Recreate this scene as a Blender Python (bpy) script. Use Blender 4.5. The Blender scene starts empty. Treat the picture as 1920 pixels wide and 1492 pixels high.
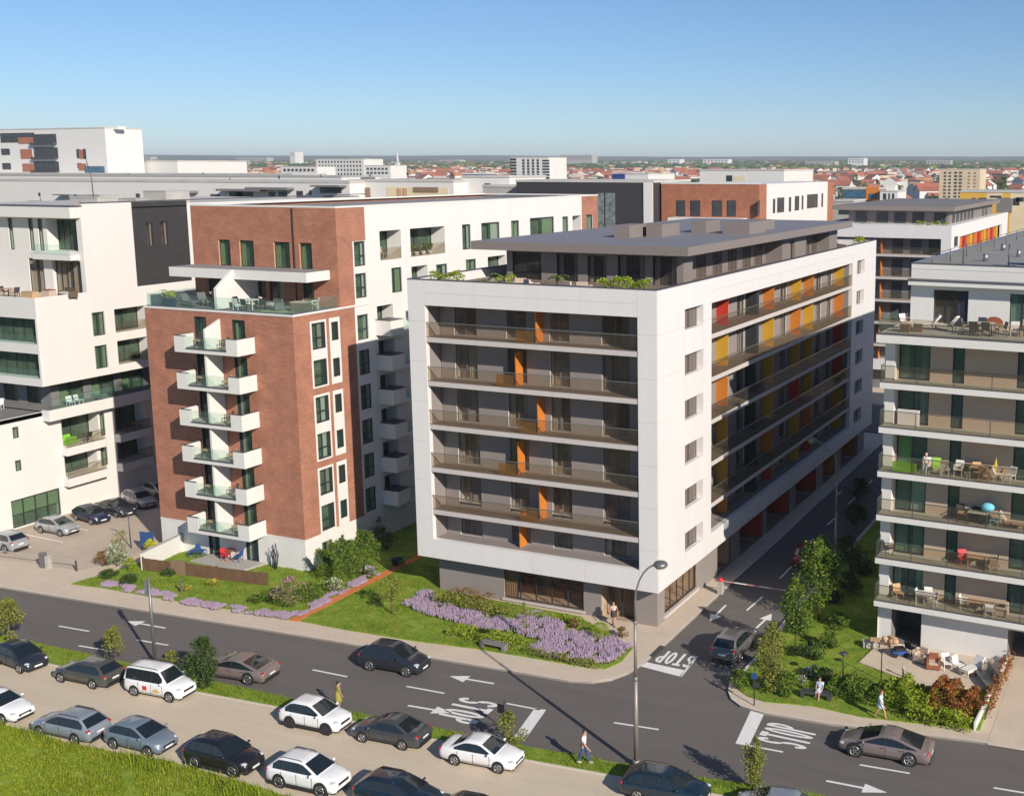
import bpy, math, random
from mathutils import Vector, Matrix
R = math.radians
S = bpy.context.scene
COL = S.collection
rnd = random.Random(7)

# ---------------------------------------------------------------- camera, sky, sun, exposure
CF, CYAW, CPIT = 2153.86, R(23.3158), R(9.39206)
CC = Vector((29.397, -63.272, 29.5637)); PPX, PPY = 1291.97, 669.75
_r = Vector((math.cos(CYAW), math.sin(CYAW), 0))
_w = Vector((-math.sin(CYAW)*math.cos(CPIT), math.cos(CYAW)*math.cos(CPIT), -math.sin(CPIT)))
_u = _r.cross(_w)
cam = bpy.data.cameras.new('camera'); camo = bpy.data.objects.new('camera', cam); COL.objects.link(camo)
camo.matrix_world = Matrix(((_r.x,_u.x,-_w.x,CC.x),(_r.y,_u.y,-_w.y,CC.y),(_r.z,_u.z,-_w.z,CC.z),(0,0,0,1)))
cam.sensor_fit = 'HORIZONTAL'; cam.sensor_width = 36; cam.lens = 36*CF/1920
cam.shift_x = -(PPX-960)/1920; cam.shift_y = (PPY-746)/1920
cam.clip_start = 1; cam.clip_end = 40000
S.camera = camo
SUN_EL, SUN_AZ = R(27), math.atan2(1.72, -1.0)       # azimuth measured from +Y towards +X
sun_to = Vector((math.sin(SUN_AZ)*math.cos(SUN_EL), math.cos(SUN_AZ)*math.cos(SUN_EL), math.sin(SUN_EL)))
wd = bpy.data.worlds.new('World'); S.world = wd; wd.use_nodes = True
nt = wd.node_tree; sk = nt.nodes.new('ShaderNodeTexSky'); sk.sky_type = 'NISHITA'; sk.sun_disc = False
sk.sun_elevation = SUN_EL; sk.sun_rotation = SUN_AZ; sk.altitude = 500; sk.air_density = .9; sk.dust_density = 0; sk.ozone_density = 8
tn = nt.nodes.new('ShaderNodeVectorMath'); tn.operation = 'MULTIPLY'; tn.inputs[1].default_value = (1.03, .93, .86)
nt.links.new(sk.outputs[0], tn.inputs[0]); nt.links.new(tn.outputs[0], nt.nodes['Background'].inputs[0]); nt.nodes['Background'].inputs[1].default_value = 0.082
sl = bpy.data.lights.new('sun', 'SUN'); sl.energy = 3.8; sl.angle = R(0.53); sl.color = (1, .92, .80)
so = bpy.data.objects.new('sun', sl); COL.objects.link(so); so.location = (40, -40, 80)
so.rotation_euler = sun_to.to_track_quat('Z', 'Y').to_euler()
S.view_settings.view_transform = 'Standard'; S.view_settings.look = 'None'; S.view_settings.exposure = 0.55; S.view_settings.gamma = 1
S.view_settings.use_curve_mapping = False
S.cycles.max_bounces = 6; S.cycles.diffuse_bounces = 3; S.cycles.glossy_bounces = 3; S.cycles.transmission_bounces = 4
S.cycles.transparent_max_bounces = 12; S.cycles.volume_bounces = 0; S.cycles.caustics_reflective = False; S.cycles.caustics_refractive = False

# ---------------------------------------------------------------- surveying helpers: sight line of the photograph to a real plane
def ray(px, py): return _w + _r*((px-PPX)/CF) - _u*((py-PPY)/CF)
def hit(ax, v, px, py):
    d = ray(px, py); return CC + d*((v-CC[ax])/d[ax])
def G(px, py, z=0.0): return hit(2, z, px, py)
def HY(y, px, py): return hit(1, y, px, py)
def HX(x, px, py): return hit(0, x, px, py)

# ---------------------------------------------------------------- materials
M = {}
def node(t, k, **kw):
    n = t.nodes.new('ShaderNode'+k)
    for a, b in kw.items(): setattr(n, a, b)
    return n
def mat(name, c, rough=.6, var=.1, scale=2.0, bump=0.0, metal=0.0, spec=.5, detail=5, fine=0.0, stretch=None, coat=0.0):
    m = bpy.data.materials.new(name); m.use_nodes = True; t = m.node_tree; b = t.nodes['Principled BSDF']
    b.inputs['Roughness'].default_value = rough; b.inputs['Metallic'].default_value = metal
    b.inputs['Specular IOR Level'].default_value = spec
    if coat: b.inputs['Coat Weight'].default_value = coat; b.inputs['Coat Roughness'].default_value = .04
    g = node(t, 'NewGeometry'); pos = g.outputs['Position']
    if stretch:
        mp = node(t, 'Mapping'); mp.inputs['Scale'].default_value = stretch; t.links.new(pos, mp.inputs[0]); pos = mp.outputs[0]
    n = node(t, 'TexNoise'); n.inputs['Scale'].default_value = scale; n.inputs['Detail'].default_value = detail; n.inputs['Roughness'].default_value = .65
    t.links.new(pos, n.inputs['Vector'])
    mr = node(t, 'MapRange'); mr.inputs[1].default_value = .3; mr.inputs[2].default_value = .7
    mr.inputs[3].default_value = 1-var; mr.inputs[4].default_value = 1+var; t.links.new(n.outputs['Fac'], mr.inputs[0])
    fac = mr.outputs[0]
    if fine:
        n2 = node(t, 'TexNoise'); n2.inputs['Scale'].default_value = fine; n2.inputs['Detail'].default_value = 3; t.links.new(g.outputs['Position'], n2.inputs['Vector'])
        m2 = node(t, 'MapRange'); m2.inputs[1].default_value = .3; m2.inputs[2].default_value = .7; m2.inputs[3].default_value = 1-var; m2.inputs[4].default_value = 1+var
        t.links.new(n2.outputs['Fac'], m2.inputs[0]); mu = node(t, 'Math', operation='MULTIPLY'); t.links.new(fac, mu.inputs[0]); t.links.new(m2.outputs[0], mu.inputs[1]); fac = mu.outputs[0]
    v = node(t, 'VectorMath', operation='SCALE'); v.inputs[0].default_value = c[:3]; t.links.new(fac, v.inputs['Scale'])
    t.links.new(v.outputs[0], b.inputs['Base Color'])
    if bump:
        bp = node(t, 'Bump'); bp.inputs['Strength'].default_value = bump; bp.inputs['Distance'].default_value = .02
        t.links.new((n2 if fine else n).outputs['Fac'], bp.inputs['Height']); t.links.new(bp.outputs[0], b.inputs['Normal'])
    M[name] = m; return m
def leaf_mat(name, c1, c2, c3=None, rough=.55):
    """foliage: every leaf island takes its own tint between the given colours"""
    m = bpy.data.materials.new(name); m.use_nodes = True; t = m.node_tree; b = t.nodes['Principled BSDF']
    b.inputs['Roughness'].default_value = rough; b.inputs['Specular IOR Level'].default_value = .25
    g = node(t, 'NewGeometry'); r = node(t, 'ValToRGB'); e = r.color_ramp.elements
    e[0].color = (*c1, 1); e[1].color = (*c2, 1)
    if c3: e[1].position = .72; x = e.new(1.0); x.color = (*c3, 1)
    t.links.new(g.outputs['Random Per Island'], r.inputs[0])
    t.links.new(r.outputs[0], b.inputs['Base Color'])
    tr = node(t, 'BsdfTranslucent'); t.links.new(r.outputs[0], tr.inputs[0]); mx = node(t, 'MixShader'); mx.inputs[0].default_value = .3
    t.links.new(b.outputs[0], mx.inputs[1]); t.links.new(tr.outputs[0], mx.inputs[2]); t.links.new(mx.outputs[0], t.nodes['Material Output'].inputs[0])
    M[name] = m; return m
def glass_mat(name, tint, alpha, rough=.03, trans=None):
    """thin pane: part see-through, part mirror"""
    m = bpy.data.materials.new(name); m.use_nodes = True; t = m.node_tree; b = t.nodes['Principled BSDF']
    b.inputs['Base Color'].default_value = (*tint, 1); b.inputs['Roughness'].default_value = rough; b.inputs['Specular IOR Level'].default_value = .9
    tr = node(t, 'BsdfTransparent'); tr.inputs[0].default_value = (*(trans or [min(1, .62+.75*x) for x in tint]), 1)
    mx = node(t, 'MixShader'); mx.inputs[0].default_value = alpha
    t.links.new(tr.outputs[0], mx.inputs[1]); t.links.new(b.outputs[0], mx.inputs[2]); t.links.new(mx.outputs[0], t.nodes['Material Output'].inputs[0])
    M[name] = m; return m
def brick_mat(name, c1, c2, mortar):
    m = bpy.data.materials.new(name); m.use_nodes = True; t = m.node_tree; b = t.nodes['Principled BSDF']; b.inputs['Roughness'].default_value = .85
    g = node(t, 'NewGeometry'); s = node(t, 'SeparateXYZ'); t.links.new(g.outputs['Position'], s.inputs[0])
    a = node(t, 'Math', operation='ADD'); t.links.new(s.outputs[0], a.inputs[0]); t.links.new(s.outputs[1], a.inputs[1])
    cb = node(t, 'CombineXYZ'); t.links.new(a.outputs[0], cb.inputs[0]); t.links.new(s.outputs[2], cb.inputs[1])
    br = node(t, 'TexBrick'); br.inputs['Scale'].default_value = 1; br.inputs['Brick Width'].default_value = .26; br.inputs['Row Height'].default_value = .085
    br.inputs['Mortar Size'].default_value = .008; br.inputs['Color1'].default_value = (*c1, 1); br.inputs['Color2'].default_value = (*c2, 1); br.inputs['Mortar'].default_value = (*mortar, 1)
    t.links.new(cb.outputs[0], br.inputs['Vector'])
    n = node(t, 'TexNoise'); n.inputs['Scale'].default_value = .9; n.inputs['Detail'].default_value = 6; t.links.new(cb.outputs[0], n.inputs['Vector'])
    st = node(t, 'TexNoise'); st.inputs['Scale'].default_value = 1; st.inputs['Detail'].default_value = 4
    mp = node(t, 'Mapping'); mp.inputs['Scale'].default_value = (1.2, 11, 1); t.links.new(cb.outputs[0], mp.inputs[0]); t.links.new(mp.outputs[0], st.inputs['Vector'])
    ad = node(t, 'Math', operation='ADD'); t.links.new(n.outputs['Fac'], ad.inputs[0]); t.links.new(st.outputs['Fac'], ad.inputs[1])
    mr = node(t, 'MapRange'); mr.inputs[1].default_value = .7; mr.inputs[2].default_value = 1.3; mr.inputs[3].default_value = .78; mr.inputs[4].default_value = 1.2; t.links.new(ad.outputs[0], mr.inputs[0])
    v = node(t, 'VectorMath', operation='SCALE'); t.links.new(br.outputs['Color'], v.inputs[0]); t.links.new(mr.outputs[0], v.inputs['Scale']); t.links.new(v.outputs[0], b.inputs['Base Color'])
    bp = node(t, 'Bump'); bp.inputs['Strength'].default_value = .4; bp.inputs['Distance'].default_value = .01; bp.invert = True
    t.links.new(br.outputs['Fac'], bp.inputs['Height']); t.links.new(bp.outputs[0], b.inputs['Normal'])
    M[name] = m; return m

# ---------------------------------------------------------------- mesh builder
class MB:
    def __init__(s): s.v = []; s.f = []; s.m = []; s.sm = []
    def add(s, vs, fs, m=0, smooth=False):
        o = len(s.v); s.v += [tuple(p) for p in vs]
        for f in fs: s.f.append(tuple(o+i for i in f)); s.m.append(m); s.sm.append(smooth)
        return s
    def quad(s, a, b, c, d, m=0): return s.add((a, b, c, d), ((0,1,2,3),), m)
    def box(s, x0, x1, y0, y1, z0, z1, m=0):
        return s.add([(x0,y0,z0),(x1,y0,z0),(x1,y1,z0),(x0,y1,z0),(x0,y0,z1),(x1,y0,z1),(x1,y1,z1),(x0,y1,z1)],
                     ((3,2,1,0),(4,5,6,7),(0,1,5,4),(1,2,6,5),(2,3,7,6),(3,0,4,7)), m)
    def obox(s, c, ang, lx, ly, z0, z1, m=0):
        """box centred on c (x, y), turned by ang about z"""
        ca, sa = math.cos(ang), math.sin(ang); P = []
        for z in (z0, z1):
            for a, b in ((-1,-1),(1,-1),(1,1),(-1,1)):
                x, y = a*lx/2, b*ly/2; P.append((c[0]+x*ca-y*sa, c[1]+x*sa+y*ca, z))
        return s.add(P, ((3,2,1,0),(4,5,6,7),(0,1,5,4),(1,2,6,5),(2,3,7,6),(3,0,4,7)), m)
    def prism(s, poly, z0, z1, m=0, mt=None):
        n = len(poly); P = [(p[0],p[1],z0) for p in poly]+[(p[0],p[1],z1) for p in poly]
        a = sum(poly[i][0]*poly[(i+1)%n][1]-poly[(i+1)%n][0]*poly[i][1] for i in range(n))
        if a < 0: return s.prism(list(reversed(poly)), z0, z1, m, mt)
        s.add(P, [tuple(range(n,2*n))], m if mt is None else mt)
        return s.add(P, [tuple(range(n-1,-1,-1))]+[(i,(i+1)%n,n+(i+1)%n,n+i) for i in range(n)], m)
    def tube(s, pts, rad, n=8, m=0, caps=True, smooth=True):
        pts = [Vector(p) for p in pts]; k = len(pts)
        if not hasattr(rad, '__len__'): rad = [rad]*k
        V = []; ref = None
        for i, p in enumerate(pts):
            d = (pts[min(i+1,k-1)]-pts[max(i-1,0)]).normalized()
            if ref is None: ref = Vector((0,0,1)) if abs(d.z) < .9 else Vector((1,0,0))
            a = d.cross(ref).normalized(); b = a.cross(d).normalized(); ref = b
            for j in range(n):
                t = 2*math.pi*j/n; V.append(p+(a*math.cos(t)+b*math.sin(t))*rad[i])
        F = [(i*n+j, i*n+(j+1)%n, (i+1)*n+(j+1)%n, (i+1)*n+j) for i in range(k-1) for j in range(n)]
        s.add(V, F, m, smooth)
        if caps:
            o = len(s.v)-len(V); s.f += [tuple(o+j for j in range(n-1,-1,-1)), tuple(o+(k-1)*n+j for j in range(n))]; s.m += [m,m]; s.sm += [False,False]
        return s
    def ball(s, c, rx, ry, rz, n=8, m=0, k=6):
        V = []; F = []
        for i in range(k+1):
            a = math.pi*i/k
            for j in range(n):
                b = 2*math.pi*j/n; V.append((c[0]+rx*math.sin(a)*math.cos(b), c[1]+ry*math.sin(a)*math.sin(b), c[2]-rz*math.cos(a)))
        for i in range(k):
            for j in range(n): F.append((i*n+j, i*n+(j+1)%n, (i+1)*n+(j+1)%n, (i+1)*n+j))
        return s.add(V, F, m, True)
    def wheelshape(s, c, r, w, axis, n=16, m=0):
        """disc of radius r and width w, axis 'x' or 'y'"""
        d = Vector((w/2,0,0)) if axis == 'x' else Vector((0,w/2,0))
        return s.tube([Vector(c)-d, Vector(c)+d], r, n, m)
    def mesh(s, name, mats):
        me = bpy.data.meshes.new(name); me.from_pydata(s.v, [], s.f)
        for k in (mats if isinstance(mats, (list, tuple)) else [mats]): me.materials.append(M[k] if isinstance(k, str) else k)
        me.polygons.foreach_set('material_index', s.m); me.polygons.foreach_set('use_smooth', s.sm); me.update()
        return me
    def build(s, name, mats, parent=None, loc=(0,0,0), rz=0.0, kind=None):
        return link(name, s.mesh(name, mats), parent, loc, rz, kind)
def link(name, me, parent=None, loc=(0,0,0), rz=0.0, kind=None):
    o = bpy.data.objects.new(name, me); COL.objects.link(o)
    if parent is not None: o.parent = parent
    o.location = loc; o.rotation_euler = (0,0,rz)
    if kind: o['kind'] = kind
    return o
def tag(o, label, cat, group=None):
    o['label'] = label; o['category'] = cat
    if group: o['group'] = group
    return o
def thing(name, label, cat, loc=(0,0,0), rz=0.0, group=None):
    o = bpy.data.objects.new(name, None); COL.objects.link(o); o.empty_display_size = .3
    o.location = loc; o.rotation_euler = (0,0,rz)
    return tag(o, label, cat, group)
def dup(root, loc, rz, label=None, group=None, cat=None):
    def cp(o, par):
        c = o.copy(); COL.objects.link(c); c.parent = par
        for ch in o.children: cp(ch, c)
        return c
    r = cp(root, None); r.location = loc; r.rotation_euler = (0,0,rz)
    if label: r['label'] = label
    if group: r['group'] = group
    if cat: r['category'] = cat
    return r

class Face:
    """a wall plane: u runs along it, positive depth goes INTO the wall"""
    def __init__(s, x, y, deg): s.o = Vector((x,y,0)); s.a = R(deg); s.u = Vector((math.cos(s.a),math.sin(s.a),0)); s.n = Vector((math.sin(s.a),-math.cos(s.a),0))
    def P(s, u, z, d=0.0):
        p = s.o+s.u*u-s.n*d; return (p.x, p.y, z)
def wall(mb, F, u0, u1, z0, z1, holes=(), m=0, mr=None, mback=None, d0=0.0):
    """one wall sheet with rectangular holes (ua,ub,za,zb,depth): reveals, and a back face when mback is given"""
    mr = m if mr is None else mr
    us = sorted({u0,u1,*[h[0] for h in holes],*[h[1] for h in holes]}); zs = sorted({z0,z1,*[h[2] for h in holes],*[h[3] for h in holes]})
    for i in range(len(us)-1):
        for j in range(len(zs)-1):
            uc, zc = (us[i]+us[i+1])/2, (zs[j]+zs[j+1])/2
            if uc < u0 or uc > u1 or zc < z0 or zc > z1 or any(h[0] < uc < h[1] and h[2] < zc < h[3] for h in holes): continue
            mb.quad(F.P(us[i],zs[j],d0), F.P(us[i+1],zs[j],d0), F.P(us[i+1],zs[j+1],d0), F.P(us[i],zs[j+1],d0), m)
    for h in holes:
        a, b, c, d, dp = h[:5]
        if mback is not None and dp < .55: dp = .55          # room for pane and curtain behind the frame
        if dp <= 0: continue
        mb.quad(F.P(a,c,d0), F.P(b,c,d0), F.P(b,c,dp), F.P(a,c,dp), mr); mb.quad(F.P(a,d,dp), F.P(b,d,dp), F.P(b,d,d0), F.P(a,d,d0), mr)
        mb.quad(F.P(a,c,d0), F.P(a,c,dp), F.P(a,d,dp), F.P(a,d,d0), mr); mb.quad(F.P(b,c,dp), F.P(b,c,d0), F.P(b,d,d0), F.P(b,d,dp), mr)
        if mback is not None: mb.quad(F.P(a,c,dp), F.P(b,c,dp), F.P(b,d,dp), F.P(a,d,dp), mback)
def fbox(mb, F, u0, u1, z0, z1, d0, d1, m=0):
    """box on a face: depth from d0 (outer, may be negative) to d1"""
    P = [F.P(u0,z0,d0),F.P(u1,z0,d0),F.P(u1,z0,d1),F.P(u0,z0,d1),F.P(u0,z1,d0),F.P(u1,z1,d0),F.P(u1,z1,d1),F.P(u0,z1,d1)]
    return mb.add(P, ((3,2,1,0),(4,5,6,7),(0,1,5,4),(1,2,6,5),(2,3,7,6),(3,0,4,7)), m)
_WC = {}
def window(parent, F, u0, u1, z0, z1, depth=.12, leaves=2, frame='frame_dark', glass='pane_dark', curtain=None, transom=None, bar=.06, label=None, mid=None):
    """frame (part), pane and curtain (sub-parts) set into a hole"""
    w, h = round(u1-u0,2), round(z1-z0,2); key = (w,h,leaves,frame,glass,transom,bar,curtain)
    if key not in _WC:
        b = MB(); t = .03
        b.box(0,bar,-t,t,0,h); b.box(w-bar,w,-t,t,0,h); b.box(bar,w-bar,-t,t,0,bar); b.box(bar,w-bar,-t,t,h-bar,h)
        for i in range(1, leaves): x = w*i/leaves; b.box(x-bar/2,x+bar/2,-t,t,bar,h-bar)
        if transom:
            xs = [bar]+[w*i/leaves for i in range(1,leaves)]+[w-bar]
            for i in range(len(xs)-1):
                b.box(xs[i]+(bar/2 if i else 0), xs[i+1]-(bar/2 if i+1 < len(xs)-1 else 0), -t,t, h*transom-bar/2, h*transom+bar/2)
        g = MB(); e_ = bar*.8; g.quad((e_,0,e_),(w-e_,0,e_),(w-e_,0,h-e_),(e_,0,h-e_))
        c = None
        if curtain:
            c = MB(); kind, frac = curtain[1], curtain[2]
            if kind == 'blind': c.box(bar,w-bar,.1,.12,h*(1-frac),h-bar)
            else:
                spans = [(bar,w*frac)] if kind == 'l' else [(w*(1-frac),w-bar)] if kind == 'r' else [(bar,w*frac/2),(w*(1-frac/2),w-bar)]
                for a, e in spans:
                    n = max(4, int((e-a)/.09)); V = []
                    for i in range(n+1): x = a+(e-a)*i/n; y = .14+.035*(i%2); V += [(x,y,.03),(x,y,h-bar)]
                    c.add(V, [(2*i,2*i+2,2*i+3,2*i+1) for i in range(n)])
        _WC[key] = (b.mesh('window', frame), g.mesh('pane', glass), c.mesh('curtain', curtain[0]) if c else None)
    fm, gm, cm = _WC[key]
    p = F.P(u0, z0, depth)
    o = link('window', fm, parent, p, F.a)
    link('pane', gm, o)
    if cm: link('curtain', cm, o)
    if label: o['label'] = label
    return o

# ---------------------------------------------------------------- palette
mat('white_render', (.72,.70,.67), .75, .03, 1.0, stretch=(1.3,1.3,.10))
mat('white_warm', (.71,.685,.65), .8, .025, 1.0, stretch=(.8,.8,.12))
mat('white_panel', (.745,.715,.705), .5, .03, 1.0, stretch=(.9,.9,.12))
mat('panel_joint', (.50,.47,.46), .8)
mat('grey_wall', (.275,.238,.222), .7, .05, .8)
mat('grey_dark', (.19,.18,.185), .7, .06, .8)
mat('taupe', (.23,.195,.18), .6, .05, 1.2, stretch=(6,6,.4))
mat('taupe_roof', (.235,.215,.225), .55, .06, .5)
mat('slab_edge', (.56,.51,.49), .7, .05)
mat('deck_brown', (.23,.18,.14), .7, .1, 2, stretch=(1,8,1))
mat('orange', (.60,.20,.03), .5, .05)
mat('amber', (.62,.34,.03), .5, .05)
mat('red', (.55,.045,.025), .5, .05)
mat('frame_dark', (.035,.037,.042), .45, .1)
mat('frame_grey', (.16,.145,.14), .5, .05)
mat('frame_white', (.75,.73,.70), .5, .03)
mat('steel', (.45,.44,.43), .35, .05, metal=.8)
mat('steel_dark', (.10,.10,.105), .4, .1, metal=.5)
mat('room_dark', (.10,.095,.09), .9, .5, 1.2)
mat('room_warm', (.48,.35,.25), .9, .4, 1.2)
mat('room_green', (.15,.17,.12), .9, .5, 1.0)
mat('curtain_white', (.66,.64,.60), .9, .06)
mat('curtain_cream', (.58,.53,.40), .9, .08)
mat('curtain_green', (.30,.36,.20), .9, .1)
mat('curtain_lime', (.25,.62,.05), .8, .05)
mat('curtain_grey', (.42,.36,.34), .9, .08)
mat('curtain_brown', (.25,.16,.10), .9, .08)
mat('curtain_blue', (.03,.05,.22), .9, .08)
glass_mat('pane_dark', (.11,.092,.08), .28, trans=(.85,.82,.79))
glass_mat('pane_green', (.07,.12,.10), .30, trans=(.78,.88,.80))
glass_mat('pane_teal', (.13,.23,.20), .42, trans=(.75,.90,.84))
glass_mat('pane_shop', (.10,.075,.055), .20, trans=(.95,.92,.88))
glass_mat('lime_glass', (.28,.62,.05), .6, trans=(.8,1,.6))
glass_mat('rail_glass', (.22,.19,.16), .09, trans=(.90,.87,.82))
glass_mat('rail_green', (.30,.42,.38), .08, trans=(.90,.97,.94))
glass_mat('amber_reflection', (.45,.26,.05), .30, trans=(.95,.78,.5))  # orange reflection in the rail, put into the colour of added panes
brick_mat('brick', (.43,.168,.098), (.35,.128,.074), (.38,.25,.19))
brick_mat('brick_far', (.42,.15,.08), (.36,.12,.06), (.38,.22,.15))
mat('charcoal_clad', (.048,.045,.047), .5, .12, 1.2)
mat('roof_gravel', (.27,.26,.25), .9, .12, .5, fine=12)
mat('roof_pale', (.52,.50,.47), .9, .12, .3, fine=8)
mat('cap_dark', (.09,.085,.10), .5, .08)
mat('concrete', (.42,.40,.37), .85, .1, .8, fine=9)
mat('concrete_dark', (.20,.19,.18), .85, .12, .8, fine=9)
mat('terrace_tile', (.42,.43,.36), .8, .08, 1.0)
mat('tan_wall', (.50,.39,.30), .8, .05, .6)
mat('wicker', (.13,.085,.055), .8, .2, 20)
mat('wood_tan', (.52,.34,.19), .7, .15, 5)
mat('wood_red', (.30,.10,.05), .5, .15, 5)
mat('fence_wood', (.155,.085,.045), .8, .25, 3, stretch=(1,1,.3))
mat('cushion_white', (.74,.70,.66), .9, .04)
mat('cushion_beige', (.55,.43,.34), .9, .06)
mat('plastic_black', (.02,.02,.022), .5)
mat('plastic_white', (.78,.77,.75), .4, .03)
mat('plastic_red', (.62,.03,.04), .4)
mat('plastic_green', (.33,.60,.08), .5)
mat('plastic_blue', (.03,.09,.30), .5)
mat('cloth_cyan', (.18,.55,.70), .8)
mat('pot_blue', (.03,.04,.10), .5)
mat('pot_white', (.7,.69,.67), .6)
mat('soil', (.09,.06,.04), .95, .3, 8)
mat('tile_red', (.36,.12,.07), .85, .25, .12, fine=1.5)
mat('tile_orange', (.48,.19,.09), .85, .2, .12, fine=1.5)
mat('tile_brown', (.24,.12,.09), .85, .25, .12, fine=1.5)
mat('beige_wall', (.66,.53,.36), .85, .08, .2)
mat('yellow_wall', (.72,.42,.07), .8, .06, .3)
mat('cream_wall', (.72,.60,.40), .85, .06, .3)
mat('bluish_glass', (.05,.13,.20), .12, .3, .6, spec=.9)
mat('window_far', (.05,.055,.06), .25, .3, .5)
mat('bark', (.16,.11,.07), .9, .25, 9)
mat('solar', (.02,.03,.06), .15, .1)
# ================================================================ GROUND, ROADS, PAVEMENTS
mat('asphalt', (.14,.124,.115), .85, .09, .9, bump=.25, fine=22, stretch=(.07,.9,1))
mat('paving', (.61,.505,.395), .85, .07, .5, fine=7)
mat('paving_lot', (.50,.41,.33), .85, .10, .35, fine=6)
mat('gravel_lane', (.62,.515,.385), .9, .07, .9, fine=9, bump=.2, stretch=(.09,1.0,1))
mat('kerb_stone', (.62,.55,.48), .8, .08, 1.5)
mat('paint', (.80,.79,.77), .6, .07, 5, fine=25)
def turf(name, c1, c2, c3, sc):
    m = bpy.data.materials.new(name); m.use_nodes = True; t = m.node_tree; b = t.nodes['Principled BSDF']; b.inputs['Roughness'].default_value = .95
    g = node(t,'NewGeometry'); n = node(t,'TexNoise'); n.inputs['Scale'].default_value = sc; n.inputs['Detail'].default_value = 9; n.inputs['Roughness'].default_value = .72; t.links.new(g.outputs['Position'], n.inputs['Vector'])
    r = node(t,'ValToRGB'); e = r.color_ramp.elements; e[0].position = .34; e[0].color = (*c1,1); e[1].position = .68; e[1].color = (*c3,1); x = e.new(.5); x.color = (*c2,1)
    t.links.new(n.outputs['Fac'], r.inputs[0]); t.links.new(r.outputs[0], b.inputs['Base Color']); M[name] = m
turf('lawn', (.10,.19,.012), (.19,.29,.02), (.34,.33,.06), .9)
turf('field', (.12,.19,.012), (.24,.32,.02), (.42,.38,.08), .45)
mat('path_orange', (.62,.19,.06), .8, .08, 1.5)
leaf_mat('grass_blade', (.15,.235,.010), (.32,.40,.02), (.50,.44,.08))
leaf_mat('grass_fine', (.13,.20,.012), (.29,.34,.03))
mat('hills', (.045,.07,.03), .95, .4, .004, fine=.02)
ZR = -.12
def terrain_z(d): return -.4 if d < 160 else -.4+(d-160)*.0102
CX, CY = CC.x, CC.y
def gz(x, y): return terrain_z(math.hypot(x-CX, y-CY))
mb = MB()
# city plain: one sheet to the horizon, with the wooded ridge at its end
angs = [R(-62)+R(1.5)*i for i in range(84)]
rs = [0,60,110,160,230,330,480,700,1000,1400,1900,2600,3400,4200,5000,5600,6000,6300,6800,7600,9000]
def ridge(a, r):
    n = math.sin(a*9+1)*.35+math.sin(a*23+2)*.25+math.sin(a*51)*.12
    t = max(0, min(1, (r-5000)/1300)); return t*t*(3-2*t)*(22+9*n)
V = []
for r in rs:
    for a in angs: V.append((CX+r*math.sin(a), CY+r*math.cos(a), terrain_z(r)+ridge(a, r)))
na = len(angs); F = [(i*na+j, (i+1)*na+j, (i+1)*na+j+1, i*na+j+1)[::-1] for i in range(len(rs)-1) for j in range(na-1)]
mb.add(V, F, 0, True)
back = [(CX+400*math.sin(a), CY+400*math.cos(a), -.4) for a in [R(60)+R(10)*i for i in range(25)]]
mb.add([(CX,CY,-.41)]+back, [(0,i+1,i) for i in range(1,len(back))], 0)
plain = bpy.data.materials.new('plain'); plain.use_nodes = True; t = plain.node_tree; b = t.nodes['Principled BSDF']; b.inputs['Roughness'].default_value = .95
g = node(t,'NewGeometry'); n1 = node(t,'TexNoise'); n1.inputs['Scale'].default_value = .006; n1.inputs['Detail'].default_value = 8; n1.inputs['Roughness'].default_value = .7; t.links.new(g.outputs['Position'], n1.inputs['Vector'])
r1 = node(t,'ValToRGB'); e = r1.color_ramp.elements; e[0].position = .38; e[0].color = (.05,.075,.03,1); e[1].position = .62; e[1].color = (.22,.17,.12,1)
x = e.new(.5); x.color = (.075,.085,.035,1)
t.links.new(n1.outputs['Fac'], r1.inputs[0])
t.links.new(r1.outputs[0], b.inputs['Base Color']); M['plain'] = plain
mb.build('ground', 'plain', kind='structure')

road = MB()
road.box(-120,70,-26,-4,-.5,ZR); road.box(-.5,8.5,-4,260,-.5,ZR); road.box(8.5,70,66,78,-.5,ZR); road.box(-120,-.5,62,76,-.5,ZR)
road = road.build('road', 'asphalt', kind='structure')
def ribbon(mb, pts, w, z0, z1, m=0):
    """strip of width w to the left of the polyline"""
    n = len(pts); O = []
    for i, p in enumerate(pts):
        a = Vector(pts[max(i-1,0)][:2]); c = Vector(pts[min(i+1,n-1)][:2]); d = (c-a).normalized(); O.append((p[0]-d.y*w, p[1]+d.x*w))
    for i in range(n-1): mb.prism([pts[i][:2], pts[i+1][:2], O[i+1], O[i]], z0, z1, m)
kerbN = [(-110,-15.1),(-46.8,-10.86),(-18.2,-8.94),(-11.2,-8.61),(-5.1,-8.25),(-2.0,-8.1),(-.7,-7.7),(.15,-6.9),(.7,-5.7),(.93,-4.3),(1.0,-1.1),(.92,8),(.9,22),(.6,47),(.5,61)]
kerbE = [(6.5,65),(6.55,30),(6.57,6.7),(6.85,.5),(6.72,-4.6),(6.95,-5.6),(7.5,-6.5),(8.3,-7.1),(9.8,-7.35),(13.3,-7.15),(20.6,-6.0),(25,-5.7),(65,-3.3)]
kerbS = [(-110,-17.9),(-38.8,-16.75),(-17.8,-16.37),(-11,-16.3),(-5.98,-15.97),(0,-15.75),(5.7,-15.35),(9,-15.1),(14,-14.3),(25,-13.6),(65,-11)]
p = MB(); p.prism(kerbN+[(-110,61)], -.45, 0); p.build('pavement', 'paving', kind='structure')
p = MB(); p.prism(kerbE+[(65,65)], -.45, 0); p.build('pavement', 'paving', kind='structure')
p = MB(); p.prism([(.5,77),(.5,300),(-300,300),(-300,77)], -.45, 0); p.prism([(8.5,79),(8.5,300),(120,300),(120,79)], -.45, 0); p.build('pavement', 'paving', kind='structure')
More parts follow.
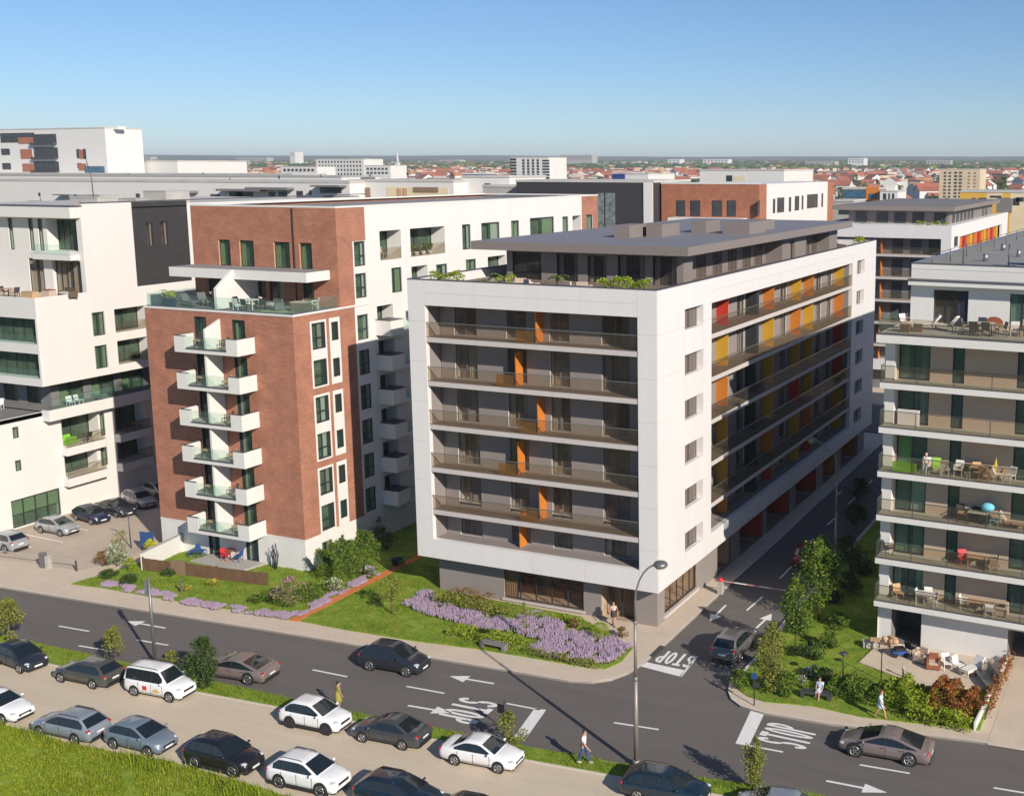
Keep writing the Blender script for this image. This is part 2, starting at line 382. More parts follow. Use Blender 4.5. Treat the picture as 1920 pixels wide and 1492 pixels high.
p = MB(); p.prism(list(reversed(kerbS))+[(-110,-45),(65,-45)], -.45, 0); p.build('parking_lane', 'gravel_lane', kind='structure')
k = MB(); ribbon(k, kerbN, .16, -.4, .012); ribbon(k, kerbE, .16, -.4, .012); k.build('kerb', 'kerb_stone', kind='structure')
verge2 = [(-110,-20.6),(-36,-18.75),(-31.2,-18.45),(-24,-18.0),(-16.7,-17.5),(-9.8,-17.05),(0,-16.95),(5,-16.55),(12,-16.0),(25,-15.0),(65,-12.4)]
k = MB(); ribbon(k, list(reversed(verge2)), .12, -.1, .035); k.build('kerb', 'kerb_stone', kind='structure')
vpoly = kerbS+list(reversed(verge2))
p = MB(); p.prism(vpoly, -.1, .05); p.build('verge', 'lawn', kind='structure')
field = [(-110,-26.2),(-30,-24.9),(-22.6,-24.95),(-19,-24.6),(-15.5,-24.2),(-12,-24.3),(-9.5,-24.35),(-4,-24.6),(20,-25),(20,-45),(-110,-45)]
p = MB(); p.prism(field, -.1, .04); p.build('field', 'field', kind='structure')
# parking court left of the brick house
p = MB(); p.prism([(-57.9,-7.5),(-44.5,-6.2),(-43.4,-2),(-43.4,60),(-57.9,60)], -.1, .004); p.build('parking_court', 'paving_lot', kind='structure')
gardenB = [(-42.6,-8.5),(-39.9,-8.15),(-34.5,-8.0),(-25.5,-7.45),(-23.5,-7.35),(-23.65,14),(-28.7,14),(-28.7,.3),(-40.5,.3),(-41.6,-2.5)]
gardenM = [(-22.7,-7.35),(-18.9,-7.3),(-13.6,-7.0),(-9.7,-6.5),(-6.3,-6.3),(-1.75,-6.15),(-.75,-5.9),(-.35,-4.6),(-.6,-2.5),(-3.4,-.9),(-6.2,.6),(-17.6,1.1),(-17.9,20),(-23,20)]
gardenE = [(6.85,50),(6.9,6.7),(7.15,.5),(7.05,-4.3),(7.5,-5.3),(8.3,-5.9),(9.4,-6.15),(12,-5.6),(15,-5.75),(21.0,-4.75),(21.15,5.2),(16.9,3),(12.9,3.6),(12.9,50)]
p = MB(); p.prism(gardenB, -.1, .05); lawnB = p.build('lawn', 'lawn', kind='structure')
p = MB(); p.prism(gardenM, -.1, .05); p.build('lawn', 'lawn', kind='structure')
p = MB(); p.prism(gardenE, -.1, .05); p.build('lawn', 'lawn', kind='structure')
p = MB(); p.prism([(-23.45,-7.5),(-22.75,-7.45),(-23.05,30),(-23.6,30)], -.1, .07); p.build('garden_path', 'path_orange', kind='structure')
p = MB(); p.prism([(12.93,.85),(13.3,3.65),(21.1,5.2),(21,.3),(16.96,-.8)], -.05, .125); p.build('patio', 'paving', kind='structure')
p = MB(); p.prism([(-38.4,-1.6),(-37.9,.23),(-32.6,.23),(-33.2,-1.9)], -.05, .17); p.build('patio', 'concrete', kind='structure')
p = MB(); p.prism([(21.6,-6.0),(40,-5.0),(40,9),(21.6,9)], -.05, .01); p.build('driveway', 'paving', kind='structure')

# ---- painted markings: thin sheets on the road
def zquad(pts, name='lane_dash'):
    m = MB(); m.prism([q[:2] for q in pts], ZR+.001, ZR+.006); return m.build(name, 'paint', road)
def dash(a, b, w=.13):
    A, B = G(*a, ZR), G(*b, ZR); d = (B-A).normalized(); n = Vector((-d.y,d.x,0))*w/2; zquad([A+n,A-n,B-n,B+n])
for a, b in [((110,1173),(167,1183)),((257,1199),(315,1209)),((148,1210),(213,1221)),((586,1255),(651,1268)),((762,1286),(833,1299)),((1151,1354),(1235,1367)),
             ((1400,1144),(1430,1118)),((1462,1084),(1484,1062)),((1612,1433),(1706,1449)),((1863,1476),(1935,1488)),((1399,1396),(1468,1409)),((1508,1020),(1527,1009)),
             ((1551,984),(1565,971)),((1570,927),(1577,921)),((1590,945),(1604,932)),((1624,912),(1636,899)),((950,1318),(1012,1330)),((1276,1268),(1307,1230))]: dash(a, b)
def arrow(a, b):
    A, B = G(*a, ZR), G(*b, ZR); d = (B-A).normalized(); n = Vector((-d.y,d.x,0)); H = B-d*1.15; m = MB()
    m.prism([q[:2] for q in (A+n*.075,A-n*.075,H-n*.075,H+n*.075)], ZR+.001, ZR+.006); m.prism([q[:2] for q in (H-n*.42,B,H+n*.42)], ZR+.001, ZR+.006); m.build('lane_arrow', 'paint', road)
for a, b in [((310,1177),(238,1164)),((926,1281),(843,1267)),((765,1322),(848,1336)),((1361,1134),(1331,1164)),((1418,1177),(1447,1150)),((1549,1463),(1663,1485))]: arrow(a, b)
zquad([G(*q,ZR) for q in ((1408,1331),(1435,1333),(1404,1398),(1379,1393))], 'stop_line'); zquad([G(*q,ZR) for q in ((1199,1248),(1208,1240),(1284,1256),(1276,1268))], 'stop_line')
zquad([G(*q,ZR) for q in ((1002,1328),(1024,1330),(983,1388),(961,1384))], 'stop_line')
def letters(origin, right, up, w, h, txt='STOP'):
    """painted word: condensed letters as flat shapes, w wide and h tall"""
    r_, u_ = Vector(right), Vector(up); lw = w/len(txt); t = .26
    sh = {'T': [(.05,.95,.86,1),(.34,.66,0,.86)],
          'P': [(.06,.38,0,1)], 'O': [], 'S': []}
    def arc(cx, cy, rx, ry, a0, a1, tx, ty, n=10):
        P = []
        for i in range(n+1): a = R(a0+(a1-a0)*i/n); P.append((cx+rx*math.cos(a), cy+ry*math.sin(a)))
        Q = []
        for i in range(n+1): a = R(a0+(a1-a0)*i/n); Q.append((cx+(rx-tx)*math.cos(a), cy+(ry-ty)*math.sin(a)))
        return [(P[i],P[i+1],Q[i+1],Q[i]) for i in range(n)]
    m = MB()
    for i, c in enumerate(txt):
        quads = [((a,z0),(b_,z0),(b_,z1),(a,z1)) for a,b_,z0,z1 in sh[c]]
        if c == 'O': quads += arc(.5,.5,.45,.5,0,360,.31,.15,24)
        if c == 'P': quads += arc(.4,.73,.52,.27,-90,90,.30,.13)+[((.36,.88),(.4,.88),(.4,1),(.36,1)),((.36,.46),(.4,.46),(.4,.58),(.36,.58))]
        if c == 'S': quads += arc(.5,.74,.44,.26,15,270,.30,.14,16)+arc(.5,.26,.44,.26,-165,90,.30,.14,16)
        for q in quads:
            pts = [Vector(origin)+r_*(lw*(i+.04+.92*x))+u_*(h*y) for x, y in q]; m.prism([p_[:2] for p_ in pts], ZR+.001, ZR+.006)
    m.build('stop_lettering', 'paint', road)
letters((13.05,-10.25,0), (0,1,0), (-1,.02,0), 2.3, 2.75)
letters((-6.75,-12.0,0), (.03,-1,0), (1,.03,0), 2.85, 2.5)
letters((3.55,-1.75,0), (-1,0,0), (.05,-1,0), 2.45, 1.75)

# ---- grass blades: nobody could count them
def inpoly(x, y, P):
    c = False; j = len(P)-1
    for i in range(len(P)):
        if (P[i][1] > y) != (P[j][1] > y) and x < (P[j][0]-P[i][0])*(y-P[i][1])/(P[j][1]-P[i][1])+P[i][0]: c = not c
        j = i
    return c
def scatter(P, n, box=None, seed=1):
    q = random.Random(seed); xs = [p_[0] for p_ in P]; ys = [p_[1] for p_ in P]
    x0,x1,y0,y1 = box or (min(xs),max(xs),min(ys),max(ys)); out = []
    for _ in range(n):
        x, y = q.uniform(x0,x1), q.uniform(y0,y1)
        if inpoly(x, y, P): out.append((x,y,q))
    return out
def grass(P, n, hmin, hmax, w, box, material, label, z=.05, seed=1):
    m = MB()
    for x, y, q in scatter(P, n, box, seed):
        if math.sin(x*1.9+2*math.sin(y*1.4))+math.sin(y*2.3+1.5*math.sin(x*1.2)) > 1.0+.9*q.random(): continue
        pa = math.sin(x*.9+1.3*math.sin(y*.7))*math.sin(y*1.3+.8*math.sin(x*1.1))
        a = q.uniform(0,6.283); h = q.uniform(hmin,hmax)*(1+.45*pa); d = q.uniform(.1,.7)*h; ww = w*q.uniform(.6,1.3)
        m.add([(x-ww*math.cos(a),y-ww*math.sin(a),z),(x+ww*math.cos(a),y+ww*math.sin(a),z),(x-d*math.sin(a),y+d*math.cos(a),z+h)], [(0,1,2)])
    o = m.build('grass', material); o['kind'] = 'stuff'; o['label'] = label; o['category'] = 'grass'; return o
grass(field, 90000, .05, .17, .02, (-32,-3,-31,-24), 'grass_blade', 'long yellow green grass of the field below the parked cars')
grass(field, 2200, .25, .55, .02, (-32,-6,-25.6,-24.2), 'grass_blade', 'tall dry grass stalks along the edge of the parking lane', seed=5)
grass(vpoly, 60000, .05, .14, .02, (-40,16,-19.5,-14), 'grass_fine', 'grass of the narrow verge between the road and the parking lane')
grass(gardenB, 34000, .05, .13, .02, (-43,-23,-8.6,3), 'grass_fine', 'grass of the garden in front of the brick building')
grass(gardenM, 42000, .05, .13, .02, (-23,-3,-7.6,5), 'grass_fine', 'grass of the lawn beside the orange path')
grass(gardenE, 42000, .04, .10, .018, (7,21,-6,12), 'grass_fine', 'mown grass in front of the white balcony building')

# bay lines of the parking court
for a, b in (((40,1000),(118,1016)),((104,980),(165,994)),((150,960),(205,974)),((200,943),(250,955)),((8,1013),(60,1026))):
    A, B = G(*a,.004), G(*b,.004); d = (B-A).normalized(); n = Vector((-d.y,d.x,0))*.06; m = MB(); m.prism([q_[:2] for q_ in (A+n,A-n,B-n,B+n)], .005, .009); m.build('bay_line', 'paint', kind='structure')
# ================================================================ MAIN BUILDING: white frame round grey balconies
main = thing('apartment_building', 'grey apartment building with big white frame and orange balcony screens on the street corner', 'building')
W, L, ZB, ZT = 18.52, 53.8, 2.79, 22.12
OX0, OX1, OZ0, OZ1 = -17.16, -1.33, 4.15, 20.43
SY0, SY1 = 8.77, 44.89
FF, FS = Face(0,0,0), Face(0,0,90)
def panels(F, u0, u1, z0, z1, nu, nz, parent=main, m='white_panel', name='facade_panel', g=.006, th=.03):
    du, dz = (u1-u0)/nu, (z1-z0)/nz; k = MB(); k.box(g,du-g,-th,0,g,dz-g); me = k.mesh(name, m)
    for i in range(nu):
        for j in range(nz): link(name, me, parent, F.P(u0+i*du, z0+j*dz), F.a)
side_holes = [(4.19,7.3,19.15-3*i,20.5-3*i,.35) for i in range(6)]+[(46.5,49.3,19.15-3*i,20.5-3*i,.35) for i in range(6)]
b = MB()
wall(b, FF, -W, 0, ZB, ZT, [(OX0,OX1,OZ0,OZ1,.35)], 0, 1)
sub = [(0,SY0),(SY1,L)]
for a_, c_ in sub: wall(b, FS, a_, c_, ZB, ZT, [h for h in side_holes if a_ <= h[0] < c_], 0, 1, 2)
wall(b, FS, SY0, SY1, ZB, ZT, [(SY0,SY1,OZ0,OZ1,.35)], 0, 1)
wall(b, Face(-W,L,270), 0, L, ZB, ZT, (), 1); wall(b, Face(0,L,180), 0, W, ZB, ZT, (), 1)
b.quad((-W,0,ZB),(-W,L,ZB),(0,L,ZB),(0,0,ZB),1)
b.build('wall', ['panel_joint','white_panel','grey_wall'], main)
panels(FF, -W, OX0, ZB, ZT, 1, 7); panels(FF, OX1, 0, ZB, ZT, 1, 7); panels(FF, OX0, OX1, OZ1, ZT, 4, 2); panels(FF, OX0, OX1, ZB, OZ0, 4, 1)
panels(FS, 0, 4.19, ZB, ZT, 1, 7); panels(FS, 7.3, SY0, ZB, ZT, 1, 7); panels(FS, SY1, 46.5, ZB, ZT, 1, 7); panels(FS, 49.3, L, ZB, ZT, 1, 7)
panels(FS, SY0, SY1, OZ1, ZT, 10, 2); panels(FS, SY0, SY1, ZB, OZ0, 10, 1)
for y0, y1 in ((4.19,7.3),(46.5,49.3)):
    zs = [ZB]+[v for i in range(5,-1,-1) for v in (19.15-3*i,20.5-3*i)]+[ZT]
    for i in range(0, len(zs), 2):
        if zs[i+1]-zs[i] > .1: panels(FS, y0, y1, zs[i], zs[i+1], 1, 1)
    for i in range(6): window(main, FS, y0+.08, y1-.5, 19.15-3*i, 20.5-3*i, .28, 2, 'frame_grey', 'pane_dark', ('curtain_grey','blind',.97))
# recesses: back walls, ceilings, side walls
D = 1.6
fb, sb = Face(0,D,0), Face(-D,0,90)
FZ = [17.95-3*i for i in range(5)]                    # undersides of the slabs
floors = [z+.32 for z in FZ]+[OZ0]                    # walking levels, top first
WX = [(-16.0,-14.2),(-11.85,-10.3),(-8.55,-7.05),(-4.7,-2.7)]
holes = []
for r_ in range(6):
    zf = floors[r_]
    for k_, (a, c) in enumerate(WX): holes.append((a, c, zf+.02, zf+2.4, .16))
b = MB(); wall(b, fb, OX0+.03, OX1-.03, OZ0, OZ1, holes, 0, 1, 2)
b.quad((OX0,.35,OZ0),(OX0,D,OZ0),(OX0,D,OZ1),(OX0,.35,OZ1),0); b.quad((OX1,D,OZ0),(OX1,.35,OZ0),(OX1,.35,OZ1),(OX1,D,OZ1),0)
b.quad((OX0,D,OZ1),(OX1,D,OZ1),(OX1,.35,OZ1),(OX0,.35,OZ1),0); b.quad((OX0,.35,OZ0),(OX1,.35,OZ0),(OX1,D,OZ0),(OX0,D,OZ0),0)
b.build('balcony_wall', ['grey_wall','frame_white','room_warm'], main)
cur = ['curtain_grey','curtain_brown','curtain_white','curtain_cream']
q = random.Random(3)
for r_ in range(6):
    zf = floors[r_]
    for k_, (a, c) in enumerate(WX):
        cu = (q.choice(cur), q.choice('lrb'), q.choice((.3,.45,.5,.6))) if q.random() < .72 else None
        window(main, fb, a, c, zf+.03, zf+2.38, .1, 2, 'frame_grey', 'pane_dark', cu, bar=.07)
sl_, rl = MB(), MB(); sl_.box(OX0+.01,OX1-.01,.02,D-.01,0,.32); sl_.box(OX0+.01,OX1-.01,.02,.14,.321,.36,1); sl_.quad((OX0+.01,.14,.323),(OX1-.01,.14,.323),(OX1-.01,D-.01,.323),(OX0+.01,D-.01,.323),2)
slm = sl_.mesh('balcony_slab', ['slab_edge','taupe','deck_brown'])
rl.box(OX0+.01,OX1-.01,.05,.065,.36,1.32); rlm = rl.mesh('glass_rail', 'rail_glass')
hr = MB(); hr.box(OX0+.01,OX1-.01,.03,.09,1.32,1.36); hrm = hr.mesh('handrail', 'steel')
for z in FZ:
    link('balcony_slab', slm, main, (0,0,z)); g_ = link('glass_rail', rlm, main, (0,0,z)); link('handrail', hrm, g_)
dv = MB(); dv.box(-.035,.035,-.85,0,0,2.25); dvm = dv.mesh('balcony_screen', 'orange')
ag = MB(); ag.box(-1.1,.25,0,.012,0,.8); agm = ag.mesh('reflection_panel', 'amber_reflection')  # added amber pane: the orange reflection on the rail as tinted colour
for r_ in range(6):
    x = -9.05 if r_ % 2 == 0 else -10.65
    link('balcony_screen', dvm, main, (x,D-.01,floors[r_]))
    if r_ < 5: link('reflection_panel', agm, main, (x,.075,floors[r_]+.06))
# side loggias: bays with doors, coloured screens standing out from the wall
bays = [10.2+i*(44.2-10.2)/10 for i in range(10)]
sh = []; q = random.Random(11)
for r_ in range(6):
    zf = floors[r_]
    for i, y in enumerate(bays): sh.append((y+.9, y+2.5, zf+.02, zf+2.4, .16))
b = MB(); wall(b, sb, SY0, SY1, OZ0, OZ1, sh, 0, 1, 2)
b.quad((-.35,SY0,OZ0),(-D,SY0,OZ0),(-D,SY0,OZ1),(-.35,SY0,OZ1),0); b.quad((-D,SY1,OZ0),(-.35,SY1,OZ0),(-.35,SY1,OZ1),(-D,SY1,OZ1),0)
b.quad((-D,SY0,OZ1),(-D,SY1,OZ1),(-.35,SY1,OZ1),(-.35,SY0,OZ1),0); b.quad((-.35,SY0,OZ0),(-.35,SY1,OZ0),(-D,SY1,OZ0),(-D,SY0,OZ0),0)
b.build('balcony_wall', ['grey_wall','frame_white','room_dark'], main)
for r_ in range(6):
    zf = floors[r_]
    for i, y in enumerate(bays):
        window(main, sb, y+.9, y+2.5, zf+.03, zf+2.38, .1, 2, 'frame_grey', 'pane_dark', (q.choice(cur),'b',.5) if q.random() < .5 else None, bar=.07)
sl_ = MB(); sl_.box(-D+.01,-.02,SY0+.01,SY1-.01,0,.32); sl_.quad((-D+.01,SY0+.01,.323),(-.02,SY0+.01,.323),(-.02,SY1-.01,.323),(-D+.01,SY1-.01,.323),1); slm = sl_.mesh('balcony_slab', ['slab_edge','deck_brown'])
rl = MB(); rl.box(-.065,-.05,SY0+.01,SY1-.01,.33,1.32); rlm = rl.mesh('glass_rail', 'rail_glass'); hr = MB(); hr.box(-.09,-.03,SY0+.01,SY1-.01,1.32,1.36); hrm = hr.mesh('handrail', 'steel')
for z in FZ: link('balcony_slab', slm, main, (0,0,z)); g_ = link('glass_rail', rlm, main, (0,0,z)); link('handrail', hrm, g_)
pat = [['red',None,'orange','amber','orange','amber'],['amber',None,'amber','orange','amber','orange'],['orange',None,'amber','amber','amber','red'],
       ['amber',None,'amber','red','amber','red'],['amber',None,'orange','amber','orange','amber'],['orange',None,'red','amber','red','amber']]
SP = [13.7,20.0,23.8,30.8,34.5,44.2]
scr = {}
for c in ('red','orange','amber'):
    k = MB(); k.box(0,.9,-.035,.035,0,2.3); scr[c] = k.mesh('balcony_screen', c)
dk = MB(); dk.box(0,.9,-.3,.3,0,2.3); scr[None] = dk.mesh('dark_upright', 'frame_dark')  # plain dark upright box against the back wall
for r_ in range(6):
    for i, y in enumerate(SP):
        c = pat[r_][i]; link('dark_upright' if c is None else 'balcony_screen', scr[c], main, (-D+.01,y,floors[r_]))
# inner roof terrace, parapet and penthouse
b = MB(); b.box(-W+.3,-.3,.3,L-.3,20.6,21.5); b.build('terrace_floor', 'deck_brown', main)
b = MB()
for x0,x1,y0,y1 in ((-W,0,-.03,.28),(-W,0,L-.28,L),(-W-.02,-W+.28,.28,L-.28),(-.28,.03,.28,L-.28)): b.box(x0,x1,y0,y1,ZT,ZT+.07)
b.build('parapet_cap', 'cap_dark', main)
b = MB()
for x0,x1,y0,y1 in ((-W+.01,-.01,.0,.27),(-W+.01,-.01,L-.27,L),(-W+.01,-W+.27,.27,L-.27),(-.27,-.01,.27,L-.27)): b.box(x0,x1,y0+.005,y1,20.5,ZT)
b.build('parapet', 'white_panel', main)
PX0,PX1,PY0,PY1 = -16.1,-2.0,8.6,46.3
pf, ps = Face(0,PY0,0), Face(PX1,0,90)
b = MB()
ph = [(-15.6,-13.2,21.02,23.5,.2),(-11.9,-10.2,21.02,23.5,.2),(-9.4,-7.9,21.02,23.4,.2),(-7.0,-4.9,21.02,23.5,.2),(-4.3,-2.5,21.02,23.5,.2)]
wall(b, pf, PX0, PX1, 21, 23.7, ph, 0, 1, 2)
psh = [(10.2,29.6,21.0,23.45,1.5),(31.6,33.0,21.0,23.3,.3),(36.3,43.6,21.0,23.4,1.2)]
wall(b, ps, PY0, PY1, 21, 23.7, psh, 0, 0, 0)
wall(b, Face(PX0,PY1,270), 0, PY1-PY0, 21, 23.7, (), 0); wall(b, Face(PX1,PY1,180), 0, PX1-PX0, 21, 23.7, (), 0)
b.build('penthouse_wall', ['taupe','frame_dark','room_dark'], main)
for h in ph: window(main, pf, h[0], h[1], h[2], h[3], .12, 2, 'frame_dark', 'pane_dark', ('curtain_grey','b',.5) if h[0] > -12 else None)
pr = Face(PX1-1.5,0,90)
for i, y in enumerate((11.2,14.4,17.6,20.8,24.0,26.8)): window(main, pr, y, y+1.7, 21.05, 23.3, -.06, 2, 'frame_grey', 'pane_dark', ('curtain_grey' if i%2 else 'curtain_white','b',.6))
window(main, ps, 31.65, 32.95, 21.02, 23.25, .2, 1, 'frame_grey', 'pane_dark', ('curtain_grey','b',.5))
pr = Face(PX1-1.2,0,90)
for y in (37.0,39.3,41.6): window(main, pr, y, y+1.6, 21.05, 23.3, -.06, 2, 'frame_grey', 'pane_dark', ('curtain_white','l',.4))
b = MB(); b.box(-18.05,-.95,6.95,47.9,23.7,24.3); b.box(-17.8,-1.2,7.2,47.6,24.3,24.305,1); b.build('penthouse_roof', ['taupe','taupe_roof'], main)
for x0,x1,y0,y1,h in ((-10.3,-9.0,14.5,17.6,.95),(-8.6,-7.3,16.6,20.0,.95),(-7.6,-6.3,23.0,26.0,.95),(-4.7,-2.4,22.6,26.4,.95),(-5.2,-3.4,29.0,31.5,.8)):
    k = MB(); k.box(x0,x1,y0,y1,24.3,24.3+h); k.build('roof_vent', 'taupe', main)
# ground floor under the frame
GX0,GX1,GY = -17.6,-.62,1.15
gf, gs = Face(0,GY,0), Face(GX1,0,90)
b = MB()
gh = [(-12.25,-6.05,.25,2.62,2.6),(-4.7,-2.3,.03,2.6,1.9)]
wall(b, gf, GX0, GX1, -.1, ZB, gh, 0, 2, 2)
gsh = [(2.3,7.7,.45,2.65,2.4),(11.6,14.2,.02,2.7,6),(16.2,21.4,.02,2.7,6),(22.4,28.2,.02,2.7,6),(30.0,36.0,.02,2.7,6),(38.2,42.2,.02,2.7,6),(44.4,50.5,.02,2.7,6)]
wall(b, gs, GY, 8, -.1, ZB, gsh[:1], 0, 2, 2); wall(b, gs, 8, L-.5, -.1, ZB, gsh[1:], 0, 3, 3)
wall(b, Face(GX0,L-.5,270), 0, L-.5-GY, -.1, ZB, (), 0)
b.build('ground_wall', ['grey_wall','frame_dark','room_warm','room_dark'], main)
wn = window(main, gf, -12.25, -6.05, .25, 2.62, .1, 5, 'frame_dark', 'pane_shop', ('curtain_brown','l',.16), bar=.08)
window(main, gf, -4.4, -2.5, .04, 2.55, .6, 2, 'frame_dark', 'pane_shop', ('curtain_brown','r',.4), bar=.08)
window(main, gs, 2.3, 7.7, .45, 2.65, .1, 5, 'frame_dark', 'pane_shop', None, bar=.08)
k = MB(); k.box(-12.4,-5.95,GY-.12,GY-.002,.1,.22); k.build('window_ledge', 'slab_edge', main)
k = MB(); k.box(GX1+.002,GX1+.15,2.1,7.9,.2,.4); k.build('window_ledge', 'slab_edge', main)
for (y0,y1,_,_,_), c in zip(gsh[1:], ('wood_tan','red','red','red','orange','orange')):
    k = MB(); k.box(GX1-2.3,GX1-2.2,y0+.02,y1-.02,.05,2.68); k.box(GX1-2.19,GX1-.1,y1-.09,y1-.02,.05,2.68); k.build('carport_wall', c, main)
    k = MB(); k.box(GX1-2.19,GX1-.03,y0+.03,y1-.1,.022,.03); k.build('carport_floor', 'deck_brown', main)
    for yy in (y0+1.2, y1-1.2): k = MB(); k.box(GX1-2.1,GX1-.3,yy-.05,yy+.05,.031,.036); k.build('bay_line', 'paint', main)
# shop fittings seen through the glass
for x, w_ in ((-11.2,1.0),(-9.0,1.4),(-7.2,.9)): k = MB(); k.box(x-w_/2,x+w_/2,GY+1.3,GY+1.9,.26,.75); k.box(x-w_/2,x+w_/2,GY+1.75,GY+1.9,.751,1.2); k.build('shop_seat', 'wood_red', main)
for y in (3.2,5.0,6.6): k = MB(); k.box(GX1-1.6,GX1-1.0,y-.35,y+.35,1.05,1.12); k.tube([(GX1-1.3,y,.46),(GX1-1.3,y,1.05)],.05,6); k.build('shop_table', 'wood_tan', main)
# ================================================================ BRICK BUILDING
BX, BY = -28.8, .23
brk = thing('apartment_building', 'red brick apartment building with white tray balconies and a long white wing behind', 'building', (BX,BY,0))
def at(F): return Face(F.o.x-BX, F.o.y-BY, math.degrees(F.a))
bf, bs = at(Face(0,BY,0)), at(Face(BX,0,90))          # u = world x / world y in both
BZ = [2.36+2.76*i for i in range(6)]                  # undersides of the balconies, lowest first
BL = -43.2
b = MB(); fh = []
for z in BZ:
    fh += [(-38.2,-37.05,z+.3,z+2.42,.3), (-34.5,-33.3,z+.3,z+2.36,.3)]
wall(b, bf, BL, BX, 2.42, 19.0, fh, 0, 1, 2)
gh = [(-38.3,-37.2,.05,2.25,.3), (-34.55,-33.35,.05,2.25,.3)]
wall(b, bf, BL, BX, -.1, 2.42, gh, 3, 1, 2)
# right side: brick with white window columns, then the white wing
rows = [16.35,13.6,10.84,8.08,5.32,2.56]
colA, colB, colC = (2.1,3.5), (4.2,4.95), (7.2,8.5)
sh = []
for i, z in enumerate(rows):
    sh += [(*colA,z,z+1.95,.22)]
    if i != 5 or True: sh += [(*colB,z+.4,z+1.8,.22)]
    sh += [(*colC,z,z+1.95,.22)]
wall(b, bs, BY, 6.95, 2.42, 19.0, [h for h in sh if h[0] < 6], 0, 1, 2)
wall(b, bs, 6.95, 8.75, 2.42, 19.0, [h for h in sh if h[0] > 6], 3, 3, 2)
wall(b, bs, BY, 8.75, -.1, 2.42, [(2.0,3.15,.1,1.7,.25),(4.1,4.5,.7,1.65,.25)], 3, 3, 2)
b.build('wall', ['brick','frame_dark','room_green','white_render'], brk)
b = MB()
for i, z in enumerate(rows):                           # white surrounds and bands joining pairs of storeys
    pass
for k_ in range(3):
    zt, zb_ = rows[2*k_]+2.12, rows[2*k_+1]-.12
    for (a, c), e in ((colA,.16),(colB,.2)):
        zz = [(rows[2*k_], rows[2*k_]+1.95), (rows[2*k_+1], rows[2*k_+1]+1.95)] if (a,c) == colA else [(rows[2*k_]+.4, rows[2*k_]+1.8), (rows[2*k_+1]+.4, rows[2*k_+1]+1.8)]
        k = MB(); wall(k, bs, a-e, c+e, zb_, zt, [(a,c,z0,z1,0) for z0, z1 in zz], 0, 0, None, -.03)
        for (u0,u1) in ((a-e,a-e),(c+e,c+e)):
            k.quad(bs.P(u0,zb_,-.03),bs.P(u0,zb_,.01),bs.P(u0,zt,.01),bs.P(u0,zt,-.03))
        k.quad(bs.P(a-e,zt,-.03),bs.P(c+e,zt,-.03),bs.P(c+e,zt,.01),bs.P(a-e,zt,.01)); k.build('window_surround', 'white_render', brk)
q = random.Random(5)
for z0 in (19,): pass
for i, z in enumerate(rows):
    for c_ in (colA, colC): window(brk, bs, c_[0], c_[1], z, z+1.95, .12, 1, 'frame_dark', 'pane_green', (q.choice(['curtain_white','curtain_green','curtain_grey']),q.choice('lrb'),q.choice((.4,.6))) if q.random() < .7 else None, transom=.42, bar=.07)
    window(brk, bs, colB[0], colB[1], z+.4, z+1.8, .12, 1, 'frame_dark', 'pane_green', None, bar=.07)
window(brk, bs, 2.0, 3.15, .1, 1.7, .12, 2, 'frame_dark', 'pane_green', ('curtain_cream','r',.4))
window(brk, bs, 4.1, 4.5, .7, 1.65, .12, 1, 'frame_dark', 'pane_green')
for z in BZ:
    window(brk, bf, -38.2, -37.05, z+.32, z+2.4, .15, 2, 'frame_dark', 'pane_green', ('curtain_green','r',.45), bar=.06)
    window(brk, bf, -34.5, -33.3, z+.32, z+2.34, .15, 1, 'frame_dark', 'pane_green', (q.choice(['curtain_green','curtain_grey']),'b',.5), bar=.07)
for h in gh: window(brk, bf, h[0], h[1], .08, 2.22, .15, 2, 'frame_dark', 'pane_green', ('curtain_white','l',.35), bar=.07)
# tray balconies
X0, X1, Y0 = -38.5-BX, -32.45-BX, -1.5-BY
X2, X3 = -37.4-BX, -33.5-BX
k = MB()
k.box(X0,X1,Y0,-.005,0,.25); k.box(X0,X2,Y0,Y0+.14,.25,1.2); k.box(X3,X1,Y0,Y0+.14,.25,1.2); k.box(X0,X0+.14,Y0+.14,-.005,.25,1.2); k.box(X1-.14,X1,Y0+.14,-.005,.25,1.2)
tray = k.mesh('balcony', 'white_render')
k = MB(); e = .012
k.box(X0-e,X2,Y0-e,Y0+.15,1.2,1.235); k.box(X3,X1+e,Y0-e,Y0+.15,1.2,1.235); k.box(X0-e,X0+.15,Y0+.15,-.006,1.2,1.235); k.box(X1-.15,X1+e,Y0+.15,-.006,1.2,1.235); k.box(X2,X3,Y0-e,Y0+.1,.25,.36)
capm = k.mesh('balcony_cap', 'cap_dark')
k = MB(); k.box(X2,X3,Y0+.04,Y0+.055,.36,1.2); glm = k.mesh('glass_rail', 'rail_green')
k = MB(); k.quad((X0+.14,Y0+.14,.254),(X1-.14,Y0+.14,.254),(X1-.14,-.005,.254),(X0+.14,-.005,.254)); flm = k.mesh('balcony_floor', 'concrete')
FX = -35.75-BX
k = MB(); k.box(FX-.09,FX+.09,Y0+.2,-.005,.26,2.74); finm = k.mesh('party_wall', 'white_render')
k = MB(); P = [(Y0+.25,.26),(Y0+.25,1.75),(-.005,2.35),(-.005,.26)]; k.add([(FX-.09,a,c) for a,c in P]+[(FX+.09,a,c) for a,c in P], ((0,1,2,3),(7,6,5,4),(0,4,5,1),(1,5,6,2),(2,6,7,3),(3,7,4,0))); fint = k.mesh('party_wall', 'white_render')
for i, z in enumerate(BZ):
    o = link('balcony', tray, brk, (0,0,z)); link('balcony_cap', capm, o); link('glass_rail', glm, o); link('balcony_floor', flm, o)
    link('party_wall', fint if i == 5 else finm, brk, (0,0,z))
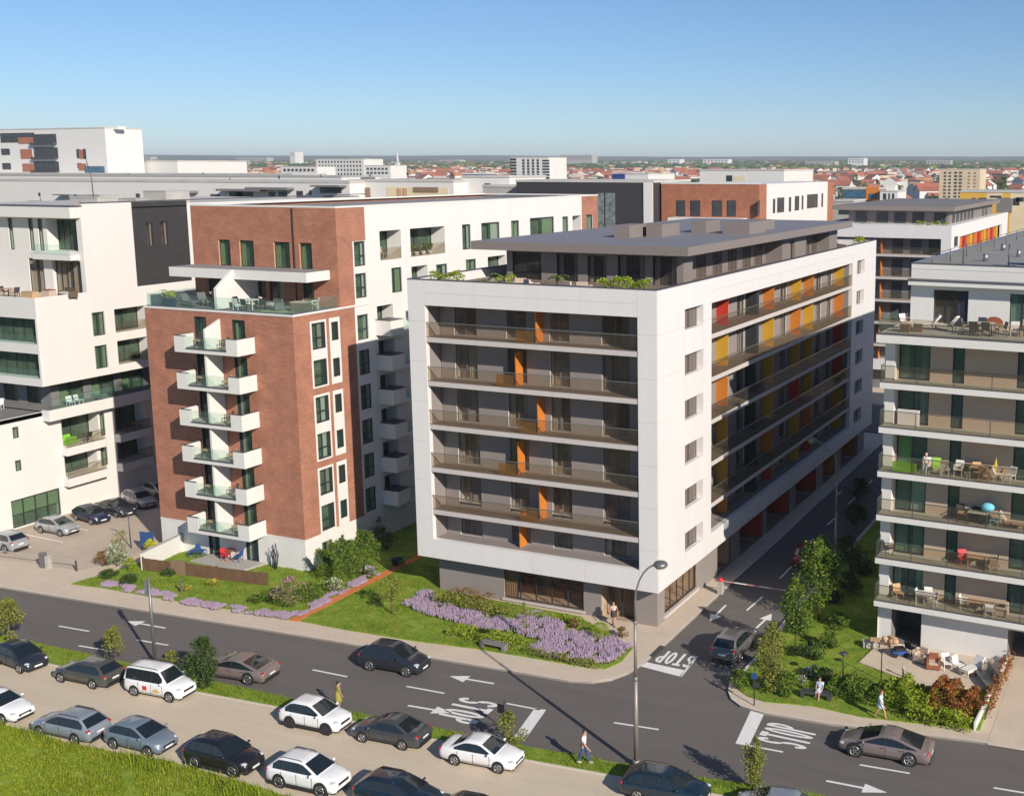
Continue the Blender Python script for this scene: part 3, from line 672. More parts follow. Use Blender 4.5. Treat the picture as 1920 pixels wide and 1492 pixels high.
# terrace above z = 19
b = MB(); wall(b, bf, BL-.05, BX+.05, 19.0, 19.14, (), 0, d0=-.05); b.quad(bf.P(BL-.05,19.14,-.05),bf.P(BX+.05,19.14,-.05),bf.P(BX+.05,19.14,.1),bf.P(BL-.05,19.14,.1)); wall(b, bs, BY-.05, 8.6, 19.0, 19.14, (), 0, d0=-.05)
b.quad(bs.P(BY-.05,19.14,-.05),bs.P(8.6,19.14,-.05),bs.P(8.6,19.14,.1),bs.P(BY-.05,19.14,.1)); b.build('cornice', 'white_render', brk)
b = MB(); b.box(BL-BX+.1,-.1,.1,5.3-BY,18.8,19.1); b.build('terrace_floor', 'concrete_dark', brk)
k = MB(); k.box(BL-BX+.1,-.12,.1,.24,19.1,19.2); k.box(-.26,-.12,.24,5.2-BY,19.1,19.2); k.build('terrace_kerb', 'cap_dark', brk)
k = MB(); k.box(BL-BX+.15,-.15,.16,.175,19.2,20.1); g_ = k.build('glass_rail', 'rail_green', brk); k = MB(); k.box(-.19,-.175,.18,5.2-BY,19.2,20.1); k.build('glass_rail', 'rail_green', brk)
k = MB(); k.box(BL-BX+.15,BL-BX+.165,.18,7,19.2,20.1); k.build('glass_rail', 'rail_green', brk)
uf = at(Face(0,5.3,0))
uw = [(-40.5,-39.3,21.9,23.95,.28),(-38.35,-36.9,21.9,23.95,.28),(-34.9,-33.35,21.9,23.92,.28),(-32.4,-31.2,21.9,23.9,.28)]
lw_ = [(-41.8,-39.6,19.12,21.1,.3),(-37.6,-35.9,19.12,21.1,.3),(-35.6,-34.1,19.12,21.1,.3),(-32.3,-31.2,19.12,21.1,.3)]
b = MB(); wall(b, uf, BL, BX, 19.0, 26.55, uw+lw_, 0, 1, 2)
WE = 8.6
wall(b, bs, 5.3, 7.05, 19.14, 26.55, (), 0); wall(b, bs, 7.05, WE, 23.98, 26.55, (), 0)
wing_h = [(7.2,8.5,22.05,24.0-.05,.2),(7.2,8.5,19.6,21.5,.2)]
wall(b, bs, 7.05, WE, 19.0, 23.98, wing_h, 3, 3, 2)
wall(b, at(Face(BL,50,270)), 0, 50-BY, -.1, 19.0, (), 0); wall(b, at(Face(BL,50,270)), 0, 50-5.3, 19.0, 26.55, (), 0)
b.build('upper_wall', ['brick','wood_tan','room_green','white_render'], brk)
for h in uw: window(brk, uf, *h[:4], .16, 1, 'frame_dark', 'pane_green', ('curtain_green','b',.6), bar=.07)
for h in lw_: window(brk, uf, *h[:4], .16, 2, 'frame_dark', 'pane_dark', ('curtain_grey','r',.4), bar=.07)
for h in wing_h: window(brk, bs, *h[:4], .12, 1, 'frame_dark', 'pane_green', ('curtain_white','b',.4), transom=.42, bar=.07)
k = MB(); k.box(-32.93-BX,-32.85-BX,5.3-BY-.09,5.3-BY-.01,19.2,26.5); k.build('drain_pipe', 'frame_dark', brk)
k = MB(); k.box(-43.15-BX,-29.6-BX,2.75-BY,5.29-BY,21.2,21.92); k.box(-43.1-BX,-29.65-BX,2.8-BY,5.285-BY,21.92,21.93,1); k.build('canopy', ['white_render','roof_gravel'], brk)
k = MB(); yb = 1.0-BY; P = [(yb,19.1),(yb,20.65),(2.7-BY,21.9),(5.25-BY,21.9),(5.25-BY,19.1)]; xx = -36.75-BX
k.add([(xx-.12,a,c) for a,c in P]+[(xx+.12,a,c) for a,c in P], [(0,1,2,3,4),(9,8,7,6,5)]+[(i,i+5,(i+1)%5+5,(i+1)%5) for i in range(5)]); k.build('party_wall', 'white_render', brk)
# the white wing going back along the lane
ww = [(10.3,13.0,22.3,24.6,1.5),(14.2,19.0,22.3,24.6,1.5),(21.6,22.9,22.4,24.6,.2),(24.6,27.6,23.0,24.6,.2),(29.6,31.0,23.0,24.6,.2),(33.0,37.6,23.0,24.7,.2),(39.3,40.5,23.0,24.6,.2),(41.4,43.2,22.6,24.6,1.2),(44.4,45.8,22.4,24.6,.2),
      (11.6,12.9,19.6,21.6,.2),(14.2,16.4,19.3,21.5,1.2),(17.6,19.2,19.6,21.4,.2),(22.0,23.6,19.8,21.5,.2),(25.5,28.5,19.6,21.5,.9),(32,34,19.8,21.5,.2),(38,40,19.8,21.5,.2)]
for r_ in range(1,7):
    z = 19.6-2.76*r_; ww += [(9.6,11.6,z-.1,z+1.9,1.2),(18.5,20,z,z+1.9,.2),(25,28,z,z+1.9,.9)]
b = MB(); wall(b, bs, WE if False else 8.75, 43.4, -.1, 26.6, [h for h in ww if h[0] < 43 and h[1] < 43.4], 0, 0, 1)
wall(b, bs, 43.4, 47, -.1, 26.55, [h for h in ww if h[0] >= 43.4], 2, 0, 1); wall(b, bs, WE, 8.75, 19.0, 26.55, (), 0)
b.quad((0,47-BY,-.1),(BL-BX,47-BY,-.1),(BL-BX,47-BY,26.5),(0,47-BY,26.5),0)
b.build('wing_wall', ['white_render','room_green','brick'], brk)
for h in ww:
    d = h[4]; window(brk, bs, h[0], h[1], h[2], h[3], d-.06 if d > .5 else .1, 2 if h[1]-h[0] > 1.5 else 1, 'frame_dark', 'pane_green', (q.choice(['curtain_white','curtain_green']),q.choice('lrb'),.5) if d < .5 else None, bar=.07)
for r_ in range(1,7):
    z = 19.6-2.76*r_
    k = MB(); k.box(.002,1.5,9.3-BY,13.0-BY,z-.35,z-.1); k.box(1.38,1.5,9.3-BY,10.9-BY,z-.1,z+.85); k.box(.002,1.38,9.3-BY,9.42-BY,z-.1,z+.85); o = k.build('balcony', 'white_render', brk)
    k = MB(); k.box(1.43,1.445,10.9-BY,13-BY,z-.1,z+.85); k.build('glass_rail', 'rail_green', o)
    k = MB(); k.box(.002,1.52,9.28-BY,10.9-BY,z+.851,z+.89); k.build('balcony_cap', 'cap_dark', o)
for h in (ww[0], ww[1]):
    k = MB(); fbox(k, bs, h[0], h[1], h[2], h[2]+.95, .04, .055); k.build('glass_rail', 'rail_glass', brk)
b = MB(); b.box(BL-BX+.02,-.02,5.32-BY,47-BY-.02,26.2,26.3); b.build('roof', 'roof_gravel', brk)
b = MB()
for x0,x1,y0,y1 in ((BL-BX,0,5.29-BY,5.6-BY),(BL-BX,0,46.7-BY,47-BY),(BL-BX,BL-BX+.3,5.6-BY,46.7-BY),(-.3,0,5.6-BY,46.7-BY)): b.box(x0-.02,x1+.02,y0,y1,26.55,26.68)
b.build('parapet_cap', 'white_render', brk)
k = MB(); k.box(BL-BX,0,-.03,-.002,2.36,2.46); k.build('base_band', 'white_render', brk)
# ================================================================ WHITE STEPPED BUILDING ON THE LEFT
LX = -58.0
lwb = thing('apartment_building', 'white stepped apartment building with dark cladding panel beside the parking court', 'building', (LX,0,0))
ls = Face(0,0,90)
q = random.Random(21)
def lface(y): return Face(-LX, y, 0)                   # u = world x
b = MB()
hl = [(-1.5,2.98,.1,2.45,.25),(-.8,-.25,4.8,5.7,.2),(-.75,-.2,7.55,8.55,.2),(3.7,7.3,5.9,8.3,1.3),(6.95,7.85,5.9,7.95,.2) if False else (7.5,8.0,6.0,8.0,.2),(3.7,6.9,3.2,5.5,1.3),(7.3,8.0,3.3,5.5,.2),(9.1,12.2,5.9,8.2,1.3),(9.1,12.2,3.2,5.4,1.3),(13.5,16.5,5.9,8.2,1.3),(13.5,16.5,3.2,5.4,1.3)]
wall(b, ls, -9, 45, -.1, 8.5, hl, 0, 0, 1)
wall(b, ls, 2.0, 45, 8.5, 9.45, (), 0, d0=-.9); b.quad(ls.P(2,8.5,-.9),ls.P(2,8.5,0),ls.P(45,8.5,0),ls.P(45,8.5,-.9),0); b.quad(ls.P(2,8.5,0),ls.P(2,8.5,-.9),ls.P(2,9.45,-.9),ls.P(2,9.45,0),0)
wall(b, ls, -9, 2.0, 8.5, 9.3, (), 0)
wall(b, lface(-9), -75, LX, -.1, 9.3, (), 0)
b.build('lower_wall', ['white_warm','room_green'], lwb)
b = MB(); b.box(-40,0,-9,2.3,8.9,9.25); b.box(-40,.88,2.02,46,8.9,9.25); b.build('terrace_floor', 'concrete_dark', lwb)
window(lwb, ls, -1.5, 2.98, .12, 2.43, .12, 4, 'frame_dark', 'pane_green', ('curtain_green','blind',.55), bar=.08)
for h in hl[1:]: window(lwb, ls, *h[:4], h[4]-.08, 2 if h[1]-h[0] > 1.2 else 1, 'frame_dark', 'pane_green', (q.choice(['curtain_cream','curtain_green','curtain_white']),q.choice('lrb'),.45) if h[1]-h[0] > 1 else None)
for y0,y1,z in ((3.5,7.4,5.5),(3.4,7.3,2.8),(8.9,12.3,5.5),(8.9,12.3,2.8)):
    k = MB(); k.box(.002,.7,y0,y1,z-.35,z+.38); o = k.build('balcony', 'white_warm', lwb)
    k = MB(); k.box(.64,.655,y0,y1,z+.38,z+1.25); k.build('glass_rail', 'rail_glass', o); k = MB(); k.box(.62,.69,y0,y1,z+1.25,z+1.28); k.box(.66,.72,y0-.02,y1+.02,z+.381,z+.41); k.build('handrail', 'steel_dark', o)
# recessed glazed storey
b = MB(); ri = Face(-1.6,0,90); rh = [(y,y+2.4,9.3,11.2,.3) for y in (5,8.2,11.4,14.6)]
wall(b, ri, 4.2, 45, 9.2, 11.4, rh, 0, 1, 1); fh2 = [(x,x+1.7,9.3,11.3,.3) for x in (-62.6,-65.5,-68.4)]; wall(b, lface(4.2), -80, LX-1.6, 9.2, 11.4, fh2, 0, 1, 1)
b.build('recessed_wall', ['grey_dark','room_green'], lwb)
for h in rh: window(lwb, ri, *h[:4], .1, 2, 'frame_dark', 'pane_green', ('curtain_green',q.choice('lr'),.4))
for h in fh2: window(lwb, lface(4.2), *h[:4], .1, 2, 'frame_dark', 'pane_green', ('curtain_green','r',.35))
k = MB(); k.box(.8,.815,2.4,45,9.45,10.35); k.build('glass_rail', 'rail_green', lwb); k = MB(); k.box(.77,.84,2.4,45,10.35,10.38); k.build('handrail', 'steel', lwb)
# overhanging white volume z 11.4 - 18.8
uh = [(7.6,8.87,14.92,17.0,.22),(7.6,8.87,12.0,14.05,.22),(9.9,13.3,14.95,17.05,1.2),(9.95,13.25,12.05,14.18,1.2),(15,18,14.95,17.05,1.2),(15,18,12.05,14.18,1.2)]
b = MB(); wall(b, ls, 2.3, 45, 11.35, 18.85, uh, 0, 0, 1)
fh3 = [(-66,-58.2,14.92,17.07,1.0),(-66,-58.2,12.0,14.12,1.0)]
wall(b, lface(2.3), -80, LX, 11.35, 18.85, fh3, 0, 0, 1)
b.quad((-22,2.3,11.35),(-22,45,11.35),(0,45,11.35),(0,2.3,11.35),0); b.build('upper_wall', ['white_warm','room_green'], lwb)
for h in uh: window(lwb, ls, *h[:4], h[4]-.06, 2, 'frame_dark', 'pane_green', ('curtain_green' if h[4] < 1 else 'curtain_white','r' if h[4] > 1 else 'b',.5), bar=.07)
for h in fh3: window(lwb, lface(2.3), h[0], h[1], h[2], h[3], .9, 6, 'frame_dark', 'pane_green', ('curtain_green','b',.3)); k = MB(); fbox(k, lface(2.3), h[0], h[1], h[2], h[2]+.75, .05, .065); k.build('glass_rail', 'rail_green', lwb)
for h in uh[2:]: k = MB(); fbox(k, ls, h[0], h[1], h[2], h[2]+.9, .05, .065); k.build('glass_rail', 'rail_glass', lwb)
b = MB(); b.box(-22,-.02,2.32,7.3,18.3,18.5); b.build('terrace_floor', 'paving', lwb)
# top storeys
TY = 7.3
th = [(-66.8,-64.9,22.2,25.0,.25) if False else (-67.2,-66.6,22.3,25.1,.2),(-64.6,-64.0,22.3,25.1,.2),(-63.4,-62.8,22.3,25.1,.2),(-62.3,-58.6,22.35,25.1,1.2)]
tl = [(-65.0,-63.1,18.55,21.6,.25),(-62.0,-58.5,18.55,21.5,.5)]
b = MB(); wall(b, lface(TY), -80, LX, 18.5, 26.2, th+tl, 0, 0, 1); wall(b, ls, TY, 12.6, 18.85, 26.2, (), 0); wall(b, ls, 18.9, 45, 18.85, 26.2, (), 0); b.build('top_wall', ['white_warm','room_green'], lwb)
for h in th[:3]: window(lwb, lface(TY), *h[:4], .12, 1, 'frame_dark', 'pane_green', ('curtain_cream','b',.6))
window(lwb, lface(TY), *th[3][:4], 1.1, 5, 'frame_dark', 'pane_green', None, transom=.55)
window(lwb, lface(TY), *tl[0][:4], .12, 2, 'frame_dark', 'pane_dark', ('curtain_cream','b',.9), transom=.7); window(lwb, lface(TY), *tl[1][:4], .35, 5, 'frame_dark', 'pane_dark', ('curtain_cream','b',.85))
k = MB(); fbox(k, lface(TY), -63.2, -58.55, 21.62, 22.1, -.9, -.002); o = k.build('balcony', 'white_warm', lwb); k = MB(); fbox(k, lface(TY), -63.1, -58.6, 22.1, 22.95, -.86, -.845); k.build('glass_rail', 'rail_green', o)
k = MB(); fbox(k, lface(TY), -80, LX-.02, 25.25, 26.2, -1.0, -.002); k.build('eave', 'white_warm', lwb)
dh = [(14.0,14.8,22.4,24.6,.15),(15.6,16.5,22.4,24.6,.15)]
b = MB(); wall(b, ls, 12.6, 18.9, 18.0, 26.45, dh, 0, 0, 1, .02); wall(b, ls, 12.6, 18.9, 18.0, 26.45, [(12.6,18.9,18,26.45,0)], 0, 0, None) if False else None
b.build('dark_panel', ['charcoal_clad','room_dark'], lwb)
for h in dh: window(lwb, ls, *h[:4], .08, 1, 'frame_dark', 'pane_dark', ('curtain_grey','r',.3))
b = MB(); b.box(-25,-.02,TY+.02,44.9,25.9,26.0); b.build('roof', 'roof_pale', lwb)
b = MB(); b.box(-25,.03,TY-1.02,TY+.2,26.2,26.3); b.box(-.25,.03,TY+.2,45,26.2 if False else 26.46,26.55); b.box(-.2,0,TY+.2,12.6,26.2,26.46,1); b.build('parapet_cap', ['cap_dark','white_warm'], lwb)
for x,y,w,d,h in ((-7,12,3.5,2,.8),(-3.2,14,2.2,1.5,.7),(-12,16,4,2.4,.9),(-9,22,3,3,1.2)):
    k = MB(); k.box(x,x+w,y,y+d,26.0,26.0+h); k.box(x-.06,x+w+.06,y-.06,y+d+.06,26.0+h,26.05+h,1); k.build('roof_unit', ['concrete','roof_pale'], lwb)
k = MB(); k.tube([(-4.5,12.5,26),(-4.6,12.5,28.5),(-5.3,12.6,30.6)],[.05,.045,.03],6); k.box(-5.4,-5.25,12.5,12.7,30.3,31.2); k.build('antenna_mast', 'steel_dark', lwb)

# ================================================================ WHITE BALCONY BUILDING ON THE RIGHT
rb = thing('apartment_building', 'white apartment building with long glass balconies full of chairs, right of the side street', 'building', (13.08,3.64,0), R(-2.2))
rf, rsd = Face(0,0,0), Face(0,0,270)
RZ = [3.06,5.83,8.58,11.33,14.07,16.82]; RW = 26
wy = 1.5                                               # balcony depth
rw = Face(0,wy,0)
b = MB(); hh = []
for z in RZ: hh += [(.72,2.62,z+.02,z+2.36,.22),(3.98,4.68,z+.02,z+2.2,.22),(7.75,9.5,z+.02,z+2.3,.22),(11.5,13.5,z+.02,z+2.3,.22)]
wall(b, rw, .62, RW, RZ[0]-.3, 19.4, hh, 0, 2, 1)
b.build('balcony_wall', ['tan_wall','room_green','frame_dark'], rb)
gw = [(.85,2.75,.08,2.45,3.0),(8.0,12.5,-.05,2.2,4)]
rg = Face(0,1.0,0)
b = MB(); wall(b, rg, 0, RW, -.1, 2.8, gw, 0, 2, 1); b.box(0,.62,.9,wy+.3,2.8,19.4)
rl_ = Face(0,60,270); wall(b, rl_, 0, 59.1, -.1, 19.5, [(50,51.2,z,z+1.6,.2) for z in RZ]+[(40,42,z,z+1.6,.2) for z in RZ], 0, 0, 1); b.build('wall', ['white_render','room_green','concrete_dark'], rb)
q = random.Random(31)
for z in RZ:
    r_ = RZ.index(z)
    window(rb, rw, .72, 2.62, z+.04, z+2.34, .12, 2, 'frame_dark', 'pane_teal', [('curtain_white','b',.5),('curtain_green','b',.8),('curtain_white','r',.5),('curtain_lime','l',.5),('curtain_grey','r',.3),('curtain_green','b',.6)][r_], bar=.06)
    window(rb, rw, 3.98, 4.68, z+.04, z+2.18, .12, 1, 'frame_dark', 'pane_teal', [None,('curtain_green','b',.5),None,None,('curtain_blue','r',.6),None][r_], bar=.07)
    window(rb, rw, 7.75, 9.5, z+.04, z+2.28, .12, 2, 'frame_dark', 'pane_teal', None, bar=.07); window(rb, rw, 11.5, 13.5, z+.04, z+2.28, .12, 2, 'frame_dark', 'pane_teal', None, bar=.07)
k = MB(); k.box(-.02,RW,-.02,wy-.005,-.36,0,0); k.box(0,RW,.1,wy-.005,.0,.01,1); k.box(-.03,RW,-.03,.1,0,.05,2); slm = k.mesh('balcony_slab', ['white_render','terrace_tile','cap_dark'])
k = MB(); k.box(.03,RW,.03,.044,.06,1.0); glm = k.mesh('glass_rail', 'rail_glass'); k = MB(); k.box(.02,.034,.06,wy-.6,.06,1.0); gls = k.mesh('glass_rail', 'rail_green'); k = MB(); k.box(.01,RW,.015,.06,1.0,1.035); k.box(.0,.045,.06,wy-.6,1.0,1.035); k.box(.0,.05,wy-.6,wy-.56,.06,1.25); hrm = k.mesh('handrail', 'steel_dark')
po = MB(); po.box(-.02,.02,0,.03,.05,1.0); pom = po.mesh('rail_post', 'steel_dark')
for z in RZ:
    o = link('balcony_slab', slm, rb, (0,0,z)); link('glass_rail', glm, o); link('glass_rail', gls, o); link('handrail', hrm, o)
    for x in (.03,2.2,4.4,6.6,8.8): link('rail_post', pom, o, (x,.02,0))
# roof terrace and penthouse
TZ = 19.75
k = MB(); k.box(-.25,RW,-.25,7,TZ-.5,TZ); k.build('terrace_edge', 'white_render', rb); k = MB(); k.box(-.27,RW,-.27,-.0,TZ,TZ+.06); k.build('terrace_kerb', 'cap_dark', rb)
k = MB(); k.box(-.05,RW,0,7,TZ+.001,TZ+.02); k.build('terrace_floor', 'terrace_tile', rb)
k = MB(); k.box(-.15,RW,-.13,-.115,TZ+.06,TZ+1.0); g_ = k.build('glass_rail', 'rail_glass', rb); k = MB(); k.box(-.16,-.145,-.11,4.2,TZ+.06,TZ+1.0); k.build('glass_rail', 'rail_green', rb)
PY = 4.6; pw = Face(0,PY,0)
b = MB(); hh = [(1.95,4.1,TZ+.03,TZ+2.3,.25),(6.6,8.1,TZ+.03,TZ+2.25,.25),(11,13,TZ+.03,TZ+2.25,.25)]
wall(b, pw, .5, RW, TZ, 23.3, hh, 0, 0, 1); wall(b, Face(.5,58,270), 0, 58-PY, TZ, 23.3, (), 0); b.build('penthouse_wall', ['white_render','room_dark'], rb)
window(rb, pw, *hh[0][:4], .12, 3, 'frame_dark', 'pane_dark', ('curtain_blue','r',.3)); window(rb, pw, *hh[1][:4], .12, 2, 'frame_dark', 'pane_teal', ('curtain_green','b',.5)); window(rb, pw, *hh[2][:4], .12, 2, 'frame_dark', 'pane_teal')
k = MB(); k.box(.5,RW,PY-.75,PY-.002,22.35,22.62); k.box(.45,RW,PY-.8,PY-.002,22.62,22.7,1); k.build('canopy', ['white_render','cap_dark'], rb)
k = MB(); k.box(.55,RW-.1,PY+.05,57.9,23.0,23.1); k.build('roof', 'roof_gravel', rb)
k = MB(); k.box(.5,RW,PY-.02,PY+.25,23.3,23.62,0); k.box(.5,.75,PY+.25,58,23.1,23.62,1); k.box(.75,RW,57.7,58,23.1,23.9,1); k.build('parapet', ['white_render','steel'], rb)
k = MB(); k.box(.46,RW,PY-.05,PY+.28,23.62,23.67); k.box(.46,.8,PY+.28,58,23.62,23.67,1); k.build('parapet_cap', ['cap_dark','steel'], rb)
for x,y,w,d,h in ((6.1,12.5,1.6,1.2,.8),(7.3,14.2,1.8,1.4,.9),(4.6,8.6,1.4,1.0,.22),(5.5,30,3,2,.9),(7.8,10.5,1.5,1.1,.8)):
    k = MB(); k.box(x,x+w,y,y+d,23.1,23.1+h); k.build('roof_unit', 'plastic_white' if h > .5 else 'plastic_black', rb)
for x,y in ((2.1,12),(5.6,9.3)): k = MB(); k.tube([(x,y,23.1),(x,y,24.7)],.04,6); k.build('antenna_mast', 'steel_dark', rb)
k = MB(); k.box(7.95,8.05,-5.9 if False else -8.2,1.0,-.1,.5); k.build('ramp_wall', 'white_render', rb)

k = MB(); k.box(3.6,5.4,7.0,8.2,23.1,23.28); k.build('roof_hatch', 'plastic_black', rb)
for i in range(9): k = MB(); y_ = 8+i*5.2; k.tube([(.95,y_,23.1),(.95,y_,24.0)],.03,6); k.build('rail_post', 'steel_dark', rb)
k = MB(); k.tube([(.95,8,23.98),(.95,49.6,23.98)],.02,6); k.build('roof_rail', 'steel_dark', rb)
for x,y in ((9.6,13.0),(10.8,15.5),(9.2,17.5)): k = MB(); k.box(x,x+1.1,y,y+.7,23.1,23.9); k.build('cooling_unit', 'plastic_white', rb); k = MB(); k.box(x+.1,x+.6,y-.02,y-.002,23.25,23.75); k.build('cooling_fan', 'curtain_blue', rb)
for x,y,r_ in ((3.0,15,.18),(4.4,20,.15),(2.2,26,.2),(5.0,34,.2)): k = MB(); k.tube([(x,y,23.1),(x,y,23.6)],r_,10); k.build('roof_vent', 'steel', rb)
mat('glass_far', (.16,.19,.19), .15, .6, 1.5, spec=.8)
# ================================================================ BUILDINGS BEHIND AND THE CITY
def far_building(name, label, px0, px1, pytop, y, depth, wallm, win=None, group=None, roofm='roof_pale', zb=None, cat='building', parapet=.35, side=None, frontwin=True):
    a, c = HY(y, px0, pytop), HY(y, px1, pytop); x0, x1, zt = a.x, c.x, (a.z+c.z)/2
    z0 = gz((x0+x1)/2, y) if zb is None else zb
    t = thing(name, label, cat, ((x0+x1)/2, y, z0), 0, group); w, h = (x1-x0)/2, zt-z0
    b = MB(); b.box(-w,w,0,depth,-2,h); o = b.build('wall', wallm, t)
    r_ = MB(); r_.box(-w-.1,w+.1,-.1,depth+.1,h,h+parapet); r_.build('roof', roofm, t)
    if win:
        pw_, ww_, pz, wz, m_ = win
        k = MB(); k.box(-ww_/2,ww_/2,-.06,.02,0,wz); wm = k.mesh('window', m_)
        n = max(1, int((2*w-.5)/pw_)); nz = max(1, int(h/pz)); ox = -(n-1)*pw_/2
        zmin = max(0, nz-7)
        for j in range(zmin, nz):
            z = h-(nz-j)*pz+.4
            if z < .3: continue
            if frontwin:
                for i in range(n): link('window', wm, t, (ox+i*pw_,0,z))
            if side:
                for i in range(int(depth/pw_)): link('window', wm, t, (w,1.5+i*pw_,z), R(90))
    return t, w, h
# second grey building behind the main one, same kind
g2 = thing('apartment_building', 'second grey apartment building with white frame and brown flat roof, behind the side street', 'building', (1.7,86.2,0))
def g2box(name, m, *bs):
    k = MB()
    for q_ in bs: k.box(*q_)
    return k.build(name, m, g2)
g2box('wall', 'white_panel', (-18.5,-17.2,0,1.6,2.8,22.1),(-1.3,0,0,1.6,2.8,22.1),(-17.2,-1.3,0,1.6,20.4,22.1),(-17.2,-1.3,0,1.6,2.8,4.1),(-18,-.45,1.9,48,20.6,21.9),(-.4,0,1.6,6,2.8,22.1),(-.4,0,6,44,20.4,22.1),(-.4,0,44,50,2.8,22.1),(-.4,0,6,44,2.8,4.1),(-18.5,-18.1,1.6,50,2.8,22.1))
g2box('inner_wall', 'grey_dark', (-18,-.9,1.62,49.5,-.1,20.5))
for i in range(5): z = 17.95-3*i; g2box('balcony_slab', 'slab_edge', (-17.2,-1.3,.05,1.6,z,z+.3)); g2box('glass_rail', 'rail_glass', (-17.2,-1.3,.08,.1,z+.3,z+1.3)); g2box('balcony_slab', 'slab_edge', (-.89,-.05,6,44,z,z+.3))
for i in range(6):
    z = 18.3-3*i if i < 5 else 4.2
    for x in (-16,-12,-9.4,-8,-5.6,-3.2): g2box('balcony_screen' if x in (-9.4,) else 'window', 'orange' if x == -9.4 else 'window_far', (x,x+(.12 if x == -9.4 else 1.4),.8 if x == -9.4 else 1.57,1.61,z,z+2.2))
    for j, y in enumerate((8,12,16,20,24,28,32,36,40)): g2box('balcony_screen', ('orange','red','amber')[(i+j)%3], (-.89,-.3,y,y+1.4,z,z+2.2))
    g2box('window', 'window_far', (-.01,.03,2,4.5,z+1,z+2.3))
g2box('penthouse_wall', 'taupe', (-16,-2,8.6,46,21,23.7)); g2box('penthouse_roof', 'taupe', (-18,-1,7,47.5,23.7,24.3))
for x in (-15,-12,-9.5,-7,-4): g2box('window', 'window_far', (x,x+1.6,8.5,8.61,21.2,23.4))
for y in (11,14,17,20,23,26,36,39): g2box('window', 'window_far', (-2.01,-1.95,y,y+1.7,21.2,23.3))
for x, s_ in ((-15.6,.9),(-12.7,1.3),(-9,1.1)):
    pass
# second brick building and its dark neighbour
def rel(t, mb, name, m): return mb.build(name, m, t)
y2 = 95.0; pA = HX(BX, 1424, 346); y2 = pA.y; zt2 = pA.z
b2 = thing('apartment_building', 'second brick apartment building with four tall windows and white side wing, behind the grey roof', 'building', (BX,y2,0))
xl2 = HY(y2, 1240, 346).x-BX
k = MB(); k.box(xl2,0,0,8,0,zt2); k.build('wall', 'brick_far', b2)
k = MB(); k.box(xl2-.05,.05,-.05,.3,zt2,zt2+.25); k.build('parapet_cap', 'white_render', b2)
ye = HX(BX, 1552, 336).y-y2; k = MB(); k.box(xl2,.02,3.2,ye,0,zt2+.02); k.build('wing_wall', 'white_render', b2); k = MB(); k.box(-8,.0,ye,ye+4,0,zt2); k.build('wing_wall', 'brick_far', b2)
for px0,px1 in ((1269,1285),(1295,1313),(1336,1354),(1364,1380)):
    a, c, d = HY(y2,px0,376), HY(y2,px1,376), HY(y2,px1,405); k = MB(); k.box(a.x-BX,c.x-BX,-.08,.02,d.z,a.z); o = k.build('window', 'frame_dark', b2); k = MB(); k.box(a.x-BX+.08,c.x-BX-.08,-.1,-.081,d.z,a.z-.1); k.build('pane', 'window_far', o)
for px0,px1,pt,pb_ in ((1420,1424,376,403),(1449,1453,373,400),(1457,1470,371,399),(1479,1483,370,397),(1490,1498,368,395),(1503,1506,367,393),(1513,1533,365,391),(1540,1543,363,388)):
    a, c, d = HX(BX,px0,pt), HX(BX,px1,pt), HX(BX,px0,pb_); k = MB(); k.box(.0,.06,a.y-y2,c.y-y2,d.z,a.z); k.build('window', 'window_far', b2)
a = HY(y2-3, 1252, 408); k = MB(); k.box(a.x-BX,HY(y2-3,1388,408).x-BX,-3,-.1,a.z-2,a.z); k.build('canopy', 'white_render', b2)
d2, w_, h_ = far_building('apartment_building', 'dark grey clad building with a corner window, between the two brick fronts', 968, 1225, 342, y2-2, 14, 'charcoal_clad', None, None, 'roof_pale')
d2o = d2.location
for px0,px1,pt,pb_ in ((1119,1132,362,430),(1135,1153,362,430)):
    a, c, d = HY(y2-2,px0,pt), HY(y2-2,px1,pt), HY(y2-2,px0,pb_); k = MB(); k.box(a.x-d2o.x,c.x-d2o.x,-.1,.02,d.z-d2o.z,a.z-d2o.z); k.build('window', 'glass_far', d2)
a = HY(y2-2,1208,360); k = MB(); k.box(a.x-d2o.x,a.x-d2o.x+1,-.1,.02,a.z-4-d2o.z,a.z-d2o.z); k.build('window', 'window_far', d2)
k = MB(); k.box(w_-1.6,w_-.05,-.16,-.002,0,h_); k.build('corner_strip', 'white_render', d2)
# white rows behind the brick building
W2 = (3.6, 1.3, 3.0, 1.5, 'window_far')
def deco(t, y, rects, m, name='window', dpt=.25, proud=.06):
    o = t.location; out = []
    for px0,px1,pt,pb_ in rects:
        a, c, d = HY(y,px0,pt), HY(y,px1,pt), HY(y,px0,pb_); k = MB(); k.box(a.x-o.x,c.x-o.x,-proud,dpt,d.z-o.z,a.z-o.z); out.append(k.build(name, m, t))
    return out
t,_,_ = far_building('apartment_building', 'long white terraced building with awnings, right behind the brick parapet', -60, 655, 341, 96, 12, 'white_warm', None, None, 'roof_pale')
deco(t, 96, [(395,412,364,372),(443,454,358,371),(556,568,358,372),(580,584,357,367),(290,306,361,372),(504,516,360,372),(522,538,359,371),(255,262,363,372)], 'window_far')
deco(t, 96, [(420,500,354,358),(474,552,351,355),(285,372,357,361),(115,220,364,366),(596,650,347,350)], 'grey_dark', 'awning', .2, 2.0)
deco(t, 96, [(430,475,359,372),(600,640,351,362)], 'window_far', 'window')
deco(t, 93.9, [(446,556,371,384),(592,657,367,386)], 'grey_wall', 'balcony_parapet', .2, .1)
t,_,_ = far_building('apartment_building', 'white building with yellow loggia and brown blinds, behind the white wing', 655, 850, 341, 100, 14, 'white_warm', None, None, 'roof_pale')
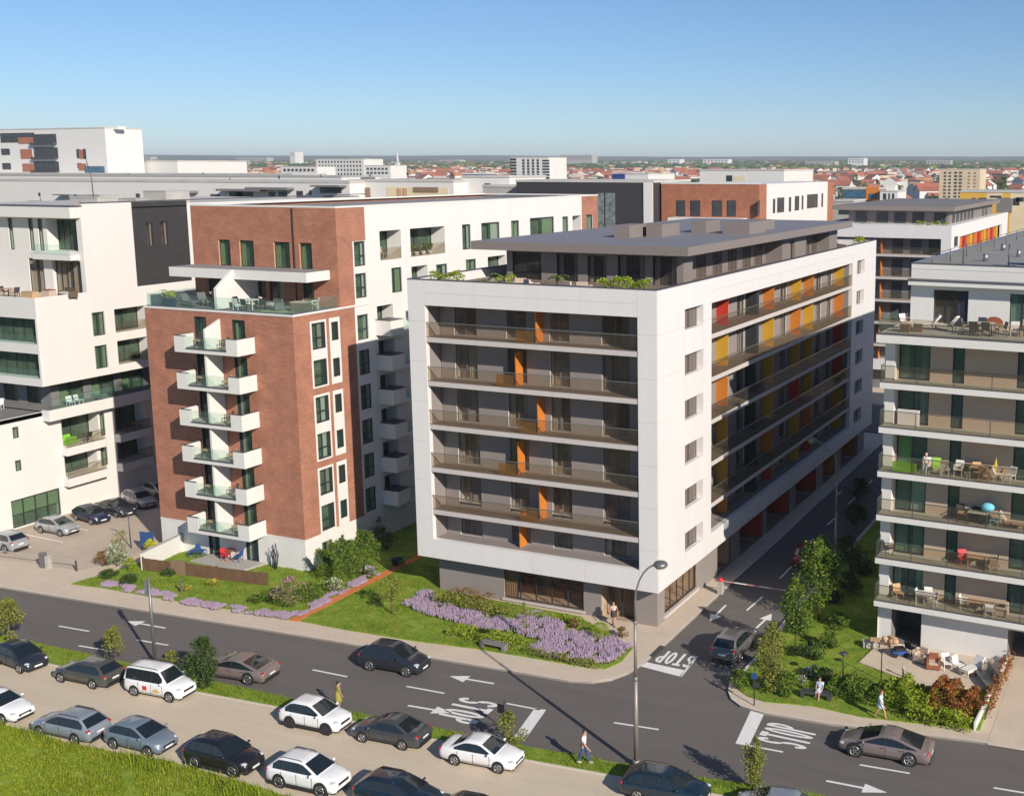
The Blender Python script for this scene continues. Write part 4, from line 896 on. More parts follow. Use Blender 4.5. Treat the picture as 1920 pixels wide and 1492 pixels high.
deco(t, 100, [(725,840,351,382)], 'cream_wall', 'loggia'); deco(t, 100, [(746,753,353,384),(756,764,353,384)], 'wood_tan', 'blind', .2, .2); deco(t, 100, [(776,822,351,360),(686,694,352,376)], 'curtain_brown', 'window', .2, .2)
t,_,_ = far_building('office_building', 'pale block with a small dark window on the roofs behind the white wing', 866, 955, 333, 104, 12, 'white_warm', None, None); deco(t, 104, [(909,919,344,352)], 'window_far')
t,_,_ = far_building('office_building', 'low pale annex with a plain wall next to the dark clad building', 905, 978, 351, 99, 6, 'concrete', None, None)
t,_,_ = far_building('apartment_building', 'long low white building, second row behind the terraced white building', -80, 640, 331, 150, 14, 'white_warm', None, None, 'concrete')
t,_,_ = far_building('apartment_building', 'pale flat roofed building, third row on the left', -80, 548, 327, 190, 14, 'white_warm', None, None, 'roof_pale')
t,_,_ = far_building('hall_building', 'plain white hall right of the tall white block', 232, 332, 303, 215, 30, 'white_warm', None)
# tall white block upper left
t,_,_ = far_building('apartment_building', 'tall white block with rust coloured balconies at the left edge of the skyline', -40, 196, 243, 200, 14, 'white_render', None, None, 'roof_pale')
deco(t, 200, [(0,64,250,268),(64,105,252,270),(63,108,277,297),(63,110,303,322),(2,18,279,291),(4,20,306,318),(143,151,280,297),(145,153,306,316)], 'window_far'); deco(t, 200, [(34,62,258,270),(38,60,280,298),(42,64,307,322),(148,160,281,298),(147,162,307,320)], 'brick_far', 'cladding', .2, .12)
deco(t, 200, [(60,106,268,272),(63,108,295,299),(63,110,320,325)], 'steel_dark', 'balcony', .2, 1.2); deco(t, 200, [(160,196,312,327)], 'bluish_glass', 'glazed_base', .2, .3); deco(t, 200, [(168,205,237,243)], 'white_render', 'lift_house', 6, -3)
# roof clutter of the white rows and a billboard
q = random.Random(15)
for i,(px,py,y) in enumerate(((70,377,60),(36,352,112),(150,350,112),(265,352,112),(345,349,112),(430,346,112),(520,342,112),(600,340,112),(690,339,108),(760,337,108),(560,329,198),(380,333,160),(240,335,160),(120,337,160))):
    p_ = HY(y,px,py); zt_ = p_.z; k = MB(); w_ = q.uniform(1.0,2.4); k.box(-w_/2,w_/2,-.7,.7,0,q.uniform(.6,1.3)); k.tube([(w_*.3,0,0),(w_*.3,0,1.9)],.05,5); k.ball((w_*.3,-.1,1.6),.3,.08,.3,8,0,5)
    o = k.build('roof_unit', 'steel' if i%3 else 'steel_dark', None, (p_.x,y,zt_-.6)); o['label'] = ['roof unit with dish above the white stepped building','roof unit with dish at the left edge of the white rows','roof unit with dish, second from the left on the white row','roof unit with dish in the middle left of the white row','roof unit with dish left of the brick top','roof unit with dish behind the left end of the brick parapet','roof unit with dish behind the middle of the brick parapet','roof unit with dish behind the right end of the brick parapet','roof unit with dish left of the yellow loggia','roof unit with dish above the yellow loggia','roof unit with dish on the third white row','roof unit with dish on the second white row, rightmost','roof unit with dish on the second white row, middle','roof unit with dish on the second white row, leftmost'][i]; o['category'] = 'roof unit'; o['group'] = 'roof units on the white rows'
p_ = HY(130,868,327); c_ = HY(130,932,331); t = thing('billboard', 'blue roof billboard with white frame behind the pale block', 'billboard', (p_.x,130,p_.z-4)); k = MB(); k.box(0,c_.x-p_.x,-.2,.2,2.2,4); k.build('panel','curtain_blue',t); k = MB(); k.box(-.1,c_.x-p_.x+.1,-.25,.25,4,4.25); k.box(-.1,.1,-.2,.2,-3,2.2); k.box(c_.x-p_.x-.1,c_.x-p_.x+.1,-.2,.2,-3,2.2); k.build('frame','white_render',t); k = MB(); k.box(c_.x-p_.x-1.6,c_.x-p_.x-.3,-.23,-.201,.2,2.1); k.build('panel','orange',t)
# landmarks in the middle distance
def grid_win(t, y, px0, px1, pt, pb_, nx, nz, fx=.5, fz=.5, m='window_far'):
    a, c, d = HY(y,px0,pt), HY(y,px1,pt), HY(y,px0,pb_); o = t.location; W_, H_ = c.x-a.x, a.z-d.z
    k = MB(); k.box(0,W_/nx*fx,-.12,.1,0,H_/nz*fz); me = k.mesh('window', m)
    for i in range(nx):
        for j in range(nz): link('window', me, t, (a.x-o.x+W_*(i+.5-fx/2)/nx,0,d.z-o.z+H_*(j+.25)/nz))
t,_,_ = far_building('apartment_tower', 'white ten storey tower with four window stripes and black end balconies', 958, 1028, 296, 430, 18, 'white_render'); grid_win(t, 430, 977, 1013, 299, 342, 4, 8, .45, .75); grid_win(t, 430, 1017, 1030, 299, 342, 1, 8, 1, .6); grid_win(t, 430, 957, 968, 297, 342, 1, 8, 1, .7, 'frame_dark')
t,_,_ = far_building('apartment_tower', 'beige concrete apartment tower above the trees on the right', 1762, 1838, 318, 560, 20, 'beige_wall'); grid_win(t, 560, 1768, 1786, 321, 372, 2, 8, .5, .5, 'window_far'); grid_win(t, 560, 1788, 1806, 321, 372, 2, 8, .6, .55); grid_win(t, 560, 1812, 1834, 321, 372, 2, 8, .35, .4, 'curtain_brown')
t,_,_ = far_building('apartment_tower', 'white apartment slab with many small square windows, left of centre in the far city', 592, 682, 299, 560, 20, 'white_render'); grid_win(t, 560, 596, 678, 300, 330, 14, 4, .45, .5)
t,_,_ = far_building('apartment_building', 'white low block with paired windows in front of the white slab', 526, 594, 313, 470, 16, 'white_render'); grid_win(t, 470, 530, 590, 315, 332, 8, 2, .6, .55)
t,_,_ = far_building('apartment_building', 'white stepped block at the right end of the white slab', 684, 732, 311, 520, 16, 'white_render'); grid_win(t, 520, 686, 728, 313, 328, 6, 2, .6, .5)
for px0,px1,pt,y,m_,lab in ((1049,1110,291,2600,'concrete','broad pale hospital block on the horizon right of the white tower'),(543,553,285,2300,'white_warm','small square tower block on the far left horizon'),(1166,1206,304,2900,'white_warm','pale row of flats in the far city centre'),(1318,1365,299,2900,'white_warm','white terraced flats with red roof far behind the brick wing'),
        (1252,1275,299,2800,'white_render','pair of white flats on the far plain'),(1510,1566,303,2500,'concrete','long grey shed on the far plain'),(1590,1620,297,2300,'white_render','white domed hall on the far green plain'),(1738,1782,301,2700,'concrete','long white warehouse on the far right plain'),(825,862,300,2900,'concrete','low white factory halls left of the white tower'),(440,500,296,2900,'concrete','cluster of white flats far left of centre'),(240,282,294,3000,'concrete','white sheds on the far left plain')):
    t,_,_ = far_building('far_block', lab, px0, px1, pt, y, 30, m_); grid_win(t, y, px0+1, px1-1, pt+1, pt+9, max(3, (px1-px0)//6), 2, .5, .45)
k = thing('church_tower', 'slim white church spire on the left horizon', 'church', (*HY(1500,745,300).xy, gz(*HY(1500,745,300).xy))); z_ = HY(1500,745,284).z-k.location.z; m_ = MB(); m_.box(-3,3,-3,3,-1,z_*.5); m_.build('wall','white_render',k); m_ = MB(); m_.tube([(0,0,z_*.5),(0,0,z_)],[3.2,.2],6); m_.build('spire','white_warm',k)
# right middle distance: yellow buildings, blue glazed house, white house
t,_,_ = far_building('office_building', 'yellow flat roofed building right of the brown penthouse roof', 1800, 1898, 361, 190, 14, 'yellow_wall'); deco(t,190,[(1823,1829,371,379),(1835,1850,371,379),(1856,1878,367,371)],'window_far'); deco(t,190,[(1850,1880,362,379)],'cream_wall','wall_panel',.2,.03)
t,_,_ = far_building('apartment_building', 'cream building with grey gable at the right edge of the photo', 1895, 1990, 362, 165, 14, 'cream_wall'); deco(t,165,[(1900,1912,372,385),(1905,1920,370,378)],'window_far'); deco(t,165,[(1870,1899,372,398)],'concrete_dark','gable',3,1.0)
t,_,_ = far_building('office_building', 'house with blue glazed front and orange rounded gable, behind the white wing end', 1580, 1648, 355, 240, 14, 'brick_far'); deco(t,240,[(1581,1622,356,371),(1630,1645,363,373)],'bluish_glass','glazing',.2,.3); deco(t,240,[(1624,1648,351,376)],'orange','gable',.5,.15); deco(t,240,[(1573,1626,378,384)],'concrete_dark','balcony',.2,1.0)
t,_,_ = far_building('house', 'small white cube house with roof room right of the blue glazed house', 1650, 1683, 360, 235, 10, 'white_render'); deco(t,235,[(1656,1662,363,374),(1666,1669,363,374),(1673,1677,363,374)],'window_far'); deco(t,235,[(1658,1675,348,360)],'white_render','roof_room',5,-2)
t,_,_ = far_building('house', 'pale balcony house with dark openings, left of the second brown roof', 1560, 1600, 378, 175, 10, 'concrete'); deco(t,175,[(1573,1625,386,390),(1573,1592,393,402)],'window_far')
t,_,_ = far_building('hall_building', 'white roof hall above the second brick building', 1312, 1470, 320, 220, 25, 'white_render'); deco(t,220,[(1362,1373,329,341)],'frame_dark'); deco(t,220,[(1376,1398,331,341)],'cream_wall','loggia')
t,_,_ = far_building('hall_building', 'blue box with white annex on the roofs behind the dark clad building', 1147, 1215, 327, 260, 20, 'white_render'); deco(t,260,[(1150,1172,326,340)],'curtain_blue','blue_box',.3,.5)
# ---- houses with tiled roofs
def house_proto(w, d, h, rh, wm, rm):
    t = thing('house', 'far house', 'house', (0,0,-50))
    k = MB(); k.box(-w/2,w/2,-d/2,d/2,-3,h); k.add([(-w/2,-d/2,h),(w/2,-d/2,h),(w/2,d/2,h),(-w/2,d/2,h),(-w/2,0,h+rh*.97),(w/2,0,h+rh*.97)], ((0,4,3),(1,2,5)), 0); wl = k.build('wall', wm, t)
    k = MB(); e = .5; k.add([(-w/2-e,-d/2-e,h-.2),(w/2+e,-d/2-e,h-.2),(w/2+e,0,h+rh),(-w/2-e,0,h+rh),(-w/2-e,d/2+e,h-.2),(w/2+e,d/2+e,h-.2)], ((0,1,2,3),(3,2,5,4)), 0); k.build('roof', rm, t)
    wn = MB(); wn.box(-.6,.6,-.05,.02,0,1.3); me = wn.mesh('window', 'window_far')
    for x in (-w/4,w/4):
        for z in ((1.2,) if h < 4.5 else (1.2,4.0)): link('window', me, t, (x,-d/2,z))
    return t
protos = [house_proto(12,9,5.6,3.2,'white_render','tile_red'), house_proto(15,10,6,3.6,'white_warm','tile_orange'), house_proto(10,9,3.4,3,'cream_wall','tile_brown'), house_proto(22,12,8.5,4,'white_render','tile_red')]
words = ['white walled house under a dark red tiled roof in the far suburb','long white house under an orange tiled roof in the far suburb','low cream house under a brown tiled roof in the far suburb','large white block under a dark red tiled roof in the far suburb']
q = random.Random(77); cnt = 0; placed = []
first = [True]*4
def place_house(x, y, i, rz):
    l = (x,y,gz(x,y))
    if first[i]: o = protos[i]; o.location = l; o.rotation_euler = (0,0,rz); first[i] = False
    else: o = dup(protos[i], l, rz)
    o['label'] = words[i]; o['group'] = ['white houses with dark red roofs','white houses with orange roofs','cream houses with brown roofs','large blocks with dark red roofs'][i]
tries = 0
while cnt < 290 and tries < 6000:
    tries += 1
    px = q.uniform(235,1930); dens = 1.0 if px > 1030 else .55
    d = 330+1500*q.random()**1.5
    if q.random() > dens: continue
    a = ray(px, 320); v = Vector((a.x,a.y)).normalized(); x, y = CX+v.x*d, CY+v.y*d
    if d < 480 and px < 1560: continue
    if any((x-u)**2+(y-w)**2 < (15+d*.012)**2 for u, w in placed): continue
    placed.append((x,y)); cnt += 1; place_house(x, y, q.choice((0,0,1,2,3) if d < 900 else (0,1,3,3)), q.uniform(0,3.14))
# the farthest roofs read as one mass
m = MB()
for _ in range(5200):
    px = q.uniform(150,1930); d = 1050+3300*q.random(); a = ray(px, 320); v = Vector((a.x,a.y)).normalized(); x, y = CX+v.x*d, CY+v.y*d; z = gz(x,y); w = q.uniform(6,22); h = q.uniform(3.5,9); ang = q.uniform(0,3)
    m.obox((x,y), ang, w, 9, z-1, z+h, q.choice((0,0,1))); m.obox((x,y), ang, w+.8, 9.8, z+h, z+h+1.6, q.choice((2,2,3,5,4,1)))
o = m.build('distant_town', ['white_render','beige_wall','tile_red','tile_orange','concrete','tile_brown']); o['kind'] = 'stuff'; o['label'] = 'scattered roofs of the far town in front of the ridge'; o['category'] = 'town'
# ---- haze: the air between here and the ridge
hz = bpy.data.materials.new('haze'); hz.use_nodes = True; t = hz.node_tree; t.nodes.remove(t.nodes['Principled BSDF'])
v = node(t,'VolumePrincipled'); v.inputs['Color'].default_value = (.80,.90,1.0,1); v.inputs['Density'].default_value = 1.25e-4; v.inputs['Anisotropy'].default_value = 0.0
t.links.new(v.outputs[0], t.nodes['Material Output'].inputs['Volume']); M['haze'] = hz
k = MB(); k.box(-9500,9500,-9500,9500,-3.5,140); o = k.build('haze', 'haze', kind='stuff'); o['label'] = 'thin blue haze over the far city'; o['category'] = 'haze'
# ================================================================ PLANTS
leaf_mat('leaf_mid', (0.058,0.124,0.020), (0.165,0.247,0.033), (0.264,0.314,0.049))
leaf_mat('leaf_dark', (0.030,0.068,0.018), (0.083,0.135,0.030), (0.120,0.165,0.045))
leaf_mat('leaf_olive', (0.124,0.165,0.033), (0.281,0.297,0.058), (0.396,0.346,0.083))
leaf_mat('leaf_lime', (0.148,0.247,0.020), (0.346,0.429,0.033), (0.495,0.528,0.066))
leaf_mat('leaf_yellow', (0.330,0.363,0.033), (0.742,0.693,0.049), (0.800,0.800,0.132))
leaf_mat('leaf_red', (.18,.07,.02), (.46,.15,.05), (.40,.30,.05))
leaf_mat('leaf_rust', (0.165,0.116,0.049), (0.330,0.181,0.066), (0.264,0.231,0.066))
leaf_mat('leaf_pale', (0.120,0.180,0.072), (0.360,0.396,0.192), (0.744,0.720,0.504))
leaf_mat('petal_pink', (.60,.18,.38), (.80,.42,.60))
leaf_mat('petal_lilac', (.56,.42,.58), (.74,.60,.72), (.82,.72,.80))
leaf_mat('petal_blue', (0.060,0.050,0.320), (0.140,0.100,0.450))
leaf_mat('petal_yellow', (0.650,0.480,0.020), (0.750,0.620,0.100))
leaf_mat('petal_white', (0.700,0.680,0.550), (0.800,0.790,0.700))
def rdir(q):
    z = q.uniform(-1,1); a = q.uniform(0,6.2832); s = math.sqrt(1-z*z); return Vector((s*math.cos(a), s*math.sin(a), z))
def leaf(m, p, q, s, mi=0, up=.35):
    d = rdir(q); d.z = abs(d.z)*.6; d.normalize(); e = d.cross(rdir(q)).normalized(); l = s*q.uniform(.7,1.35)
    a = p+e*l*.32; b_ = p-e*l*.32; t_ = p+d*l*.9
    m.add([p-d*l*.1, a+d*l*.35, t_, b_+d*l*.35], ((0,1,2,3),), mi)
def crown(m, rx, ry, z0, z1, n, s, seed, clumps=16, taper=0.0, hollow=.55, mis=(0,), lean=0.0):
    """leaf cloud made of clumps; taper 0 = egg, 1 = cone"""
    q = random.Random(seed); cl = []
    for i in range(clumps):
        t = q.random()**.8; r_ = (math.sin(math.pi*min(1,max(.08,t*.86+.1)))**.7)*(1-taper)+taper*(1-t)*1.05
        a = q.uniform(0,6.283)+i*2.4; k = q.uniform(.25,.8)
        cl.append((Vector((rx*r_*k*math.cos(a)+lean*t, ry*r_*k*math.sin(a), z0+(z1-z0)*(.08+.84*t))), q.uniform(.28,.46)*max(.35,r_)))
    for i in range(n):
        c, cr = cl[i % clumps]; d = rdir(q); k = (hollow+(1-hollow)*q.random())
        p = c+Vector((d.x*rx*cr*k*1.25, d.y*ry*cr*k*1.25, d.z*(z1-z0)*.5*cr*k*1.1))
        if p.z < z0*.6: p.z = z0*.6+.02
        leaf(m, p, q, s, q.choice(mis))
    return cl
def tree(x, y, h, w, lab, lm, z0=None, trunk_r=.06, n=2200, s=.15, seed=1, taper=0, clumps=18, cat='tree', name='tree', group=None, bloom=None, z=0.0, lean=0.0):
    z0 = h*.3 if z0 is None else z0
    t = thing(name, lab, cat, (x,y,z), 0, group); m = MB(); mats = [lm]+([bloom] if bloom else [])
    cl = crown(m, w/2, w/2, z0, h, n, s, seed, clumps, taper, lean=lean)
    if bloom:
        q = random.Random(seed+9)
        for i in range(n//3):
            c, cr = cl[i % clumps]; d = rdir(q); d.z = abs(d.z); p = c+Vector((d.x*w/2*cr*1.3, d.y*w/2*cr*1.3, d.z*(h-z0)*.55*cr*1.15)); leaf(m, p, q, s*.9, 1)
    m.build('crown', mats, t)
    k = MB(); q = random.Random(seed); k.tube([(0,0,-.1),(.02,.01,h*.35),(lean*.5,.02,h*.7)], [trunk_r*1.25,trunk_r,trunk_r*.35], 7)
    for c, cr in cl[:7]: b0 = Vector((lean*.3,.01,min(c.z*.75,h*.55))); k.tube([b0,(b0+c)/2+Vector((0,0,.05)),c], [trunk_r*.4,trunk_r*.28,trunk_r*.12], 5)
    k.build('trunk', 'bark', t); return t
def P2(px, py, z=0.0): p = G(px, py, z); return p.x, p.y
def bush(px, py, h, w, lab, lm, n=900, s=.11, seed=1, name='bush', z=0.0, **k): x, y = P2(px, py, z); return tree(x, y, h, w, lab, lm, z0=.05, trunk_r=.03, n=n, s=s, seed=seed, cat='bush', name=name, z=z, **k)
# trees along the verge
tree(*P2(18,1205), 3.0, 2.2, 'olive green tree at the left edge of the photo above the dark parked car', 'leaf_olive', .2, .06, 3000, .14, 2, .25, 22)
tree(*P2(217,1246), 2.5, 1.6, 'thin yellow green young tree behind the dark olive estate car', 'leaf_olive', .35, .035, 1500, .12, 3, .2, 16)
tree(*P2(382,1284), 3.1, 2.5, 'dense dark green conical tree right of the white van', 'leaf_dark', .1, .07, 4200, .13, 4, .35, 30)
bush(322,1246, .9, 1.3, 'low olive bush at the lamp post base beside the dark conical tree', 'leaf_olive', 700, .1, 5)
tree(*P2(962,1400), 2.1, 1.6, 'leafy young tree at the small black sign by the stop lettering', 'leaf_olive', .1, .035, 1300, .12, 6, 0, 14)
tree(*P2(1412,1481), 2.9, 1.35, 'slim egg shaped young tree on the verge at the bottom right', 'leaf_olive', .15, .04, 2400, .11, 7, .2, 22)
# lawn beside the orange path
tree(*P2(735,1152), 2.9, 1.7, 'young tree with a thin pale trunk on the lawn beside the orange path', 'leaf_olive', 1.0, .05, 900, .13, 8, 0, 12)
tree(*P2(987,1198), 2.9, .7, 'very thin sapling rising out of the lavender bed', 'leaf_olive', .7, .025, 260, .1, 9, .2, 8)
# corner bed right of the side street
tree(*P2(1535,1163), 5.9, 3.1, 'tallest green street tree beside the barrier on the side street', 'leaf_mid', 1.1, .08, 6500, .17, 10, .1, 34)
tree(*P2(1491,1226), 4.9, 1.9, 'slimmer green street tree next to the tallest one', 'leaf_mid', 1.2, .06, 4000, .15, 11, .1, 26)
tree(*P2(1448,1298), 4.4, 2.3, 'loose olive tree at the corner of the planted bed by the grey car', 'leaf_olive', .3, .05, 3600, .13, 12, .1, 26)
for i,(px,py,h,w,l,lm) in enumerate([(1388,1288,1.0,1.5,'broad leaved green bush at the rounded kerb corner','leaf_mid'),(1478,1305,1.5,1.7,'dense green bush left of the seated woman','leaf_mid'),(1430,1250,1.3,1.6,'green bush along the side street kerb','leaf_mid'),(1458,1228,1.5,1.6,'bright bush between the two slim trees and the kerb','leaf_olive'),
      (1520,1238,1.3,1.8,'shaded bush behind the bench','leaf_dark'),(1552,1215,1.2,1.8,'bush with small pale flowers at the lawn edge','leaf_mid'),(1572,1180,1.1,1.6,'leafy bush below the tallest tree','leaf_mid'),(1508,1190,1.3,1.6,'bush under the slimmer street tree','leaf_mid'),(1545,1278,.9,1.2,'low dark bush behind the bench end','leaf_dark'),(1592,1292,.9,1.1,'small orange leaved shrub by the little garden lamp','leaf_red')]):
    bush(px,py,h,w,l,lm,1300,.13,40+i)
bush(1522,1270,.8,1.0,'dark bush with deep blue flowers behind the bench','leaf_dark',600,.1,55,bloom='petal_blue'); bush(1503,1284,.6,.8,'small lilac flowering bush at the left end of the bench','leaf_mid',350,.08,56,bloom='petal_lilac')
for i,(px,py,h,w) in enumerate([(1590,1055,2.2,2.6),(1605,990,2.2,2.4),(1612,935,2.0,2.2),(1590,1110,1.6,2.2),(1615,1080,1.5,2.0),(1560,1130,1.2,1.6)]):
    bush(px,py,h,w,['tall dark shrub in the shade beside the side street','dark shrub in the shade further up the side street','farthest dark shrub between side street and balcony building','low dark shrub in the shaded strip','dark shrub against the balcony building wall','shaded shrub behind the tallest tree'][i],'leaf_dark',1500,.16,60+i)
# hedges: boxes of leaves
def hedge(lab, a, b_, h, w, lm, n, s, seed, name='hedge', z=0.0, bloom=None, h2=None):
    a, b_ = Vector((*a,0)), Vector((*b_,0)); d = b_-a; L_ = d.length; d.normalize(); nn = Vector((-d.y,d.x,0)); q = random.Random(seed); m = MB()
    for i in range(n):
        t_ = q.random(); hh = (h+(h2-h)*t_ if h2 else h)*(1+.16*math.sin(t_*L_*3.1+seed)+.1*math.sin(t_*L_*7.3)); sd = q.random()
        u_ = q.uniform(-1,1); zz = q.random()**.7
        if sd < .45: zz = q.uniform(.86,1.03)
        else: u_ = math.copysign(q.uniform(.8,1.05), u_)
        p = a+d*t_*L_+nn*u_*w/2*(1+.15*math.sin(t_*L_*4+zz*3)); p.z = .05+zz*hh
        leaf(m, p-a, q, s, 0 if not bloom or q.random() > .12 else 1)
    t = thing(name, lab, 'hedge' if name == 'hedge' else name.split('_')[-1], (a.x,a.y,z)); m.build('foliage', [lm]+([bloom] if bloom else []), t)
    k = MB(); k.tube([(0,0,.02),tuple((b_-a)*.5+Vector((0,0,h*.35))),tuple((b_-a)+Vector((0,0,.02)))], [.05,.04,.05], 5); k.build('stem', 'bark', t); return t
hedge('tall clipped green hedge at the corner of the brick building', P2(612,1098), P2(700,1066), 2.4, 1.7, 'leaf_mid', 11000, .13, 3)
hedge('green hedge along the pavement below the white balcony building', P2(1560,1300), P2(1660,1322), 1.0, 1.3, 'leaf_mid', 3200, .13, 4)
hedge('yellow green middle stretch of the pavement hedge', P2(1662,1318), P2(1745,1335), 1.3, 1.4, 'leaf_lime', 3200, .14, 5)
hedge('red leaved end of the pavement hedge next to the driveway', P2(1752,1332), P2(1828,1352), 1.6, 1.5, 'leaf_red', 3600, .14, 6)
hedge('green lower leaves in front of the red hedge end', P2(1700,1348), P2(1820,1372), .8, .7, 'leaf_lime', 1600, .13, 7)
hedge('orange leaved plant row on the ramp wall', (21.05,-3.4), (21.3,4.4), .75, .5, 'leaf_red', 1500, .12, 8, 'plant_row')
hedge('low hedge of mixed shrubs between the lavender and the grey wall', P2(818,1132), P2(955,1162), .85, 1.0, 'leaf_olive', 2600, .12, 9, h2=.6)
hedge('low rusty shrub row against the grey wall', P2(848,1122), P2(925,1138), .75, .7, 'leaf_rust', 900, .11, 10)
hedge('narrow green planting under the shop window', P2(985,1160), P2(1092,1170), .4, .5, 'leaf_lime', 900, .1, 11)
hedge('green ground plants between lavender bed and pavement bench', P2(850,1186), P2(985,1215), .4, 1.2, 'leaf_lime', 2600, .11, 12)
hedge('dry grassy edge of the lavender bed along the pavement', P2(985,1226), P2(1120,1254), .35, .45, 'leaf_olive', 1200, .1, 13)
x_, y_ = P2(1125,1199); m = MB(); q = random.Random(4); t = thing('topiary_ball', 'round clipped green ball shrub at the entrance corner', 'bush', (x_,y_,0))
for i in range(2000): d = rdir(q); leaf(m, Vector((d.x*.56,d.y*.56,.58+d.z*.54)), q, .07)
m.build('foliage', 'leaf_lime', t); k = MB(); k.tube([(0,0,0),(0,0,.3)], .05, 6); k.build('stem', 'bark', t)
bush(1167,1196,.75,.9,'rusty brown shrub right of the round clipped ball','leaf_rust',600,.1,70); bush(1077,1178,.75,.8,'dark red brown shrub beside the entrance paving','leaf_rust',500,.1,71)
# garden of the brick building
for i,(px,py,h,w,l,lm,bl) in enumerate([(219,1062,1.9,1.6,'white flowering shrub at the corner of the brown fence','leaf_pale','petal_white'),(193,1062,1.3,1.2,'rusty orange shrub left of the white flowering one','leaf_rust',None),(228,1048,2.5,1.5,'tall loose olive shrub behind the white flowering one','leaf_olive',None),(247,1072,1.1,1.1,'round yellow green shrub at the fence corner','leaf_lime',None),(283,1038,1.2,1.1,'bright yellow shrub next to the blue board','leaf_yellow',None),
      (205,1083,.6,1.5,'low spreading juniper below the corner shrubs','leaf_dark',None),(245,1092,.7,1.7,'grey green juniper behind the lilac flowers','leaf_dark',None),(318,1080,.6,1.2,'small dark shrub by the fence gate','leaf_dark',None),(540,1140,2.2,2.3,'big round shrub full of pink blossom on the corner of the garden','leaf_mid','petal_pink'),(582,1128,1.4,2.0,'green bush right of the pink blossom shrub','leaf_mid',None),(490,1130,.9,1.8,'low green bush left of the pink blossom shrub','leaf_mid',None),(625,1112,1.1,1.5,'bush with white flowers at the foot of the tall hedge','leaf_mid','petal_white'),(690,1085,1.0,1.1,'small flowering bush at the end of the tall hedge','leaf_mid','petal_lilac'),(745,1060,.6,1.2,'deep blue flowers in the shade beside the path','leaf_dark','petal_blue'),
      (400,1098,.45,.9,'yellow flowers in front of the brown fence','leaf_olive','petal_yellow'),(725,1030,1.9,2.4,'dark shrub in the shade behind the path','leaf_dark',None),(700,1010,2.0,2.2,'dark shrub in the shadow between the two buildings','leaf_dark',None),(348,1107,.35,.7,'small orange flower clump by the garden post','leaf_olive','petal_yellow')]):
    bush(px,py,h,w,l,lm,1500 if w > 1.5 else 800,.11,80+i,bloom=bl)
# lavender: uncountable spikes
def lavender(lab, poly, n, seed, hmax=.5, cat='lavender', gate=0):
    m = MB()
    for x, y, q in scatter(poly, n, None, seed):
        sz = q.uniform(.6,1)
        if gate and math.sin(x*3.1+y*1.7)+math.sin(x*1.3-y*2.9)+.5*math.sin(x*7) < gate-.6+q.random()*.8: continue
        for _ in range(9):
            a = q.uniform(0,6.283); r_ = q.uniform(0,.17); h = hmax*sz*q.uniform(.6,1); bx, by = x+r_*math.cos(a), y+r_*math.sin(a); tx, ty = bx+.35*r_*math.cos(a)*h*3, by+.35*r_*math.sin(a)*h*3; w = .016
            m.add([(bx-w,by,.05),(bx+w,by,.05),(tx,ty,h*.7)], ((0,1,2),), 1)
            e = .028; zz = h*.62; m.add([(tx-e,ty-e*.6,zz),(tx+e,ty-e*.6,zz),(tx,ty+e,zz),(tx,ty,h+.06)], ((0,1,3),(1,2,3),(2,0,3)), 0)
    o = m.build('lavender', ['petal_lilac','leaf_olive']); o['kind'] = 'stuff'; o['label'] = lab; o['category'] = cat
bedM = [P2(*q_) for q_ in ((758,1137),(785,1115),(812,1115),(815,1134),(890,1152),(945,1167),(985,1156),(1010,1152),(1055,1174),(1075,1189),(1135,1200),(1180,1206),(1184,1217),(1142,1247),(1100,1246),(1010,1229),(990,1219),(1010,1204),(970,1191),(900,1183),(865,1172),(800,1155))]
lavender('broad lilac lavender bed in front of the grey apartment building', bedM, 5200, 3, gate=-.9)
def strip(pts, w):
    A = [Vector((*P2(*p_),0)) for p_ in pts]; L_, R_ = [], []
    for i, p_ in enumerate(A):
        d = (A[min(i+1,len(A)-1)]-A[max(i-1,0)]).normalized(); L_.append((p_.x-d.y*w/2,p_.y+d.x*w/2)); R_.append((p_.x+d.y*w/2,p_.y-d.x*w/2))
    return L_+R_[::-1]
lavender('lilac flower strip along the front edge of the brick building garden', strip([(196,1096),(250,1108),(300,1116),(318,1122),(345,1128),(400,1139),(470,1148),(545,1158)], .75), 3400, 4, .3, 'flowers', .12)
lavender('lilac flowers along the left side of the orange path', strip([(556,1155),(610,1128),(640,1110),(705,1078)], .7), 2000, 5, .3, 'flowers', .12)
# roof terrace planting of the main building
hedge('bright green hedge behind the roof parapet at the left corner', (-17.0,.75), (-14.6,.75), .9, .7, 'leaf_lime', 1300, .12, 21, z=21.55)
hedge('bright green hedge behind the roof parapet at the right corner', (-4.3,.8), (-.9,.8), 1.0, .75, 'leaf_lime', 2000, .12, 22, z=21.55)
def palm(x, y, z, lab, h, n, L_, seed, lm='leaf_lime'):
    t = thing('palm_plant', lab, 'plant', (x,y,z)); m = MB(); q = random.Random(seed)
    for i in range(n):
        a = 6.283*i/n+q.uniform(-.2,.2); up = q.uniform(.5,1.2); pts = []
        for j in range(6): s_ = j/5; pts.append(Vector((math.cos(a)*L_*s_, math.sin(a)*L_*s_, h+L_*(up*s_-1.0*s_*s_))))
        for j in range(5):
            d = pts[j+1]-pts[j]; sd = d.cross(Vector((0,0,1))).normalized(); w = .2*(1-abs(j-2)/4)
            for sg in (-1,1): m.add([pts[j],pts[j+1],pts[j]+d*.6+sd*sg*w+Vector((0,0,-.05))], ((0,1,2),))
    m.build('fronds', lm, t); k = MB(); k.tube([(0,0,.3),(0,0,h)], .05, 6); k.build('trunk', 'bark', t); k = MB(); k.tube([(0,0,0),(0,0,.4)], [.18,.25], 10); k.build('pot', 'pot_white', t); return t
